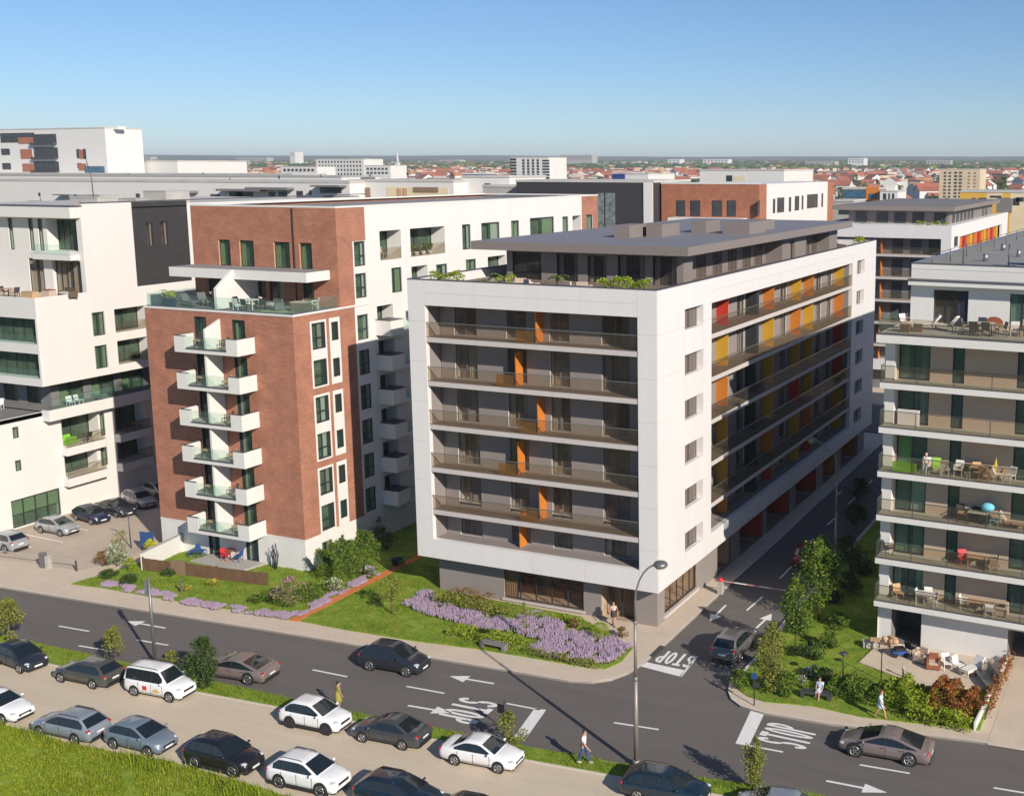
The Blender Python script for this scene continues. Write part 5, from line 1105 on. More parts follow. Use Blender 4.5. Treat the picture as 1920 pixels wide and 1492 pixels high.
palm(-11.9,1.6,21.5,'large palm plant on the roof terrace left of the lounge seats',.8,13,1.1,1); palm(-8.0,1.8,21.5,'thin palm plant on the roof terrace between the beige seats',.9,9,.85,2,'leaf_mid')
palm(-14.0,1.1,21.6,'spiky yucca right of the left roof hedge',.35,11,.6,3,'leaf_olive'); palm(-13.3,1.2,21.6,'second spiky yucca on the roof terrace',.4,10,.6,4,'leaf_mid')
hedge('green plants at the far corner of the roof terrace', (-.9,49.2), (-.8,51.6), .9, .7, 'leaf_lime', 600, .13, 23, z=21.5)
hedge('trailing green plants on a shaded side balcony', (-.2,39.5), (-.2,43.5), .5, .4, 'leaf_mid', 700, .12, 24, z=9.35)
hedge('green roof plants on the second grey building', (-3.0,87.0), (1.0,87.0), 1.0, .8, 'leaf_lime', 500, .16, 25, z=21.4); palm(-10,87.2,21,'palm plant on the roof of the second grey building',.9,9,1.0,6,'leaf_mid')
palm(-41.9,1.4,19.2,'green palm in a dark blue pot on the brick terrace',.9,12,.75,7,'leaf_lime')
# ---- trees of the far city: four kinds, copied
def far_tree(lab, lm, w, h, seed):
    t = thing('tree', lab, 'tree', (0,0,-60)); m = MB(); crown(m, w/2, w/2, 1.2, h, 260, 1.25, seed, 12, 0, .5); m.build('crown', lm, t); k = MB(); k.tube([(0,0,-2),(0,0,h*.6)], [.3,.15], 5); k.build('trunk', 'bark', t); return t
ft = [far_tree('round dark green tree among the far houses','leaf_dark',9,9,1), far_tree('tall mid green tree among the far houses','leaf_mid',8,12,2), far_tree('broad olive tree among the far houses','leaf_olive',12,9,3), far_tree('bare brownish tree among the far houses','leaf_rust',9,10,4)]
fl = [o['label'] for o in ft]; fg = ['dark green far trees','mid green far trees','olive far trees','brownish far trees']; used = [False]*4; q = random.Random(5); spots = []
for px0,px1,d0,d1,n,ks in ((1690,1790,260,330,26,(0,1,1)),(1760,1930,400,470,16,(0,1)),(820,960,420,700,44,(1,2,3,0)),(330,520,620,760,26,(2,1)),(1030,1930,380,1250,120,(0,1,2,3)),(230,960,700,1400,50,(0,2,3)),(1560,1700,300,420,18,(1,0,3))):
    for _ in range(n):
        px = q.uniform(px0,px1); d = q.uniform(d0,d1); a = ray(px,320); v = Vector((a.x,a.y)).normalized(); spots.append((CX+v.x*d, CY+v.y*d, q.choice(ks)))
for x, y, i in spots:
    if not used[i]: o = ft[i]; o.location = (x,y,gz(x,y)); used[i] = True
    else: o = dup(ft[i], (x,y,gz(x,y)), q.uniform(0,6))
    s_ = q.uniform(.75,1.25); o.scale = (s_,s_,s_*q.uniform(.85,1.1)); o['group'] = fg[i]
# belts of far woodland
m = MB(); q = random.Random(8)
for _ in range(4600):
    px = q.uniform(100,1940); d = 2100+3000*q.random()
    if px < 1000 and q.random() < .35: continue
    a = ray(px,320); v = Vector((a.x,a.y)).normalized(); x, y = CX+v.x*d, CY+v.y*d; m.ball((x,y,gz(x,y)+4), q.uniform(7,17), q.uniform(7,17), q.uniform(5,9), 5, q.choice((0,0,1)), 4)
o = m.build('distant_woods', ['leaf_dark','leaf_mid']); o['kind'] = 'stuff'; o['label'] = 'tree belts of the far plain below the ridge'; o['category'] = 'woods'
# ================================================================ CARS
def paint(name, c, rough=.3, metal=.0): return mat(name, c, rough, .03, 1.0, metal=metal, spec=.5, coat=.8)
paint('paint_white', (.80,.80,.80)); paint('paint_black', (.012,.012,.014)); paint('paint_silver', (.40,.42,.43), .35, .35); paint('paint_bluegrey', (.20,.25,.31), .35, .3)
paint('paint_greyblue', (.29,.33,.38), .35, .3); paint('paint_darkgrey', (.05,.056,.06)); paint('paint_olive', (.065,.066,.058)); paint('paint_navy', (.012,.02,.055)); paint('paint_petrol', (.008,.022,.04)); paint('paint_grey', (.16,.155,.15), .35, .3)
paint('paint_taupe', (.25,.20,.19), .35, .3); paint('paint_red', (.20,.02,.02)); paint('paint_ink', (.02,.024,.034))
mat('tyre', (.018,.018,.018), .85); mat('rim', (.50,.50,.50), .3, .03, metal=.8); mat('rim_dark', (.05,.05,.052), .35, metal=.5); mat('car_glass', (.012,.018,.022), .04, .1, spec=.9)
mat('lamp_clear', (.50,.52,.54), .12, .05, 9); mat('lamp_red', (.45,.01,.015), .15, .1, 9); mat('trim_black', (.022,.022,.023), .55); mat('plate', (.75,.75,.74), .5)
TYPES = { # length, half width, height, belt, hood rear z, nose z, wheel r, wheelbase, rear glass base x, roof rear x, roof front x, screen base x, tail z
 'hatch':  (4.15,.89,1.46,.95,.93,.70,.32,2.58,-1.95,-1.25,.18,1.22,.98),
 'sedan':  (4.62,.89,1.43,.93,.93,.68,.31,2.70,-1.72,-.75,.25,1.22,1.0),
 'estate': (4.68,.91,1.47,.93,.93,.68,.32,2.72,-2.20,-1.55,.22,1.25,1.0),
 'suv':    (4.45,.92,1.60,1.04,1.02,.80,.37,2.66,-2.08,-1.45,.20,1.20,1.08),
 'van':    (4.40,.89,1.82,1.05,1.05,.82,.32,2.75,-2.14,-2.02,.55,1.25,1.1),
 'coupe':  (4.95,.97,1.36,.90,.90,.62,.37,2.90,-2.15,-.65,.22,1.38,.92),
 'compact_suv': (4.20,.89,1.58,1.0,1.0,.80,.35,2.56,-1.95,-1.25,.15,1.15,1.05)}
def car_mesh(kind, pnt, dark_wheels=False, rails=False, clad=False, black_roof=False):
    L_, w, H, zb, zh, zn, wr, wbs, xr0, xr1, xf1, xf0, zt = TYPES[kind]; P = {}; h2 = L_/2
    fx, rx = wbs/2+.06, -wbs/2+.06
    # lower body, lofted from tail to nose
    st = [(-h2,.84,.42,zt-.28,zt-.25),(-h2+.06,.92,.28,zt-.1,zt-.06),(-h2+.22,.97,.2,min(zt,zb+.02)-.03,zt),(xr0+.05 if xr0 > -h2+.4 else -h2+.4,.99,.19,zb,max(zt,zb)),(rx,1,.19,zb,zb+.02),(-.3,1,.18,zb-.01,zb+.02),(.5,1,.18,zb-.02,zb+.02),(xf0-.05,1,.18,zh-.04,zh+.02),(fx-.05,.99,.19,zh-.09,zh),(fx+.33,.965,.2,(zh+zn)/2-.07,(zh+zn)/2+.06),(h2-.16,.90,.2,zn-.06,zn+.05),(h2-.04,.80,.24,zn-.14,zn-.03),(h2,.72,.34,zn-.26,zn-.16)]
    m = MB(); V = []; N = 0
    for x, k, z0, zs, ztop in st:
        W_ = w*k; half = [(W_*.80,z0),(W_*.965,z0+.1),(W_,z0+(zs-z0)*.45),(W_*.985,z0+(zs-z0)*.8),(W_*.93,zs),(W_*.80,zs+(ztop-zs)*.6),(W_*.4,ztop)]
        sec = [(-y,z) for y, z in half]+[(0,ztop+.012)]+[(y,z) for y, z in reversed(half)]; N = len(sec)
        V += [(x,y,z) for y, z in sec]
    F = [(i*N+j,(i+1)*N+j,(i+1)*N+j+1,i*N+j+1)[::-1] for i in range(len(st)-1) for j in range(N-1)]+[(i*N,i*N+N-1,(i+1)*N+N-1,(i+1)*N) for i in range(len(st)-1)]
    m.add(V, F, 0, True); o_ = (len(st)-1)*N; m.add([V[i] for i in range(N)], [tuple(range(N))], 0, False); m.add(V[o_:], [tuple(range(N-1,-1,-1))], 0, False)
    # cabin
    wb_, wt = w*.925, w*.70
    def hw(z): return wb_+(wt-wb_)*max(0,min(1,(z-zb)/(H-zb)))
    def lerp(a, c, t): return (a[0]+(c[0]-a[0])*t, a[1]+(c[1]-a[1])*t)
    A, B, C, D_ = (xr0,zb), (xr1,H-.05), (xf1,H-.05), (xf0,zb); mid = ((xr1+xf1)/2, H)
    pr = [A, lerp(A,B,.5), lerp(A,B,.88), (xr1+.12,H-.02), lerp((xr1,H),mid,.5), mid, lerp(mid,(xf1,H),.5), (xf1-.12,H-.02), lerp(C,D_,.12), lerp(C,D_,.5), D_]
    V = []
    for x, z in pr: y = hw(z); V += [(x,-wb_,zb-.03),(x,-y,z),(x,-y*.55,z+.022),(x,y*.55,z+.022),(x,y,z),(x,wb_,zb-.03)]
    F = [(i*6+j,(i+1)*6+j,(i+1)*6+j+1,i*6+j+1)[::-1] for i in range(len(pr)-1) for j in range(5)]
    for f_ in F: pass
    m.add(V, F, 1 if black_roof else 0, True)
    if clad:
        for sg in (-1,1): m.box(-h2+.25,h2-.3,sg*w-.03,sg*w+.012,.17,.36,2)
    m.box(-h2+.02,h2-.06,-w*.72,w*.72,.16,.3,2)
    P['body'] = m.mesh('car_body', [pnt,'paint_black','trim_black'])
    # glass
    def patch(p, q_, y0, y1):
        g = MB(); d = Vector((q_[0]-p[0],0,q_[1]-p[1])); n = Vector((-d.z,0,d.x)).normalized(); n = n if n.z > 0 else -n; rows = []
        for t_ in (0,.5,1):
            x, z = p[0]+d.x*t_, p[1]+d.z*t_; hw_ = (y0+(y1-y0)*t_); rows.append([Vector((x,hw_*s_,z))+n*(.03-.012*abs(s_)) for s_ in (-1,-.5,0,.5,1)])
        for i in range(2):
            for j in range(4): g.add([rows[i][j],rows[i][j+1],rows[i+1][j+1],rows[i+1][j]], ((0,1,2,3),), 0, True)
        return g
    a, c = lerp(D_,C,.07), lerp(D_,C,.93); P['windscreen'] = patch(a, c, hw(a[1])*.90, hw(c[1])*.90).mesh('windscreen', 'car_glass')
    a, c = lerp(A,B,.12), lerp(A,B,.88); P['rear_window'] = patch(a, c, hw(a[1])*.86, hw(c[1])*.86).mesh('rear_window', 'car_glass')
    def top(x):
        for i in range(len(pr)-1):
            if pr[i][0] <= x <= pr[i+1][0] and pr[i+1][0] > pr[i][0]: return pr[i][1]+(pr[i+1][1]-pr[i][1])*(x-pr[i][0])/(pr[i+1][0]-pr[i][0])
        return zb
    fr, bk = xf0-.42, xr0+(.42 if kind != 'van' else .2); split = -.12 if kind != 'van' else .05
    def one(x0, x1, sg):
        g = MB(); xs = [x0+(x1-x0)*i/6 for i in range(7)]; V = []
        for x in xs: z1 = max(zb+.05, min(H-.11, top(x)-.085)); z0 = zb+.035; V += [(x,sg*(hw(z0)+.012),z0),(x,sg*(hw(z1)+.012),z1)]
        g.add(V, [(2*i,2*i+2,2*i+3,2*i+1) if sg < 0 else (2*i+1,2*i+3,2*i+2,2*i) for i in range(6)], 0); return g.mesh('side_window', 'car_glass')
    def band(x0, x1, sg):
        g = MB(); xs = [x0+(x1-x0)*i/8 for i in range(9)]; V = []
        for x in xs: z1 = max(zb+.03, min(H-.085, top(x)-.06)); z0 = zb+.01; V += [(x,sg*(hw(z0)+.006),z0),(x,sg*(hw(z1)+.006),z1)]
        g.add(V, [(2*i,2*i+2,2*i+3,2*i+1) if sg < 0 else (2*i+1,2*i+3,2*i+2,2*i) for i in range(8)], 0); return g.mesh('window_trim', 'trim_black')
    P['band'] = [band(bk-.04, fr+.06, sg) for sg in (-1,1)]
    segs = [(split+.05,fr),(max(bk,-1.12),split-.04)]+([(bk,-1.2)] if bk < -1.45 else [])
    P['side'] = [one(a, c, sg) for a, c in segs for sg in (-1,1)]
    # wheels
    t = MB(); t.wheelshape((0,0,0), wr, .2, 'y', 18); t = t.mesh('tyre', 'tyre')
    r = MB(); r.wheelshape((0,-.002,0), wr*.70, .208, 'y', 16, 1)
    for i in range(5):
        a = 6.283*i/5
        for yy in (-.112,.112):
            u_ = Vector((math.cos(a),0,math.sin(a))); v_ = Vector((-math.sin(a),0,math.cos(a)))*.035; p0, p1 = u_*.02, u_*wr*.68; e = Vector((0,yy,0)); f = Vector((0,yy*.92,0))
            r.add([p0-v_+e,p1-v_+e,p1+v_+e,p0+v_+e,p0-v_+f,p1-v_+f,p1+v_+f,p0+v_+f], ((0,1,2,3),(0,1,5,4),(3,2,6,7),(1,2,6,5)), 0)
    r.tube([(wr*.69*math.cos(6.283*i/14),-.108,wr*.69*math.sin(6.283*i/14)) for i in range(15)], .022, 5, 0); r.tube([(wr*.69*math.cos(6.283*i/14),.108,wr*.69*math.sin(6.283*i/14)) for i in range(15)], .022, 5, 0)
    r = r.mesh('rim', ['rim_dark' if dark_wheels else 'rim','rim_dark']); P['tyre'], P['rim'] = t, r
    P['wheels'] = [(fx,-w+.085,wr),(fx,w-.085,wr),(rx,-w+.085,wr),(rx,w-.085,wr)]
    a = MB(); a.wheelshape((0,0,0), wr+.065, .08, 'y', 18); P['arch'] = a.mesh('wheel_arch', 'trim_black'); P['w'] = w; P['wr'] = wr
    # lamps, grille, plates, mirrors, handles, door lines
    def el(c, r3, name, m_): e = MB(); e.ball(c, *r3, 10, 0, 6); return e.mesh(name, m_)
    P['lamps'] = [el((h2-.27,sg*w*.70,zn-.03),(.24,.16,.075),'headlight','lamp_clear') for sg in (-1,1)]
    P['tails'] = [el((-h2+.13,sg*w*.80,zt-.13),(.10,.17,.085) if kind != 'van' else (.07,.09,.2),'tail_light','lamp_red') for sg in (-1,1)]
    k = MB(); k.box(h2-.09,h2+.008,-w*.46,w*.46,zn-.26,zn-.12); P['grille'] = k.mesh('grille','trim_black'); k = MB(); k.box(h2-.05,h2+.015,-.26,.26,.36,.47); k.box(-h2-.012,-h2+.05,-.26,.26,zt-.42,zt-.31); P['plate'] = k.mesh('number_plate','plate')
    k = MB(); k.box(h2-.12,h2+.004,-w*.6,w*.6,.25,.34); k2 = MB(); k2.box(-h2-.004,-h2+.1,-w*.7,w*.7,.25,.36); P['bumper'] = [k.mesh('bumper_trim','trim_black'), k2.mesh('bumper_trim','trim_black')]
    P['mirror'] = [el((xf0-.32,sg*(w+.07),zb+.08),(.07,.11,.075),'mirror',pnt) for sg in (-1,1)]
    k = MB()
    for sg in (-1,1):
        for x in (split,fr+.1,-1.1 if kind != 'van' else -.95): k.box(x-.006,x+.006,sg*(w*.99)-.02,sg*(w*1.0)+.004,.36,zb-.06)
        k.box(-1.0,fr+.1,sg*w-.02,sg*w*1.0+.003,.34,.352)
    P['lines'] = k.mesh('door_line','trim_black')
    k = MB()
    for sg in (-1,1):
        for x in (split+.12,-1.0): k.box(x,x+.18,sg*w*.985-.01,sg*w*.985+.02,zb-.14,zb-.115)
    P['handles'] = k.mesh('door_handle', pnt if kind != 'coupe' else 'trim_black')
    if rails:
        k = MB()
        for sg in (-1,1): k.tube([(xr1+.1,sg*wt*.92,H-.03),(xr1+.25,sg*wt*.93,H+.05),(xf1-.3,sg*wt*.93,H+.05),(xf1-.1,sg*wt*.92,H-.02)], .02, 6)
        P['rails'] = k.mesh('roof_rail','trim_black')
    return P
PK = 'cars parked along the verge and the field'; CT = 'cars in the parking court'
def car(kind, pnt, label, a, b_, nose, group=None, z=0.0, name='parked_car', side=None, sc=None, **kw):
    """a, b_: ground contact of the rear and the front wheel on the side that shows (pixels); nose: +1 to the right, -1 to the left"""
    P = car_mesh(kind, pnt, **kw); p, q_ = G(*a, z), G(*b_, z); d = (q_-p).normalized(); ang = math.atan2(d.y, d.x); w = P['w']
    s_ = 1 if (nose > 0 if side is None else side > 0) else -1
    sc = sc or {PK:.9, CT:.88}.get(group, .95)
    c = (p+q_)/2+Vector((-d.y,d.x,0))*(w-.02)*s_*sc-d*.06
    t = put_car(P, label, (c.x,c.y,z), ang, group, name); t.scale = (sc,sc,sc); return t
def put_car(P, label, loc, ang, group=None, name='parked_car'):
    t = thing(name, label, 'car', loc, ang, group); link('body', P['body'], t)
    link('windscreen', P['windscreen'], t); link('rear_window', P['rear_window'], t)
    for m_ in P['side']: link('side_window', m_, t)
    for m_ in P['band']: link('window_trim', m_, t)
    for (x,y,zz) in P['wheels']:
        o = link('wheel', P['tyre'], t, (x,y,zz)); link('rim', P['rim'], o); link('wheel_arch', P['arch'], t, (x,math.copysign(P['w']-.036,y),zz+.02))
    for k_, n in (('lamps','headlight'),('tails','tail_light'),('mirror','mirror'),('bumper','bumper_trim')):
        for m_ in P[k_]: link(n, m_, t)
    for k_, n in (('grille','grille'),('plate','number_plate'),('lines','door_line'),('handles','door_handle')): link(n, P[k_], t)
    if 'rails' in P: link('roof_rail', P['rails'], t)
    return t
car('hatch','paint_ink','dark blue grey hatchback at the left edge, nose to the right, second from the road','' or (-22,1240),(55,1269),1,PK)
car('estate','paint_olive','dark olive grey hatchback with red tail lights behind the thin young tree',(173,1291),(115,1279),-1,PK)
v = car('van','paint_white','white passenger van with red and yellow stickers beside the dark conical tree',(253,1304),(317,1316),1,PK,rails=True)
for x0,x1,z0,z1,m_ in ((-.62,-.28,.52,.80,'plastic_red'),(.18,.72,.50,.62,'petal_yellow'),(.26,.60,.64,.74,'beige_wall')):
    k = MB(); k.box(x0,x1,-.896,-.892,z0,z1); k.build('sticker', m_, v)
car('sedan','paint_white','white saloon car half cut by the left edge of the photo',(-62,1340),(12,1359),1,PK)
car('estate','paint_greyblue','silver grey estate with dark rear window, nose to the left, in the lower row',(137,1394),(78,1381),-1,PK,rails=True)
car('hatch','paint_bluegrey','blue grey hatchback in the lower row next to the silver estate',(213,1403),(278,1419),1,PK)
car('suv','paint_black','black off road car with chrome wheels in the lower row',(366,1440),(436,1457),1,PK,clad=True)
car('suv','paint_white','white off road car with roof rails at the bottom of the photo',(523,1476),(602,1494),1,PK,rails=True,clad=True)
car('compact_suv','paint_white','white compact off road car with black wheel arches, on the verge side',(543,1364),(612,1378),1,PK,clad=True,dark_wheels=True)
car('sedan','paint_darkgrey','dark grey saloon with its tail to the right, between two white cars',(755,1406),(678,1391),-1,PK)
car('sedan','paint_white','white older saloon right of the dark grey one',(853,1434),(933,1449),1,PK)
car('estate','paint_petrol','dark petrol blue estate cut by the bottom edge of the photo',(690,1512),(777,1530),1,PK,rails=True)
car('hatch','paint_black','black car of which only the roof shows at the bottom edge',(850,1560),(918,1573),1,PK)
car('estate','paint_petrol','dark blue estate parked right of the tall street lamp',(1192,1500),(1290,1517),1,PK,rails=True)
car('hatch','paint_greyblue','pale silver car at the bottom edge below the slim young tree',(1480,1556),(1400,1542),-1,PK)
MV = 'cars driving on the street'
car('coupe','paint_taupe','brown grey saloon driving left, half behind the dark conical tree',(467,1284),(389,1272),-1,MV,ZR,'driving_car')
car('suv','paint_ink','dark blue off road car driving on the street in front of the lawn',(692,1257),(763,1269),1,MV,ZR,'driving_car')
car('suv','paint_grey','grey off road car driving into the side street',(1386,1243),(1417,1209),1,MV,ZR,'driving_car')
car('coupe','paint_taupe','mauve grey sports coupe driving left below the stop lettering',(1706,1437),(1600,1418),-1,MV,ZR,'driving_car')
car('suv','paint_red','dark red car in the shade of the side street',(1530,1063),(1541,1043),1,MV,ZR,'driving_car')
car('hatch','paint_silver','silver hatchback nearest the glass shop front in the parking court',(76,999),(114,1006),1,CT)
car('hatch','paint_navy','navy blue hatchback second in the row of the parking court',(137,974),(177,986),1,CT)
car('sedan','paint_ink','dark blue saloon third in the row of the parking court',(187,962),(219,971),1,CT)
car('estate','paint_silver','silver estate fourth in the row of the parking court',(228,942),(265,957),1,CT)
car('hatch','paint_silver','silver car fifth in the row, half hidden by the brick building',(268,928),(300,938),1,CT)
car('suv','paint_silver','silver grey off road car cut by the left edge in the parking court',(12,1037),(-30,1028),-1,CT)
# a few cars far up the side street
for i,(x,y,c,l) in enumerate(((2.2,88,'paint_petrol','dark blue car far up the side street, nearest the crossing'),(5.2,100,'paint_white','white car far up the side street'),(3.8,70,'paint_ink','dark car crossing far up the side street'))): put_car(car_mesh('hatch', c), l, (x,y,ZR), R(90), 'cars far up the side street')
# ================================================================ STREET FURNITURE
mat('lamp_post', (.30,.26,.24), .5, .08, 2, metal=.4); mat('lamp_grey', (.22,.22,.22), .4, .05, metal=.5); mat('sign_blue', (.03,.08,.22), .5); mat('lamp_lens', (.55,.55,.52), .3)
def at_h(x, y, px, py):
    """height at which the sight line through a pixel passes the vertical line over (x, y)"""
    d = ray(px, py); t_ = ((x-CC.x)*_r.x+(y-CC.y)*_r.y)/(d.x*_r.x+d.y*_r.y) if abs(d.x*_r.x+d.y*_r.y) > .3 else 0
    h = math.hypot(x-CC.x, y-CC.y)/math.hypot(d.x, d.y); return CC.z+d.z*h
def street_lamp(x, y, h, reach, ang, label, r0=.11, z=0.0):
    t = thing('street_lamp', label, 'street lamp', (x,y,z)); u_ = Vector((math.cos(ang),math.sin(ang),0))
    k = MB(); k.tube([(0,0,0),(0,0,.25)], [r0*1.7,r0*1.7], 10); k.tube([(0,0,.25),(0,0,h*.42)], [r0*1.15,r0], 10); k.tube([(0,0,h*.42),(0,0,h*.44)], [r0*1.15,r0*.85], 10); k.tube([(0,0,h*.44),(0,0,h*.70)], [r0*.8,r0*.66], 10); k.tube([(0,0,h*.70),(0,0,h*.715)], [r0*.8,r0*.55], 10); k.build('pole', 'lamp_post', t)
    pts = [Vector((0,0,h*.715)),Vector((0,0,h*.80))]+[u_*reach*(1-math.cos(a))+Vector((0,0,h*.80+h*.19*math.sin(a))) for a in (.3,.6,.9,1.15,1.35,1.5)]
    k = MB(); k.tube(pts, [r0*.5]*2+[r0*.4]*6, 8); k.build('arm', 'lamp_grey', t)
    e = pts[-1]+u_*.2; k = MB(); k.ball((e.x,e.y,e.z), .36, .36, .2, 14, 0, 8); hd = k.build('lamp_head', 'lamp_grey', t); k = MB(); k.ball((e.x,e.y,e.z-.14), .26, .26, .1, 12, 0, 6); k.build('lens', 'lamp_lens', hd); return t
x, y = P2(1193,1432); street_lamp(x, y, 10.6, 1.15, .35, 'tall curved street lamp on the verge in front of the crossing')
x, y = 6.75, HX(6.75,1566,1040).y; street_lamp(x, y, at_h(x,y,1520,826), 1.9, R(180), 'curved street lamp on the side street beside the grey building', .09)
x, y = P2(291,1241); t = thing('post', 'plain grey lamp post without arm, behind the white van', 'post', (x,y,0)); h = at_h(x,y,281,1082)
k = MB(); k.tube([(0,0,0),(0,0,h)], [.1,.075], 10); k.build('pole', 'lamp_grey', t); k = MB(); k.box(-.38,-.1,-.02,.02,h-1.1,h-.2); k.build('sign_plate', 'concrete_dark', t)
x, y = P2(246,1027); t = thing('street_lamp', 'thin dark lamp post in front of the parked navy car', 'street lamp', (x,y,0)); h = at_h(x,y,240,962)
k = MB(); k.tube([(0,0,0),(-.05,0,h)], [.05,.035], 8); k.build('pole', 'steel_dark', t); k = MB(); k.tube([(-.05,0,h),(-.5,-.1,h+.12)], [.05,.06], 6); k.build('lamp_head', 'steel_dark', t)
x, y = P2(1580,1292); t = thing('garden_lamp', 'small black garden lamp with flat head behind the pavement hedge', 'lamp', (x,y,0)); h = at_h(x,y,1580,1224)
k = MB(); k.tube([(0,0,0),(0,0,h)], .04, 8); k.build('pole', 'plastic_black', t); k = MB(); k.tube([(0,0,h-.16),(0,0,h)], [.08,.28], 12); k.tube([(0,0,h),(0,0,h+.05)], [.28,.2], 12); k.build('lamp_head', 'steel_dark', t)
x, y = P2(1644,1290,0); t = thing('garden_lamp', 'second black garden lamp above the head of the walking woman', 'lamp', (x,y+1.0,0)); k = MB(); k.tube([(0,0,0),(0,0,1.9)], .035, 8); k.build('pole', 'plastic_black', t); k = MB(); k.tube([(0,0,1.75),(0,0,1.9)], [.07,.24], 12); k.build('lamp_head', 'steel_dark', t)
def sign_post(px, py, ptop, label, boards):
    x, y = P2(px, py); h = at_h(x, y, px, ptop); t = thing('street_sign', label, 'sign', (x,y,0)); k = MB(); k.tube([(0,0,0),(0,0,h)], .035, 8); k.build('pole', 'plastic_black', t)
    for dx, dz, w, hh, m_ in boards: k = MB(); k.box(dx-w/2,dx+w/2,-.05,-.02,h+dz-hh,h+dz); k.build('board', m_, t)
sign_post(1414,1322,1250,'thin black sign post on the rounded kerb corner',[(.0,-.35,.36,.34,'sign_blue'),(.12,-.85,.36,.3,'steel_dark')])
sign_post(947,1366,1312,'thin black sign post with a small speckled board by the leafy young tree',[(-.22,-.25,.4,.5,'plastic_black')])
x, y = P2(340,1112); t = thing('post', 'short grey post with a flat top in the brick building garden', 'post', (x,y,0)); k = MB(); k.box(-.05,.05,-.05,.05,0,.95); k.build('pole', 'lamp_grey', t)
# barrier on the side street
mat('cloth_rose', (.62,.30,.28), .6)
x, y = P2(1351,1113); t = thing('barrier_gate', 'red and white barrier arm across the side street', 'barrier', (x,y,0)); k = MB(); k.box(-.17,.17,-.17,.17,0,.95); k.build('cabinet', 'concrete', t); k = MB(); k.ball((0,0,1.02), .2, .2, .17, 10); k.build('motor_cap', 'plastic_red', t)
for i in range(6): k = MB(); k.box(.15+i*.9,.15+(i+1)*.9-.004,-.03,.03,.95,1.01); k.build('arm_segment', 'plastic_white' if i%2 else 'cloth_rose', t)
t['label'] = 'red and white barrier arm across the side street'
# barrier of the parking court
x, y = P2(82,1063); t = thing('barrier_gate', 'grey barrier cabinet with a long white arm at the entrance of the parking court', 'barrier', (x,y,0), R(7)); k = MB(); k.box(-.2,.2,-.18,.18,0,1.15); k.build('cabinet', 'lamp_grey', t); k = MB(); k.box(.3,.62,-.17,.17,0,.95); k.build('cabinet', 'concrete', t)
k = MB(); k.box(-4.5,-.2,-.025,.025,.86,.91); k.build('arm', 'concrete', t); k = MB(); k.box(.62,3.1,-.025,.025,.82,.87); k.build('arm', 'concrete', t); k = MB(); k.box(3.0,3.08,-.05,.05,0,.86); k.build('rest_post', 'steel_dark', t)
# wooden fence with gate and low white wall
A, B = G(270,1070), G(501,1099); d = (B-A); Lf = d.length; ang = math.atan2(d.y,d.x)
t = thing('garden_fence', 'brown board fence with a darker gate in front of the brick building', 'fence', (A.x,A.y,0), ang)
n = int(Lf/.145); k = MB(); k.box(0,.135,-.012,.012,.05,1.0); me = k.mesh('board', 'fence_wood'); q = random.Random(2)
for i in range(n):
    if 17 <= i < 26: continue
    o = link('board', me, t, (i*.145,q.uniform(-.006,.006),q.uniform(-.015,.015)))
k = MB(); k.box(17*.145,26*.145-.02,-.03,.03,.05,1.12); g_ = k.build('gate', 'curtain_brown', t); k = MB(); k.box(25*.145,25*.145+.04,-.06,-.031,.6,.66); k.build('handle', 'steel', g_)
for x in (-.08, 17*.145-.07, 26*.145+.0, Lf*.6, Lf): k = MB(); k.box(x-.05,x+.05,.015,.11,0,1.08); k.build('post', 'fence_wood', t)
k = MB(); k.box(0,Lf,.013,.04,.8,.88); k.box(0,Lf,.013,.04,.25,.33); k.build('rail', 'fence_wood', t)
C = Vector((-40.9,.2,0)); d = C-A; t = thing('garden_wall', 'low white garden wall between the fence corner and the brick building', 'wall', (A.x-.15,A.y,0), math.atan2(d.y,d.x)); k = MB(); k.box(0,d.length,-.1,.1,0,1.35); k.build('wall', 'white_warm', t); k = MB(); k.box(-.02,d.length,-.13,.13,1.35,1.41); k.build('coping', 'concrete', t)
x, y = P2(277,1032); t = thing('notice_board', 'dark blue board on short legs beside the yellow shrub', 'board', (x,y,0), R(10)); k = MB(); k.box(-.6,.6,-.04,.04,.3,1.5); k.build('panel', 'sign_blue', t)
for xx in (-.5,.5): k = MB(); k.box(xx-.04,xx+.04,-.03,.03,0,.3); k.build('leg', 'steel_dark', t)
# benches
def bench(px0, py0, px1, py1, label, m_, hgt=.45):
    a, c = G(px0,py0), G(px1,py1); d = c-a; t = thing('bench', label, 'bench', (a.x,a.y,0), math.atan2(d.y,d.x)); l_ = d.length
    k = MB(); k.box(0,l_,0,.5,hgt-.1,hgt); k.build('seat', m_, t)
    for x in (.0,l_-.22): k = MB(); k.box(x,x+.22,.03,.47,0,hgt-.1); k.build('leg', m_, t)
bench(899,1215,945,1224,'dark concrete bench on the pavement below the lavender bed','concrete_dark')
bench(1500,1309,1557,1317,'black bench with the seated woman at the planted corner','steel_dark')
p = G(1215,1229); k = MB(); k.prism([G(*q_)[:2] for q_ in ((1217,1229),(1225,1232),(1247,1212),(1238,1209))], .002, .014); o = k.build('drain_grate', 'steel_dark'); tag(o, 'dark drain grate in the pavement at the stop lettering', 'grate')
# bare sculptural shrub in front of the brick building
x, y = P2(517,1068); t = thing('bare_tree', 'leafless dark shrub with looping stems in front of the white wall', 'tree', (x,y,0)); q = random.Random(6)
for i in range(6):
    k = MB(); a = q.uniform(0,6.28); pts = [Vector((0,0,0))]
    for j in range(6): pts.append(pts[-1]+Vector((.13*math.cos(a+j*q.uniform(.3,1.1)),.06*math.sin(a),.28+.1*q.random())))
    k.tube(pts, [.055-.006*j for j in range(7)], 6); k.build('stem', 'frame_dark', t)

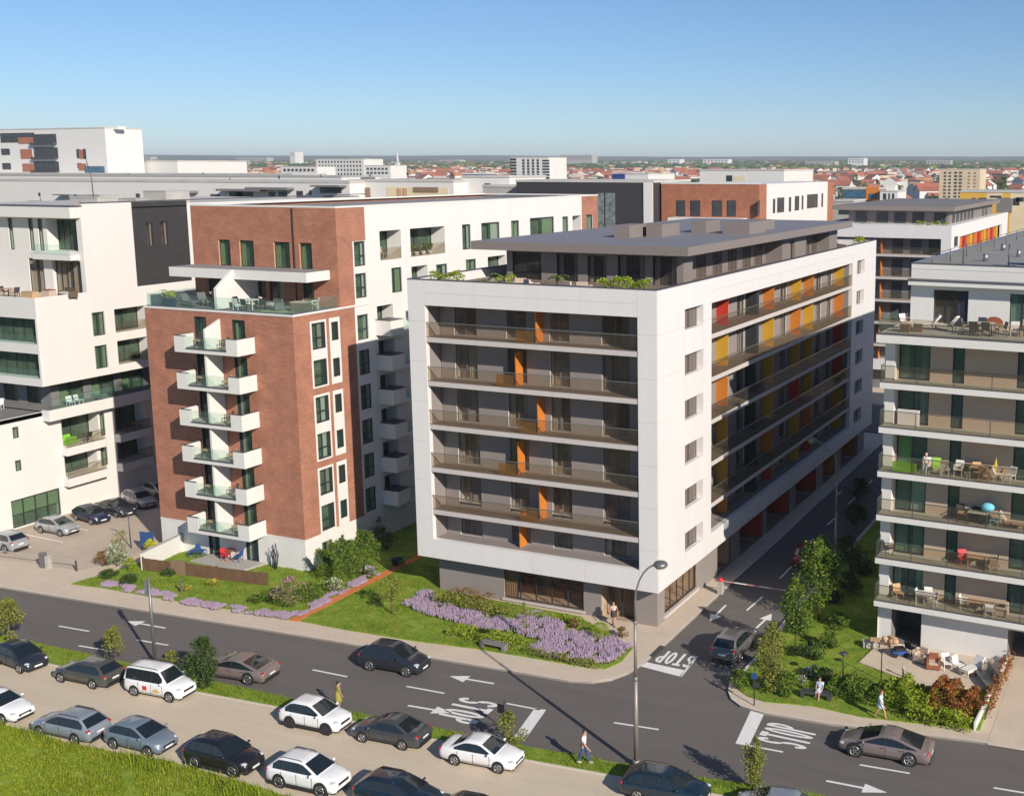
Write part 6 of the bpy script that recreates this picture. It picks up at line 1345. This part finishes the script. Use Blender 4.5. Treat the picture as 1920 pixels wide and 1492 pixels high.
# ================================================================ PEOPLE
mat('skin', (.52,.30,.21), .6, .04); mat('hair_dark', (.03,.02,.015), .6); mat('hair_brown', (.13,.06,.03), .6); mat('cloth_white', (.75,.74,.73), .9, .04); mat('jeans', (.05,.09,.18), .9, .1, 30); mat('cloth_olive', (.33,.29,.06), .9, .06); mat('cloth_pale_blue', (.50,.60,.72), .9, .05); mat('cloth_dark', (.06,.05,.06), .9); mat('cloth_pink', (.62,.45,.42), .9); mat('shoe', (.55,.53,.50), .7); mat('bag_tan', (.35,.20,.10), .7)
def skin(name, V, E, R_, m_, parent, sub=1):
    me = bpy.data.meshes.new(name); me.from_pydata([tuple(v) for v in V], E, []); me.materials.append(M[m_]); o = link(name, me, parent)
    md = o.modifiers.new('skin', 'SKIN'); md.use_smooth_shade = True
    sv = me.skin_vertices[0].data
    for i, r_ in enumerate(R_): sv[i].radius = (r_, r_) if not hasattr(r_, '__len__') else r_; sv[i].use_root = (i == 0)
    if sub: s_ = o.modifiers.new('sub', 'SUBSURF'); s_.levels = sub; s_.render_levels = sub
    return o
def person(label, x, y, ang, pose, top, bottom, hair, long_hair=False, dress=False, h=1.72, z=0.0, group=None, swing=.32, arm=.3):
    t = thing('person', label, 'person', (x,y,z), ang, group); s = h/1.72
    def J(x_, y_, z_): return Vector((x_*s, y_*s, z_*s))
    sit = pose == 'sit'; st = swing if pose == 'walk' else .04; pz = .56 if sit else .93; lift = pz-.93
    pel = J(0,0,pz); sp = J(.02,0,1.14+lift); ch = J(.01,0,1.32+lift); nk = J(.02,0,1.47+lift); hb = J(.035,0,1.54+lift); hd = J(.05,0,1.62+lift)
    V = [pel, sp, ch, nk, hb, hd]; R_ = [(.135*s,.115*s),(.12*s,.10*s),(.145*s,.105*s),.052*s,.075*s,.082*s]; E = [(0,1),(1,2),(2,3),(3,4),(4,5)]
    Lg = {}; Ar = {}
    for sg in (-1,1):
        f = st*sg; b0 = len(V)
        if sit: pts = [J(.02,.09*sg,pz-.02), J(.42,.10*sg,.52), J(.40+.06*sg,.09*sg,.09), J(.52+.06*sg,.09*sg,.045)]
        else: pts = [J(0,.09*sg,pz-.07), J(f*.5+.05,.095*sg,.50), J(f if f > 0 else f*1.05,.09*sg,.09+(.05 if f < -.1 else 0)), J(f+.15,.095*sg,.04)]
        V += pts; R_ += [.088*s,.060*s,.042*s,.034*s]; E += [(0,b0),(b0,b0+1),(b0+1,b0+2),(b0+2,b0+3)]; Lg[sg] = pts
        b0 = len(V); a = -arm*sg if pose == 'walk' else .1
        if sit: pts = [J(.01,.17*sg,1.40+lift), J(.08,.21*sg,1.15+lift), J(.26,.14*sg,1.02+lift)]
        elif pose == 'phone' and sg > 0: pts = [J(.01,.18*sg,1.40), J(.10,.22*sg,1.14), J(.20,.12*sg,1.42)]
        else: pts = [J(.01,.18*sg,1.40), J(a*.35,.22*sg,1.14), J(a*.9+.06,.22*sg,.90)]
        wr = pts[2]; dr = (pts[2]-pts[1]).normalized(); sd = Vector((0,-sg,0)); palm = wr+dr*.075*s
        V += pts+[palm]; R_ += [.052*s,.038*s,.026*s,.028*s]; E += [(2,b0),(b0,b0+1),(b0+1,b0+2),(b0+2,b0+3)]; Ar[sg] = pts
        lat = dr.cross(sd).normalized()
        for q_, (o_, l_) in enumerate(((-.027,.062),(-.009,.074),(.009,.070),(.026,.055))):
            i0 = len(V); p0 = palm+lat*o_*s+dr*.025*s; p1 = p0+(dr+sd*.25).normalized()*l_*.55*s; p2 = p1+(dr+sd*.9).normalized()*l_*.5*s; V += [p0,p1,p2]; R_ += [.0095*s,.0085*s,.0075*s]; E += [(b0+3,i0),(i0,i0+1),(i0+1,i0+2)]
        i0 = len(V); p0 = wr+dr*.035*s-lat*.03*s; p1 = p0+(dr*.5-lat*.6+sd*.4).normalized()*.045*s; V += [p0,p1]; R_ += [.011*s,.009*s]; E += [(b0+2,i0),(i0,i0+1)]
    skin('body', V, E, R_, 'skin', t)
    k = MB(); c = hd+J(.0,0,.005); k.ball(c, .092*s, .078*s, .112*s, 12, 0, 8); k.ball(c+J(.092,0,-.012), .022*s, .014*s, .024*s, 6, 0, 4)
    for sg in (-1,1): k.ball(c+J(0,.08*sg,-.005), .02*s, .012*s, .03*s, 6, 0, 4)
    k.build('head', 'skin', t); k = MB()
    for sg in (-1,1): k.ball(c+J(.084,.03*sg,.016), .01*s, .013*s, .008*s, 6, 0, 4)
    k.build('eyes', 'hair_dark', t); k = MB(); k.ball(c+J(.082,0,-.052), .012*s, .024*s, .007*s, 6, 0, 4); k.build('mouth', 'cloth_pink', t)
    k = MB(); k.ball(c+J(-.018,0,.03), .095*s, .09*s, .108*s, 12, 0, 8)
    if long_hair: k.tube([c+J(-.06,0,.03),c+J(-.09,0,-.12),c+J(-.10,0,-.33)], [.07*s,.085*s,.05*s], 8)
    k.build('hair', hair, t)
    # clothes follow the body
    k = MB(); tv = [ch+J(0,0,.10), ch, sp, pel+J(0,0,.04)]; skin('shirt', tv+[Ar[-1][0],(Ar[-1][0]*.35+Ar[-1][1]*.65),Ar[1][0],(Ar[1][0]*.35+Ar[1][1]*.65)], [(0,1),(1,2),(2,3),(1,4),(4,5),(1,6),(6,7)], [(.085*s,.075*s),(.165*s,.125*s),(.14*s,.12*s),(.15*s,.13*s),.072*s,.062*s,.072*s,.062*s], top, t)
    if dress:
        k = MB(); hem = pel+(J(.30,0,-.03) if sit else J(.02,0,-.42 if dress == 'long' else -.24))
        if sit: k.tube([pel+J(-.03,0,.05),pel+J(.14,0,.02),pel+J(.40,0,.0)], [.16*s,.15*s,.13*s], 10)
        else: k.tube([sp,pel,(pel+hem)/2,hem], [.135*s,.165*s,.185*s,.215*s if dress != 'long' else .24*s], 12)
        k.build('skirt', bottom, t)
    else:
        W_ = [pel+J(0,0,.05), pel-J(0,0,.03)]; EE = [(0,1)]; RR = [(.142*s,.125*s),(.145*s,.125*s)]
        for sg in (-1,1): b0 = len(W_); p_ = Lg[sg]; W_ += [p_[0], p_[1], p_[2]+J(0,0,.0)]; RR += [.1*s,.075*s,.062*s]; EE += [(1,b0),(b0,b0+1),(b0+1,b0+2)]
        skin('trousers', W_, EE, RR, bottom, t)
    for sg in (-1,1): k = MB(); a, b_ = Lg[sg][2], Lg[sg][3]; d = (b_-a); d.z = 0; d.normalize(); o_ = Vector((a.x,a.y,max(.045,a.z-.05))); k.tube([o_-d*.07*s,o_+d*.05*s,o_+d*.18*s], [.045*s,.05*s,.032*s], 8); k.build('shoe', 'shoe' if not dress else 'cloth_dark', t)
    return t
person('man in white t-shirt and blue jeans walking along the verge', *P2(1095,1432), R(8), 'walk', 'cloth_white', 'jeans', 'hair_dark', h=1.78, swing=.26, z=.05)
person('woman in long olive dress with phone on the verge behind the white compact car', *P2(635,1332), R(65), 'phone', 'cloth_olive', 'cloth_olive', 'hair_dark', dress='long', h=1.66, z=.05)
t = person('woman in pink top and dark skirt with tan shoulder bag at the entrance', *P2(1151,1173), R(-75), 'walk', 'cloth_pink', 'cloth_dark', 'hair_brown', True, dress='short', h=1.66, swing=.12)
k = MB(); k.box(-.16,.12,.22,.34,.72,1.02); k.build('shoulder_bag', 'bag_tan', t)
x, y = P2(1535,1311); person('woman in pale blue dress sitting on the black bench', x, y+.22, R(-95), 'sit', 'cloth_pale_blue', 'cloth_pale_blue', 'hair_dark', dress='short', h=1.66, z=-.04)
person('woman with long brown hair and pale dress walking on the pavement by the hedge', *P2(1650,1347), R(-8), 'walk', 'cloth_pale_blue', 'cloth_pale_blue', 'hair_brown', True, dress='short', h=1.66, swing=.3)
# ================================================================ FURNITURE ON BALCONIES AND TERRACES
def chair_mesh(m_, sw=.5, sh=.44, bh=.9, arm=False, lean=.12, cushion=None):
    """frame with four legs, seat and leaning back"""
    k = MB(); t_ = .035; h = sw/2
    for sx in (-h,h-t_):
        for sy in (-h,h-t_): k.box(sx,sx+t_,sy,sy+t_,0,sh-.03)
    k.box(-h,h,-h,h,sh-.03,sh+.01)
    k.add([(-h,h-.03,sh+.02),(h,h-.03,sh+.02),(h,h-.03+lean,bh),(-h,h-.03+lean,bh),(-h,h,sh+.02),(h,h,sh+.02),(h,h+lean,bh),(-h,h+lean,bh)], ((0,1,2,3),(7,6,5,4),(0,4,5,1),(3,2,6,7),(0,3,7,4),(1,5,6,2)))
    if arm:
        for sx in (-h-.02,h-.03): k.box(sx,sx+.05,-h,h,sh+.2,sh+.24); k.box(sx,sx+.05,-h,-h+.05,sh,sh+.2)
    if cushion: k.box(-h+.03,h-.03,-h+.02,h-.05,sh+.011,sh+.08,1)
    return k.mesh('chair', [m_]+([cushion] if cushion else []))
def lounge_mesh(m_, cm):
    k = MB()
    for sx in (-.3,.26):
        for sy in (-.7,.55): k.box(sx,sx+.04,sy,sy+.04,0,.28)
    k.box(-.32,.32,-.75,.6,.28,.33); k.box(-.3,.3,-.72,.3,.331,.42,1)
    k.add([(-.3,.3,.34),(.3,.3,.34),(.3,.75,.92),(-.3,.75,.92),(-.3,.42,.34),(.3,.42,.34),(.3,.85,.86),(-.3,.85,.86)], ((0,1,2,3),(7,6,5,4),(0,4,5,1),(3,2,6,7),(0,3,7,4),(1,5,6,2)), 1); return k.mesh('lounger', [m_,cm])
def armchair_mesh(m_, cm, w=.8):
    k = MB(); h = w/2; k.box(-h,h,-.36,.36,.08,.34); k.box(-h,-h+.13,-.36,.36,.341,.58); k.box(h-.13,h,-.36,.36,.341,.58); k.box(-h+.131,h-.131,.22,.36,.341,.82); k.box(-h+.14,h-.14,-.36,.21,.341,.46,1)
    for sx in (-h+.04,h-.1):
        for sy in (-.32,.26): k.box(sx,sx+.06,sy,sy+.06,0,.079)
    return k.mesh('armchair', [m_,cm])
def table_mesh(m_, tm, w=1.2, d=.8, h=.74):
    k = MB()
    for sx in (-w/2+.03,w/2-.08):
        for sy in (-d/2+.03,d/2-.08): k.box(sx,sx+.05,sy,sy+.05,0,h-.04)
    k.box(-w/2,w/2,-d/2,d/2,h-.04,h,1); return k.mesh('table', [m_,tm])
def box_mesh(m_, w, d, h, tm=None):
    k = MB(); k.box(-w/2,w/2,-d/2,d/2,0,h); k.box(-w/2-.02,w/2+.02,-d/2-.02,d/2+.02,h,h+.05,1); return k.mesh('box', [m_,tm or m_])
FC = {}
def fm(key, f, *a, **k):
    if key not in FC: FC[key] = f(*a, **k)
    return FC[key]
def put(name, me, x, y, z, deg, label, cat, group=None): return tag(link(name, me, None, (x,y,z), R(deg)), label, cat, group)
CH = {'white':fm('cw',chair_mesh,'plastic_white'),'dark':fm('cd',chair_mesh,'steel_dark',arm=True,cushion='cushion_beige'),'black':fm('cb',chair_mesh,'plastic_black',arm=True),'beige':fm('cbe',chair_mesh,'cushion_beige'),'wood':fm('cwo',chair_mesh,'wood_tan'),
      'red':fm('cr',chair_mesh,'plastic_red',arm=True),'green':fm('cg',chair_mesh,'plastic_green'),'blue':fm('cbl',chair_mesh,'plastic_blue'),'brown':fm('cbr',chair_mesh,'wicker',arm=True),'cream':fm('ccr',chair_mesh,'cushion_white',arm=True)}
TB = {'dark':fm('td',table_mesh,'steel_dark','terrace_tile'),'wood':fm('tw',table_mesh,'wood_tan','wood_tan'),'white':fm('twh',table_mesh,'plastic_white','plastic_white'),'small':fm('ts',table_mesh,'steel_dark','wood_tan',.6,.6,.6),'red':fm('tr',table_mesh,'steel_dark','wood_red',.7,.7,.7),'glass':fm('tg',table_mesh,'plastic_white','rail_green',1.1,.7,.72)}
ra = R(-2.2)
def RW_(x, y): return 13.08+x*math.cos(ra)-y*math.sin(ra), 3.64+x*math.sin(ra)+y*math.cos(ra)
def rput(name, me, x, y, z, deg, label, cat, group=None): return put(name, me, *RW_(x,y), z, deg-2.2, label, cat, group)
zt = 19.77
LG = fm('lg',lounge_mesh,'steel_dark','cushion_white')
rput('lounger',LG,2.0,2.9,zt,-70,'white lounger on the roof terrace with its back to the left','lounger'); rput('lounger',LG,3.1,2.9,zt,-95,'white lounger on the roof terrace nearer the blue curtain','lounger')
rput('side_table',fm('bw',box_mesh,'wicker',.55,.55,.5,'cushion_beige'),1.1,1.3,zt,0,'tall brown wicker stool by the terrace rail','stool'); rput('side_table',fm('bw2',box_mesh,'wicker',.5,.5,.4),1.75,1.7,zt,10,'low brown wicker stool before the white loungers','stool')
rput('chair',CH['cream'],.75,2.6,zt,60,'white armchair at the corner of the roof terrace rail','chair')
rput('dining_table',TB['dark'],5.6,2.0,zt,0,'dark dining table on the roof terrace','table')
for x,y,dg,l in ((4.6,2.1,90,'dark dining chair at the left end of the terrace table'),(5.2,1.3,180,'dark dining chair in front of the terrace table, left one'),(5.9,1.3,180,'dark dining chair in front of the terrace table, right one'),(5.3,2.8,0,'dark dining chair behind the terrace table'),(6.7,1.5,-60,'dark dining chair at the right end of the terrace table')): rput('dining_chair',CH['dark'],x,y,zt,dg,l,'chair','dining set on the roof terrace')
k = MB(); k.box(-.55,.55,-.3,.3,.42,.5); 
for i in range(8): a0, a1 = math.pi*i/8, math.pi*(i+1)/8; k.add([(-.55*math.cos(a0),.3,.5+.42*math.sin(a0)),(-.55*math.cos(a1),.3,.5+.42*math.sin(a1)),(-.55*math.cos(a1),.36,.5+.42*math.sin(a1)),(-.55*math.cos(a0),.36,.5+.42*math.sin(a0)),(-.55*math.cos(a0),.3,.5),(-.55*math.cos(a1),.3,.5)], ((4,5,1,0),(0,1,2,3)), 1)
for sx in (-.5,.44): k.box(sx,sx+.06,-.28,.28,0,.419)
me = k.mesh('bench', ['wood_tan','wood_red']); rput('terrace_bench',me,5.9,3.3,zt,0,'tan bench with a red rounded back behind the terrace table','bench')
rput('chair',CH['cream'],7.3,2.4,zt,200,'cream armchair at the right side of the roof terrace','chair'); rput('chair',CH['dark'],8.0,2.1,zt,-110,'dark armchair before the right terrace door','chair'); rput('chair',CH['wood'],7.9,2.9,zt,0,'wooden chair against the right terrace door','chair')
# balcony rows, lowest first
z = RZ[0]+.01
for i,(x,y) in enumerate(((2.75,.75),(3.1,1.0),(3.5,.75))): rput('chair',CH['white'],x,y,z,(90,10,-80)[i],('white chair left of the white table on the lowest balcony','white chair behind the white table on the lowest balcony','white chair right of the white table on the lowest balcony')[i],'chair')
rput('table',TB['white'],3.1,.6,z,0,'white table on the lowest balcony','table'); rput('chair',CH['wood'],1.3,.8,z,40,'small wooden chair at the left end of the lowest balcony','chair')
rput('chair',CH['cream'],5.4,.9,z,90,'pale armchair left of the long table on the lowest balcony','chair'); rput('table',fm('tl',table_mesh,'cushion_beige','wood_tan',1.6,.6,.7),6.4,.8,z,0,'long pale table on the lowest balcony','table'); rput('chair',CH['beige'],6.3,1.25,z,0,'beige chair behind the long table on the lowest balcony','chair'); rput('chair',CH['white'],7.0,.35,z,180,'white chair in front of the long table on the lowest balcony','chair'); rput('armchair',fm('am1',armchair_mesh,'cushion_beige','cushion_beige',.7),7.6,.9,z,-90,'beige armchair at the end of the lowest balcony','armchair')
z = RZ[1]+.01
rput('chair',CH['red'],5.2,.9,z,30,'red plastic chair on the second balcony','chair'); rput('table',TB['wood'],6.1,.8,z,0,'tan table right of the red chair','table'); rput('chair',CH['black'],6.9,.9,z,-80,'black chair right of the tan table on the second balcony','chair'); rput('chair',CH['beige'],7.15,.45,z,180,'beige chair near the rail of the second balcony','chair'); rput('chair',CH['black'],.55,.9,z,120,'black chair at the left end of the second balcony','chair')
z = RZ[2]+.01
rput('table',TB['small'],5.1,.7,z,0,'small table on the third balcony left of the cyan parasol','table'); rput('chair',CH['black'],4.9,1.1,z,20,'black chair behind the small table on the third balcony','chair'); rput('table',TB['dark'],6.0,.8,z,0,'dark table under the cyan parasol','table'); rput('armchair',fm('am2',armchair_mesh,'plastic_black','plastic_black',.8),5.8,1.15,z,0,'black sofa behind the dark table on the third balcony','sofa'); rput('chair',fm('ccy',chair_mesh,'cloth_cyan'),7.0,.6,z,-90,'cyan covered chair right of the cyan parasol','chair')
x, y = RW_(6.5,.9); t = thing('parasol', 'cyan parasol folded over on the third balcony', 'parasol', (x,y,z)); k = MB(); k.tube([(0,0,0),(0,0,1.1)], .02, 6); k.build('pole', 'steel', t); k = MB(); k.ball((0,0,1.05), .42, .36, .26, 12, 0, 6); k.build('canopy', 'cloth_cyan', t)
rput('lounger',fm('lgr',lounge_mesh,'wood_red','cushion_beige'),8.0,.8,z,90,'red brown lounger at the right end of the third balcony','lounger')
z = RZ[3]+.01
k = MB(); k.box(-.75,.75,-.005,.005,0,.62); rput('privacy_screen',k.mesh('screen','lime_glass'),1.6,.12,z+.06,0,'bright lime green screen fixed inside the glass rail','screen')
for i,(x,y,c,dg,l) in enumerate(((3.35,.9,'green',10,'green chair on the fourth balcony'),(4.0,.5,'white',180,'white chair near the rail of the fourth balcony'),(4.7,.9,'cream',0,'cream armchair on the fourth balcony'),(5.8,.9,'wood',20,'wooden chair on the fourth balcony'),(6.3,.5,'wood',170,'second wooden chair by the rail of the fourth balcony'),(7.1,.7,'white',90,'white chair right of the yellow parasol'),(7.7,.8,'white',-30,'white chair at the right end of the fourth balcony'))): rput('chair',CH[c],x,y,z,dg,l,'chair')
rput('table',TB['wood'],6.0,.85,z,0,'wooden table on the fourth balcony','table'); x, y = RW_(6.75,.9); t = thing('parasol', 'closed yellow parasol leaning on the fourth balcony', 'parasol', (x,y,z)); k = MB(); k.tube([(0,0,0),(.12,0,1.35)], .02, 6); k.build('pole', 'wood_tan', t); k = MB(); k.tube([(.03,0,.35),(.08,0,.8),(.12,0,1.3)], [.06,.14,.02], 8); k.build('canopy', 'petal_yellow', t)
x, y = RW_(5.25,.8); t = thing('potted_plant', 'bushy plant in a pot on the fourth balcony', 'plant', (x,y,z)); m = MB(); crown(m,.3,.3,.3,.8,160,.12,3,6); m.build('foliage','leaf_dark',t); k = MB(); k.tube([(0,0,0),(0,0,.32)],[.15,.2],10); k.build('pot','pot_white',t)
x, y = RW_(2.75,.8); person('person in white with a pink hat sitting on the fourth balcony', x, y, R(-90), 'sit', 'cloth_white', 'cloth_pale_blue', 'cloth_pink', h=1.6, z=z-.05); rput('chair',CH['white'],2.75,.85,z,0,'white chair under the person on the fourth balcony','chair')
z = RZ[4]+.01; rput('plant_rack',fm('pr',box_mesh,'cushion_white',1.3,.25,.9),1.5,1.1,z,0,'white slatted rack before the window of the fifth balcony','rack')
# patio of the balcony building
def gput(name, me, px, py, deg, label, cat, z=.13, group=None): x, y = P2(px,py,z); return put(name, me, x, y, z, deg, label, cat, group)
gput('side_table',TB['small'],1641,1215,10,'small dark table at the patio corner by the lawn','table')
k = MB(); q = random.Random(9)
for i in range(9): k.ball((q.uniform(-.45,.45),q.uniform(-.25,.25),.12+.3*q.random()), .22, .18, .16, 7, 0, 5)
gput('sack_pile',k.mesh('sacks','wood_tan'),1670,1206,0,'pile of tan paper sacks at the patio door','sacks')
k = MB(); k.box(-.3,.3,-.45,.45,.12,.36); k.box(-.22,.22,-.3,.3,.361,.52,1); k.tube([(-.2,.4,.3),(-.2,1.0,1.0),(.2,1.0,1.0),(.2,.4,.3)], .02, 6, 1)
for x in (-.32,.32):
    for y in (-.32,.32): k.wheelshape((x,y,.14),.14,.07,'x',12,1)
gput('lawn_mower',k.mesh('mower',['plastic_blue','plastic_black']),1686,1228,120,'blue and black lawn mower lying in front of the open patio door','mower')
gput('armchair',fm('am3',armchair_mesh,'cushion_beige','cushion_beige'),1728,1240,-20,'beige armchair left of the red brown one on the patio','armchair'); gput('armchair',fm('am4',armchair_mesh,'wood_red','cushion_beige'),1750,1252,10,'red brown armchair with beige seat on the patio','armchair')
gput('chair',CH['cream'],1775,1254,30,'white chair next to the red brown armchair on the patio','chair'); gput('chair',CH['white'],1797,1258,60,'white chair in the middle of the patio','chair'); gput('lounger',fm('lg2',lounge_mesh,'cushion_white','cushion_white'),1822,1262,-30,'white slatted lounger on the patio','lounger'); gput('chair',CH['black'],1707,1226,160,'black folded chair at the patio door','chair')
x, y = P2(1850,1280,.13); t = thing('garden_sofa', 'grey slatted garden sofa at the right end of the patio', 'sofa', (x,y,.13), R(-62)); k = MB(); k.box(-1.0,1.0,-.4,.4,.3,.38); k.build('seat','lamp_grey',t)
k = MB(); k.box(-.06,.06,.36,.42,.381,.95); sm_ = k.mesh('slat','lamp_grey')
for i in range(11): link('slat', sm_, t, (-.95+i*.19,0,0))
for sx in (-.95,.95):
    for sy in (-.35,.35): k = MB(); k.box(sx-.04,sx+.04,sy-.04,sy+.04,0,.3); k.build('leg','lamp_grey',t)
x, y = P2(1693,1270,.08); t = thing('bollard_light', 'low dark bollard light at the patio edge', 'light', (x,y,.05)); k = MB(); k.tube([(0,0,0),(0,0,.6)],.05,8); k.build('post','plastic_black',t); k = MB(); k.tube([(0,0,.6),(0,0,.72)],[.09,.09],8); k.build('lamp_head','lamp_lens',t)
gput('crate',fm('cr8',box_mesh,'concrete',.8,.5,.35),1630,1212,20,'grey box on the lawn edge beside the building corner','box',.05)
# brick building: terrace, balconies, patio
z = 19.11
def bput(name, me, x, y, deg, label, cat, zz=19.11): return put(name, me, x, y, zz, deg, label, cat)
bput('planter',fm('pb',box_mesh,'pot_blue',1.0,.45,.6,'soil'),-41.2,.75,0,'dark blue planter box at the left end of the brick terrace','planter')
bput('lounger',fm('lg3',lounge_mesh,'steel_dark','lamp_grey'),-40.0,1.6,80,'grey lounger on the brick terrace right of the blue planter','lounger'); bput('lounger',fm('lg3',lounge_mesh),-39.6,2.6,60,'second grey lounger further back on the brick terrace','lounger')
bput('armchair',fm('am5',armchair_mesh,'wicker','cushion_beige'),-38.2,2.2,-10,'wicker armchair with beige cushion on the brick terrace','armchair')
k = MB(); 
for a,b_ in (((-.5,0,0),(.5,0,1.2)),((.5,0,0),(-.5,0,1.2)),((-.5,.3,0),(.5,.3,1.2)),((.5,.3,0),(-.5,.3,1.2))): k.tube([a,b_],.025,6)
bput('cross_frame',k.mesh('frame','plastic_white'),-37.3,1.6,20,'white crossed hammock frame beside the sloping terrace wall','frame')
bput('dining_table',TB['white'],-34.4,2.0,0,'white dining table on the brick terrace','table')
for x,y,dg,l in ((-35.4,1.9,90,'dark chair at the left end of the white table on the brick terrace'),(-34.8,1.2,180,'white chair in front of the table on the brick terrace'),(-34.0,1.2,180,'dark chair in front of the table on the brick terrace'),(-34.6,2.8,0,'dark chair behind the table on the brick terrace'),(-33.4,2.0,-90,'dark chair at the right end of the table on the brick terrace')): bput('dining_chair',CH['white' if l[0] == 'w' else 'black'],x,y,dg,l,'chair')
bput('deck_chair',fm('lg4',lounge_mesh,'plastic_red','cushion_white'),-33.3,3.0,150,'red and white deck chair on the brick terrace','deck chair'); bput('sofa',fm('am6',armchair_mesh,'lamp_grey','cushion_white',1.5),-32.3,2.3,-20,'grey sofa with white cushions on the brick terrace','sofa')
bput('wicker_box',fm('wb',box_mesh,'wicker',1.3,.8,.65,'cushion_beige'),-30.1,2.6,10,'wicker box with beige top at the right end of the brick terrace','box'); bput('chair',CH['cream'],-29.7,3.6,-60,'cream chair behind the wicker box on the brick terrace','chair')
k = MB(); k.box(-1.3,1.3,-.8,.8,0,.012); bput('outdoor_rug',k.mesh('rug','curtain_green'),-31.6,1.6,0,'green rug on the brick terrace','rug')
for i in range(6):
    zz = BZ[i]+.26; names = ['lowest','second','third','fourth','fifth','topmost']
    put('chair',CH['black' if i == 5 else ('wood','brown')[i%2]],-34.6,-.6,zz,-30,f'{"black" if i == 5 else ("wooden","brown")[i%2]} chair on the {names[i]} white tray balcony','chair')
    if i != 3: put('side_table',TB['small'],-36.9,-.7,zz,0,f'small table on the {names[i]} white tray balcony','table')
gput('chair',CH['blue'],362,1042,-60,'blue chair at the left wall of the ground patio','chair',.175); gput('chair',CH['blue'],379,1041,100,'second blue chair at the ground patio','chair',.175); gput('table',TB['red'],432,1046,0,'red table on the ground patio of the brick building','table',.175); gput('chair',CH['red'],424,1050,90,'red chair left of the red table','chair',.175); gput('chair',CH['blue'],447,1052,-80,'dark blue chair right of the red table','chair',.175)
# white building on the left
def lput(name, me, x, y, z, deg, label, cat): return put(name, me, x, y, z, deg, label, cat)
lput('planter',fm('pw',box_mesh,'wood_tan',1.3,.6,.7,'wood_tan'),-59.7,3.2,18.5,0,'tan wooden box on the upper terrace of the white building','box'); lput('planter',fm('pw2',box_mesh,'cushion_beige',.9,.7,.8,'wood_red'),-58.7,4.2,18.5,0,'beige cupboard on the upper terrace of the white building','cupboard'); lput('sofa',fm('am7',armchair_mesh,'wicker','cushion_white',1.9),-58.6,5.9,18.5,-10,'wicker sofa with a white cushion on the upper terrace','sofa')
lput('dining_table',TB['wood'],-63.6,4.2,18.5,0,'wooden table at the left edge of the upper terrace','table')
for x,dg,l in ((-64.3,90,'dark chair left of the wooden table on the upper terrace'),(-62.9,-90,'dark chair right of the wooden table on the upper terrace')): lput('chair',CH['dark'],x,4.2,18.5,dg,l,'chair')
lput('chair',CH['white'],-62.2,1.3,9.26,30,'white chair on the lower terrace at the left edge','chair'); lput('lounger',fm('lg5',lounge_mesh,'steel','rail_green'),-57.9,7.6,9.26,70,'teal lounger on the middle terrace of the white building','lounger')
for i,y in enumerate((4.6,5.4)): lput('chair',CH['white'],-57.75,y,9.26,(80,100)[i],('white slatted chair nearest the corner of the middle terrace','second white slatted chair on the middle terrace')[i],'chair')
lput('armchair',fm('am8',armchair_mesh,'curtain_lime','curtain_lime',1.0),-58.35,4.6,5.9,100,'lime green armchair on the balcony of the white building','armchair'); lput('chair',CH['black'],-57.7,5.9,5.9,-90,'black chair right of the lime armchair','chair'); lput('chair',CH['black'],-57.9,10.2,5.9,90,'black chair on the balcony above the parked cars','chair'); lput('table',TB['small'],-57.8,11.0,5.9,0,'small table on the balcony above the parked cars','table')
# lounge on the roof of the main building
for i,(x,y,dg,l) in enumerate(((-13.0,2.0,170,'beige lounge seat at the left of the roof terrace'),(-11.0,2.3,200,'beige lounge seat behind the large palm'),(-9.9,1.7,150,'beige lounge seat right of the large palm'),(-6.9,1.6,160,'beige lounge seat right of the thin palm'),(-6.0,1.7,190,'white lounge seat near the right roof hedge'))): put('armchair',fm('am9',armchair_mesh,'cushion_beige','cushion_white',1.0),x,y,21.5,dg,l,'armchair')
put('coffee_table',fm('tc',box_mesh,'wicker',.9,.6,.42,'wood_tan'),-8.8,1.5,21.5,0,'brown coffee table on the roof terrace','table'); put('coffee_table',fm('tc2',box_mesh,'cushion_beige',.8,.5,.45),-12.2,1.4,21.5,0,'low beige table on the roof terrace','table')
for i,(y,l) in enumerate(((47.6,'dark lounge chair at the far end of the roof terrace'),(49.0,'second dark lounge chair at the far end of the roof terrace'))): put('lounger',fm('lg6',lounge_mesh,'steel_dark','wicker'),-2.6,y,21.5,60,l,'lounger')
# wing loggias of the brick building
put('chair',CH['beige'],BX-.7,11.5,22.35,90,'beige chair in the small loggia of the white wing','chair')
x = BX-.5
for i in range(4):
    t = thing('potted_plant', ('plant pot at the left of the wide loggia','second plant pot in the wide loggia','third plant pot in the wide loggia','plant pot at the right of the wide loggia')[i], 'plant', (x,14.7+i*.95,22.3)); m = MB(); crown(m,.35,.35,.3,1.0,150,.16,30+i,6); m.build('foliage','leaf_mid',t); k = MB(); k.tube([(0,0,0),(0,0,.35)],[.16,.22],10); k.build('pot','pot_white',t)
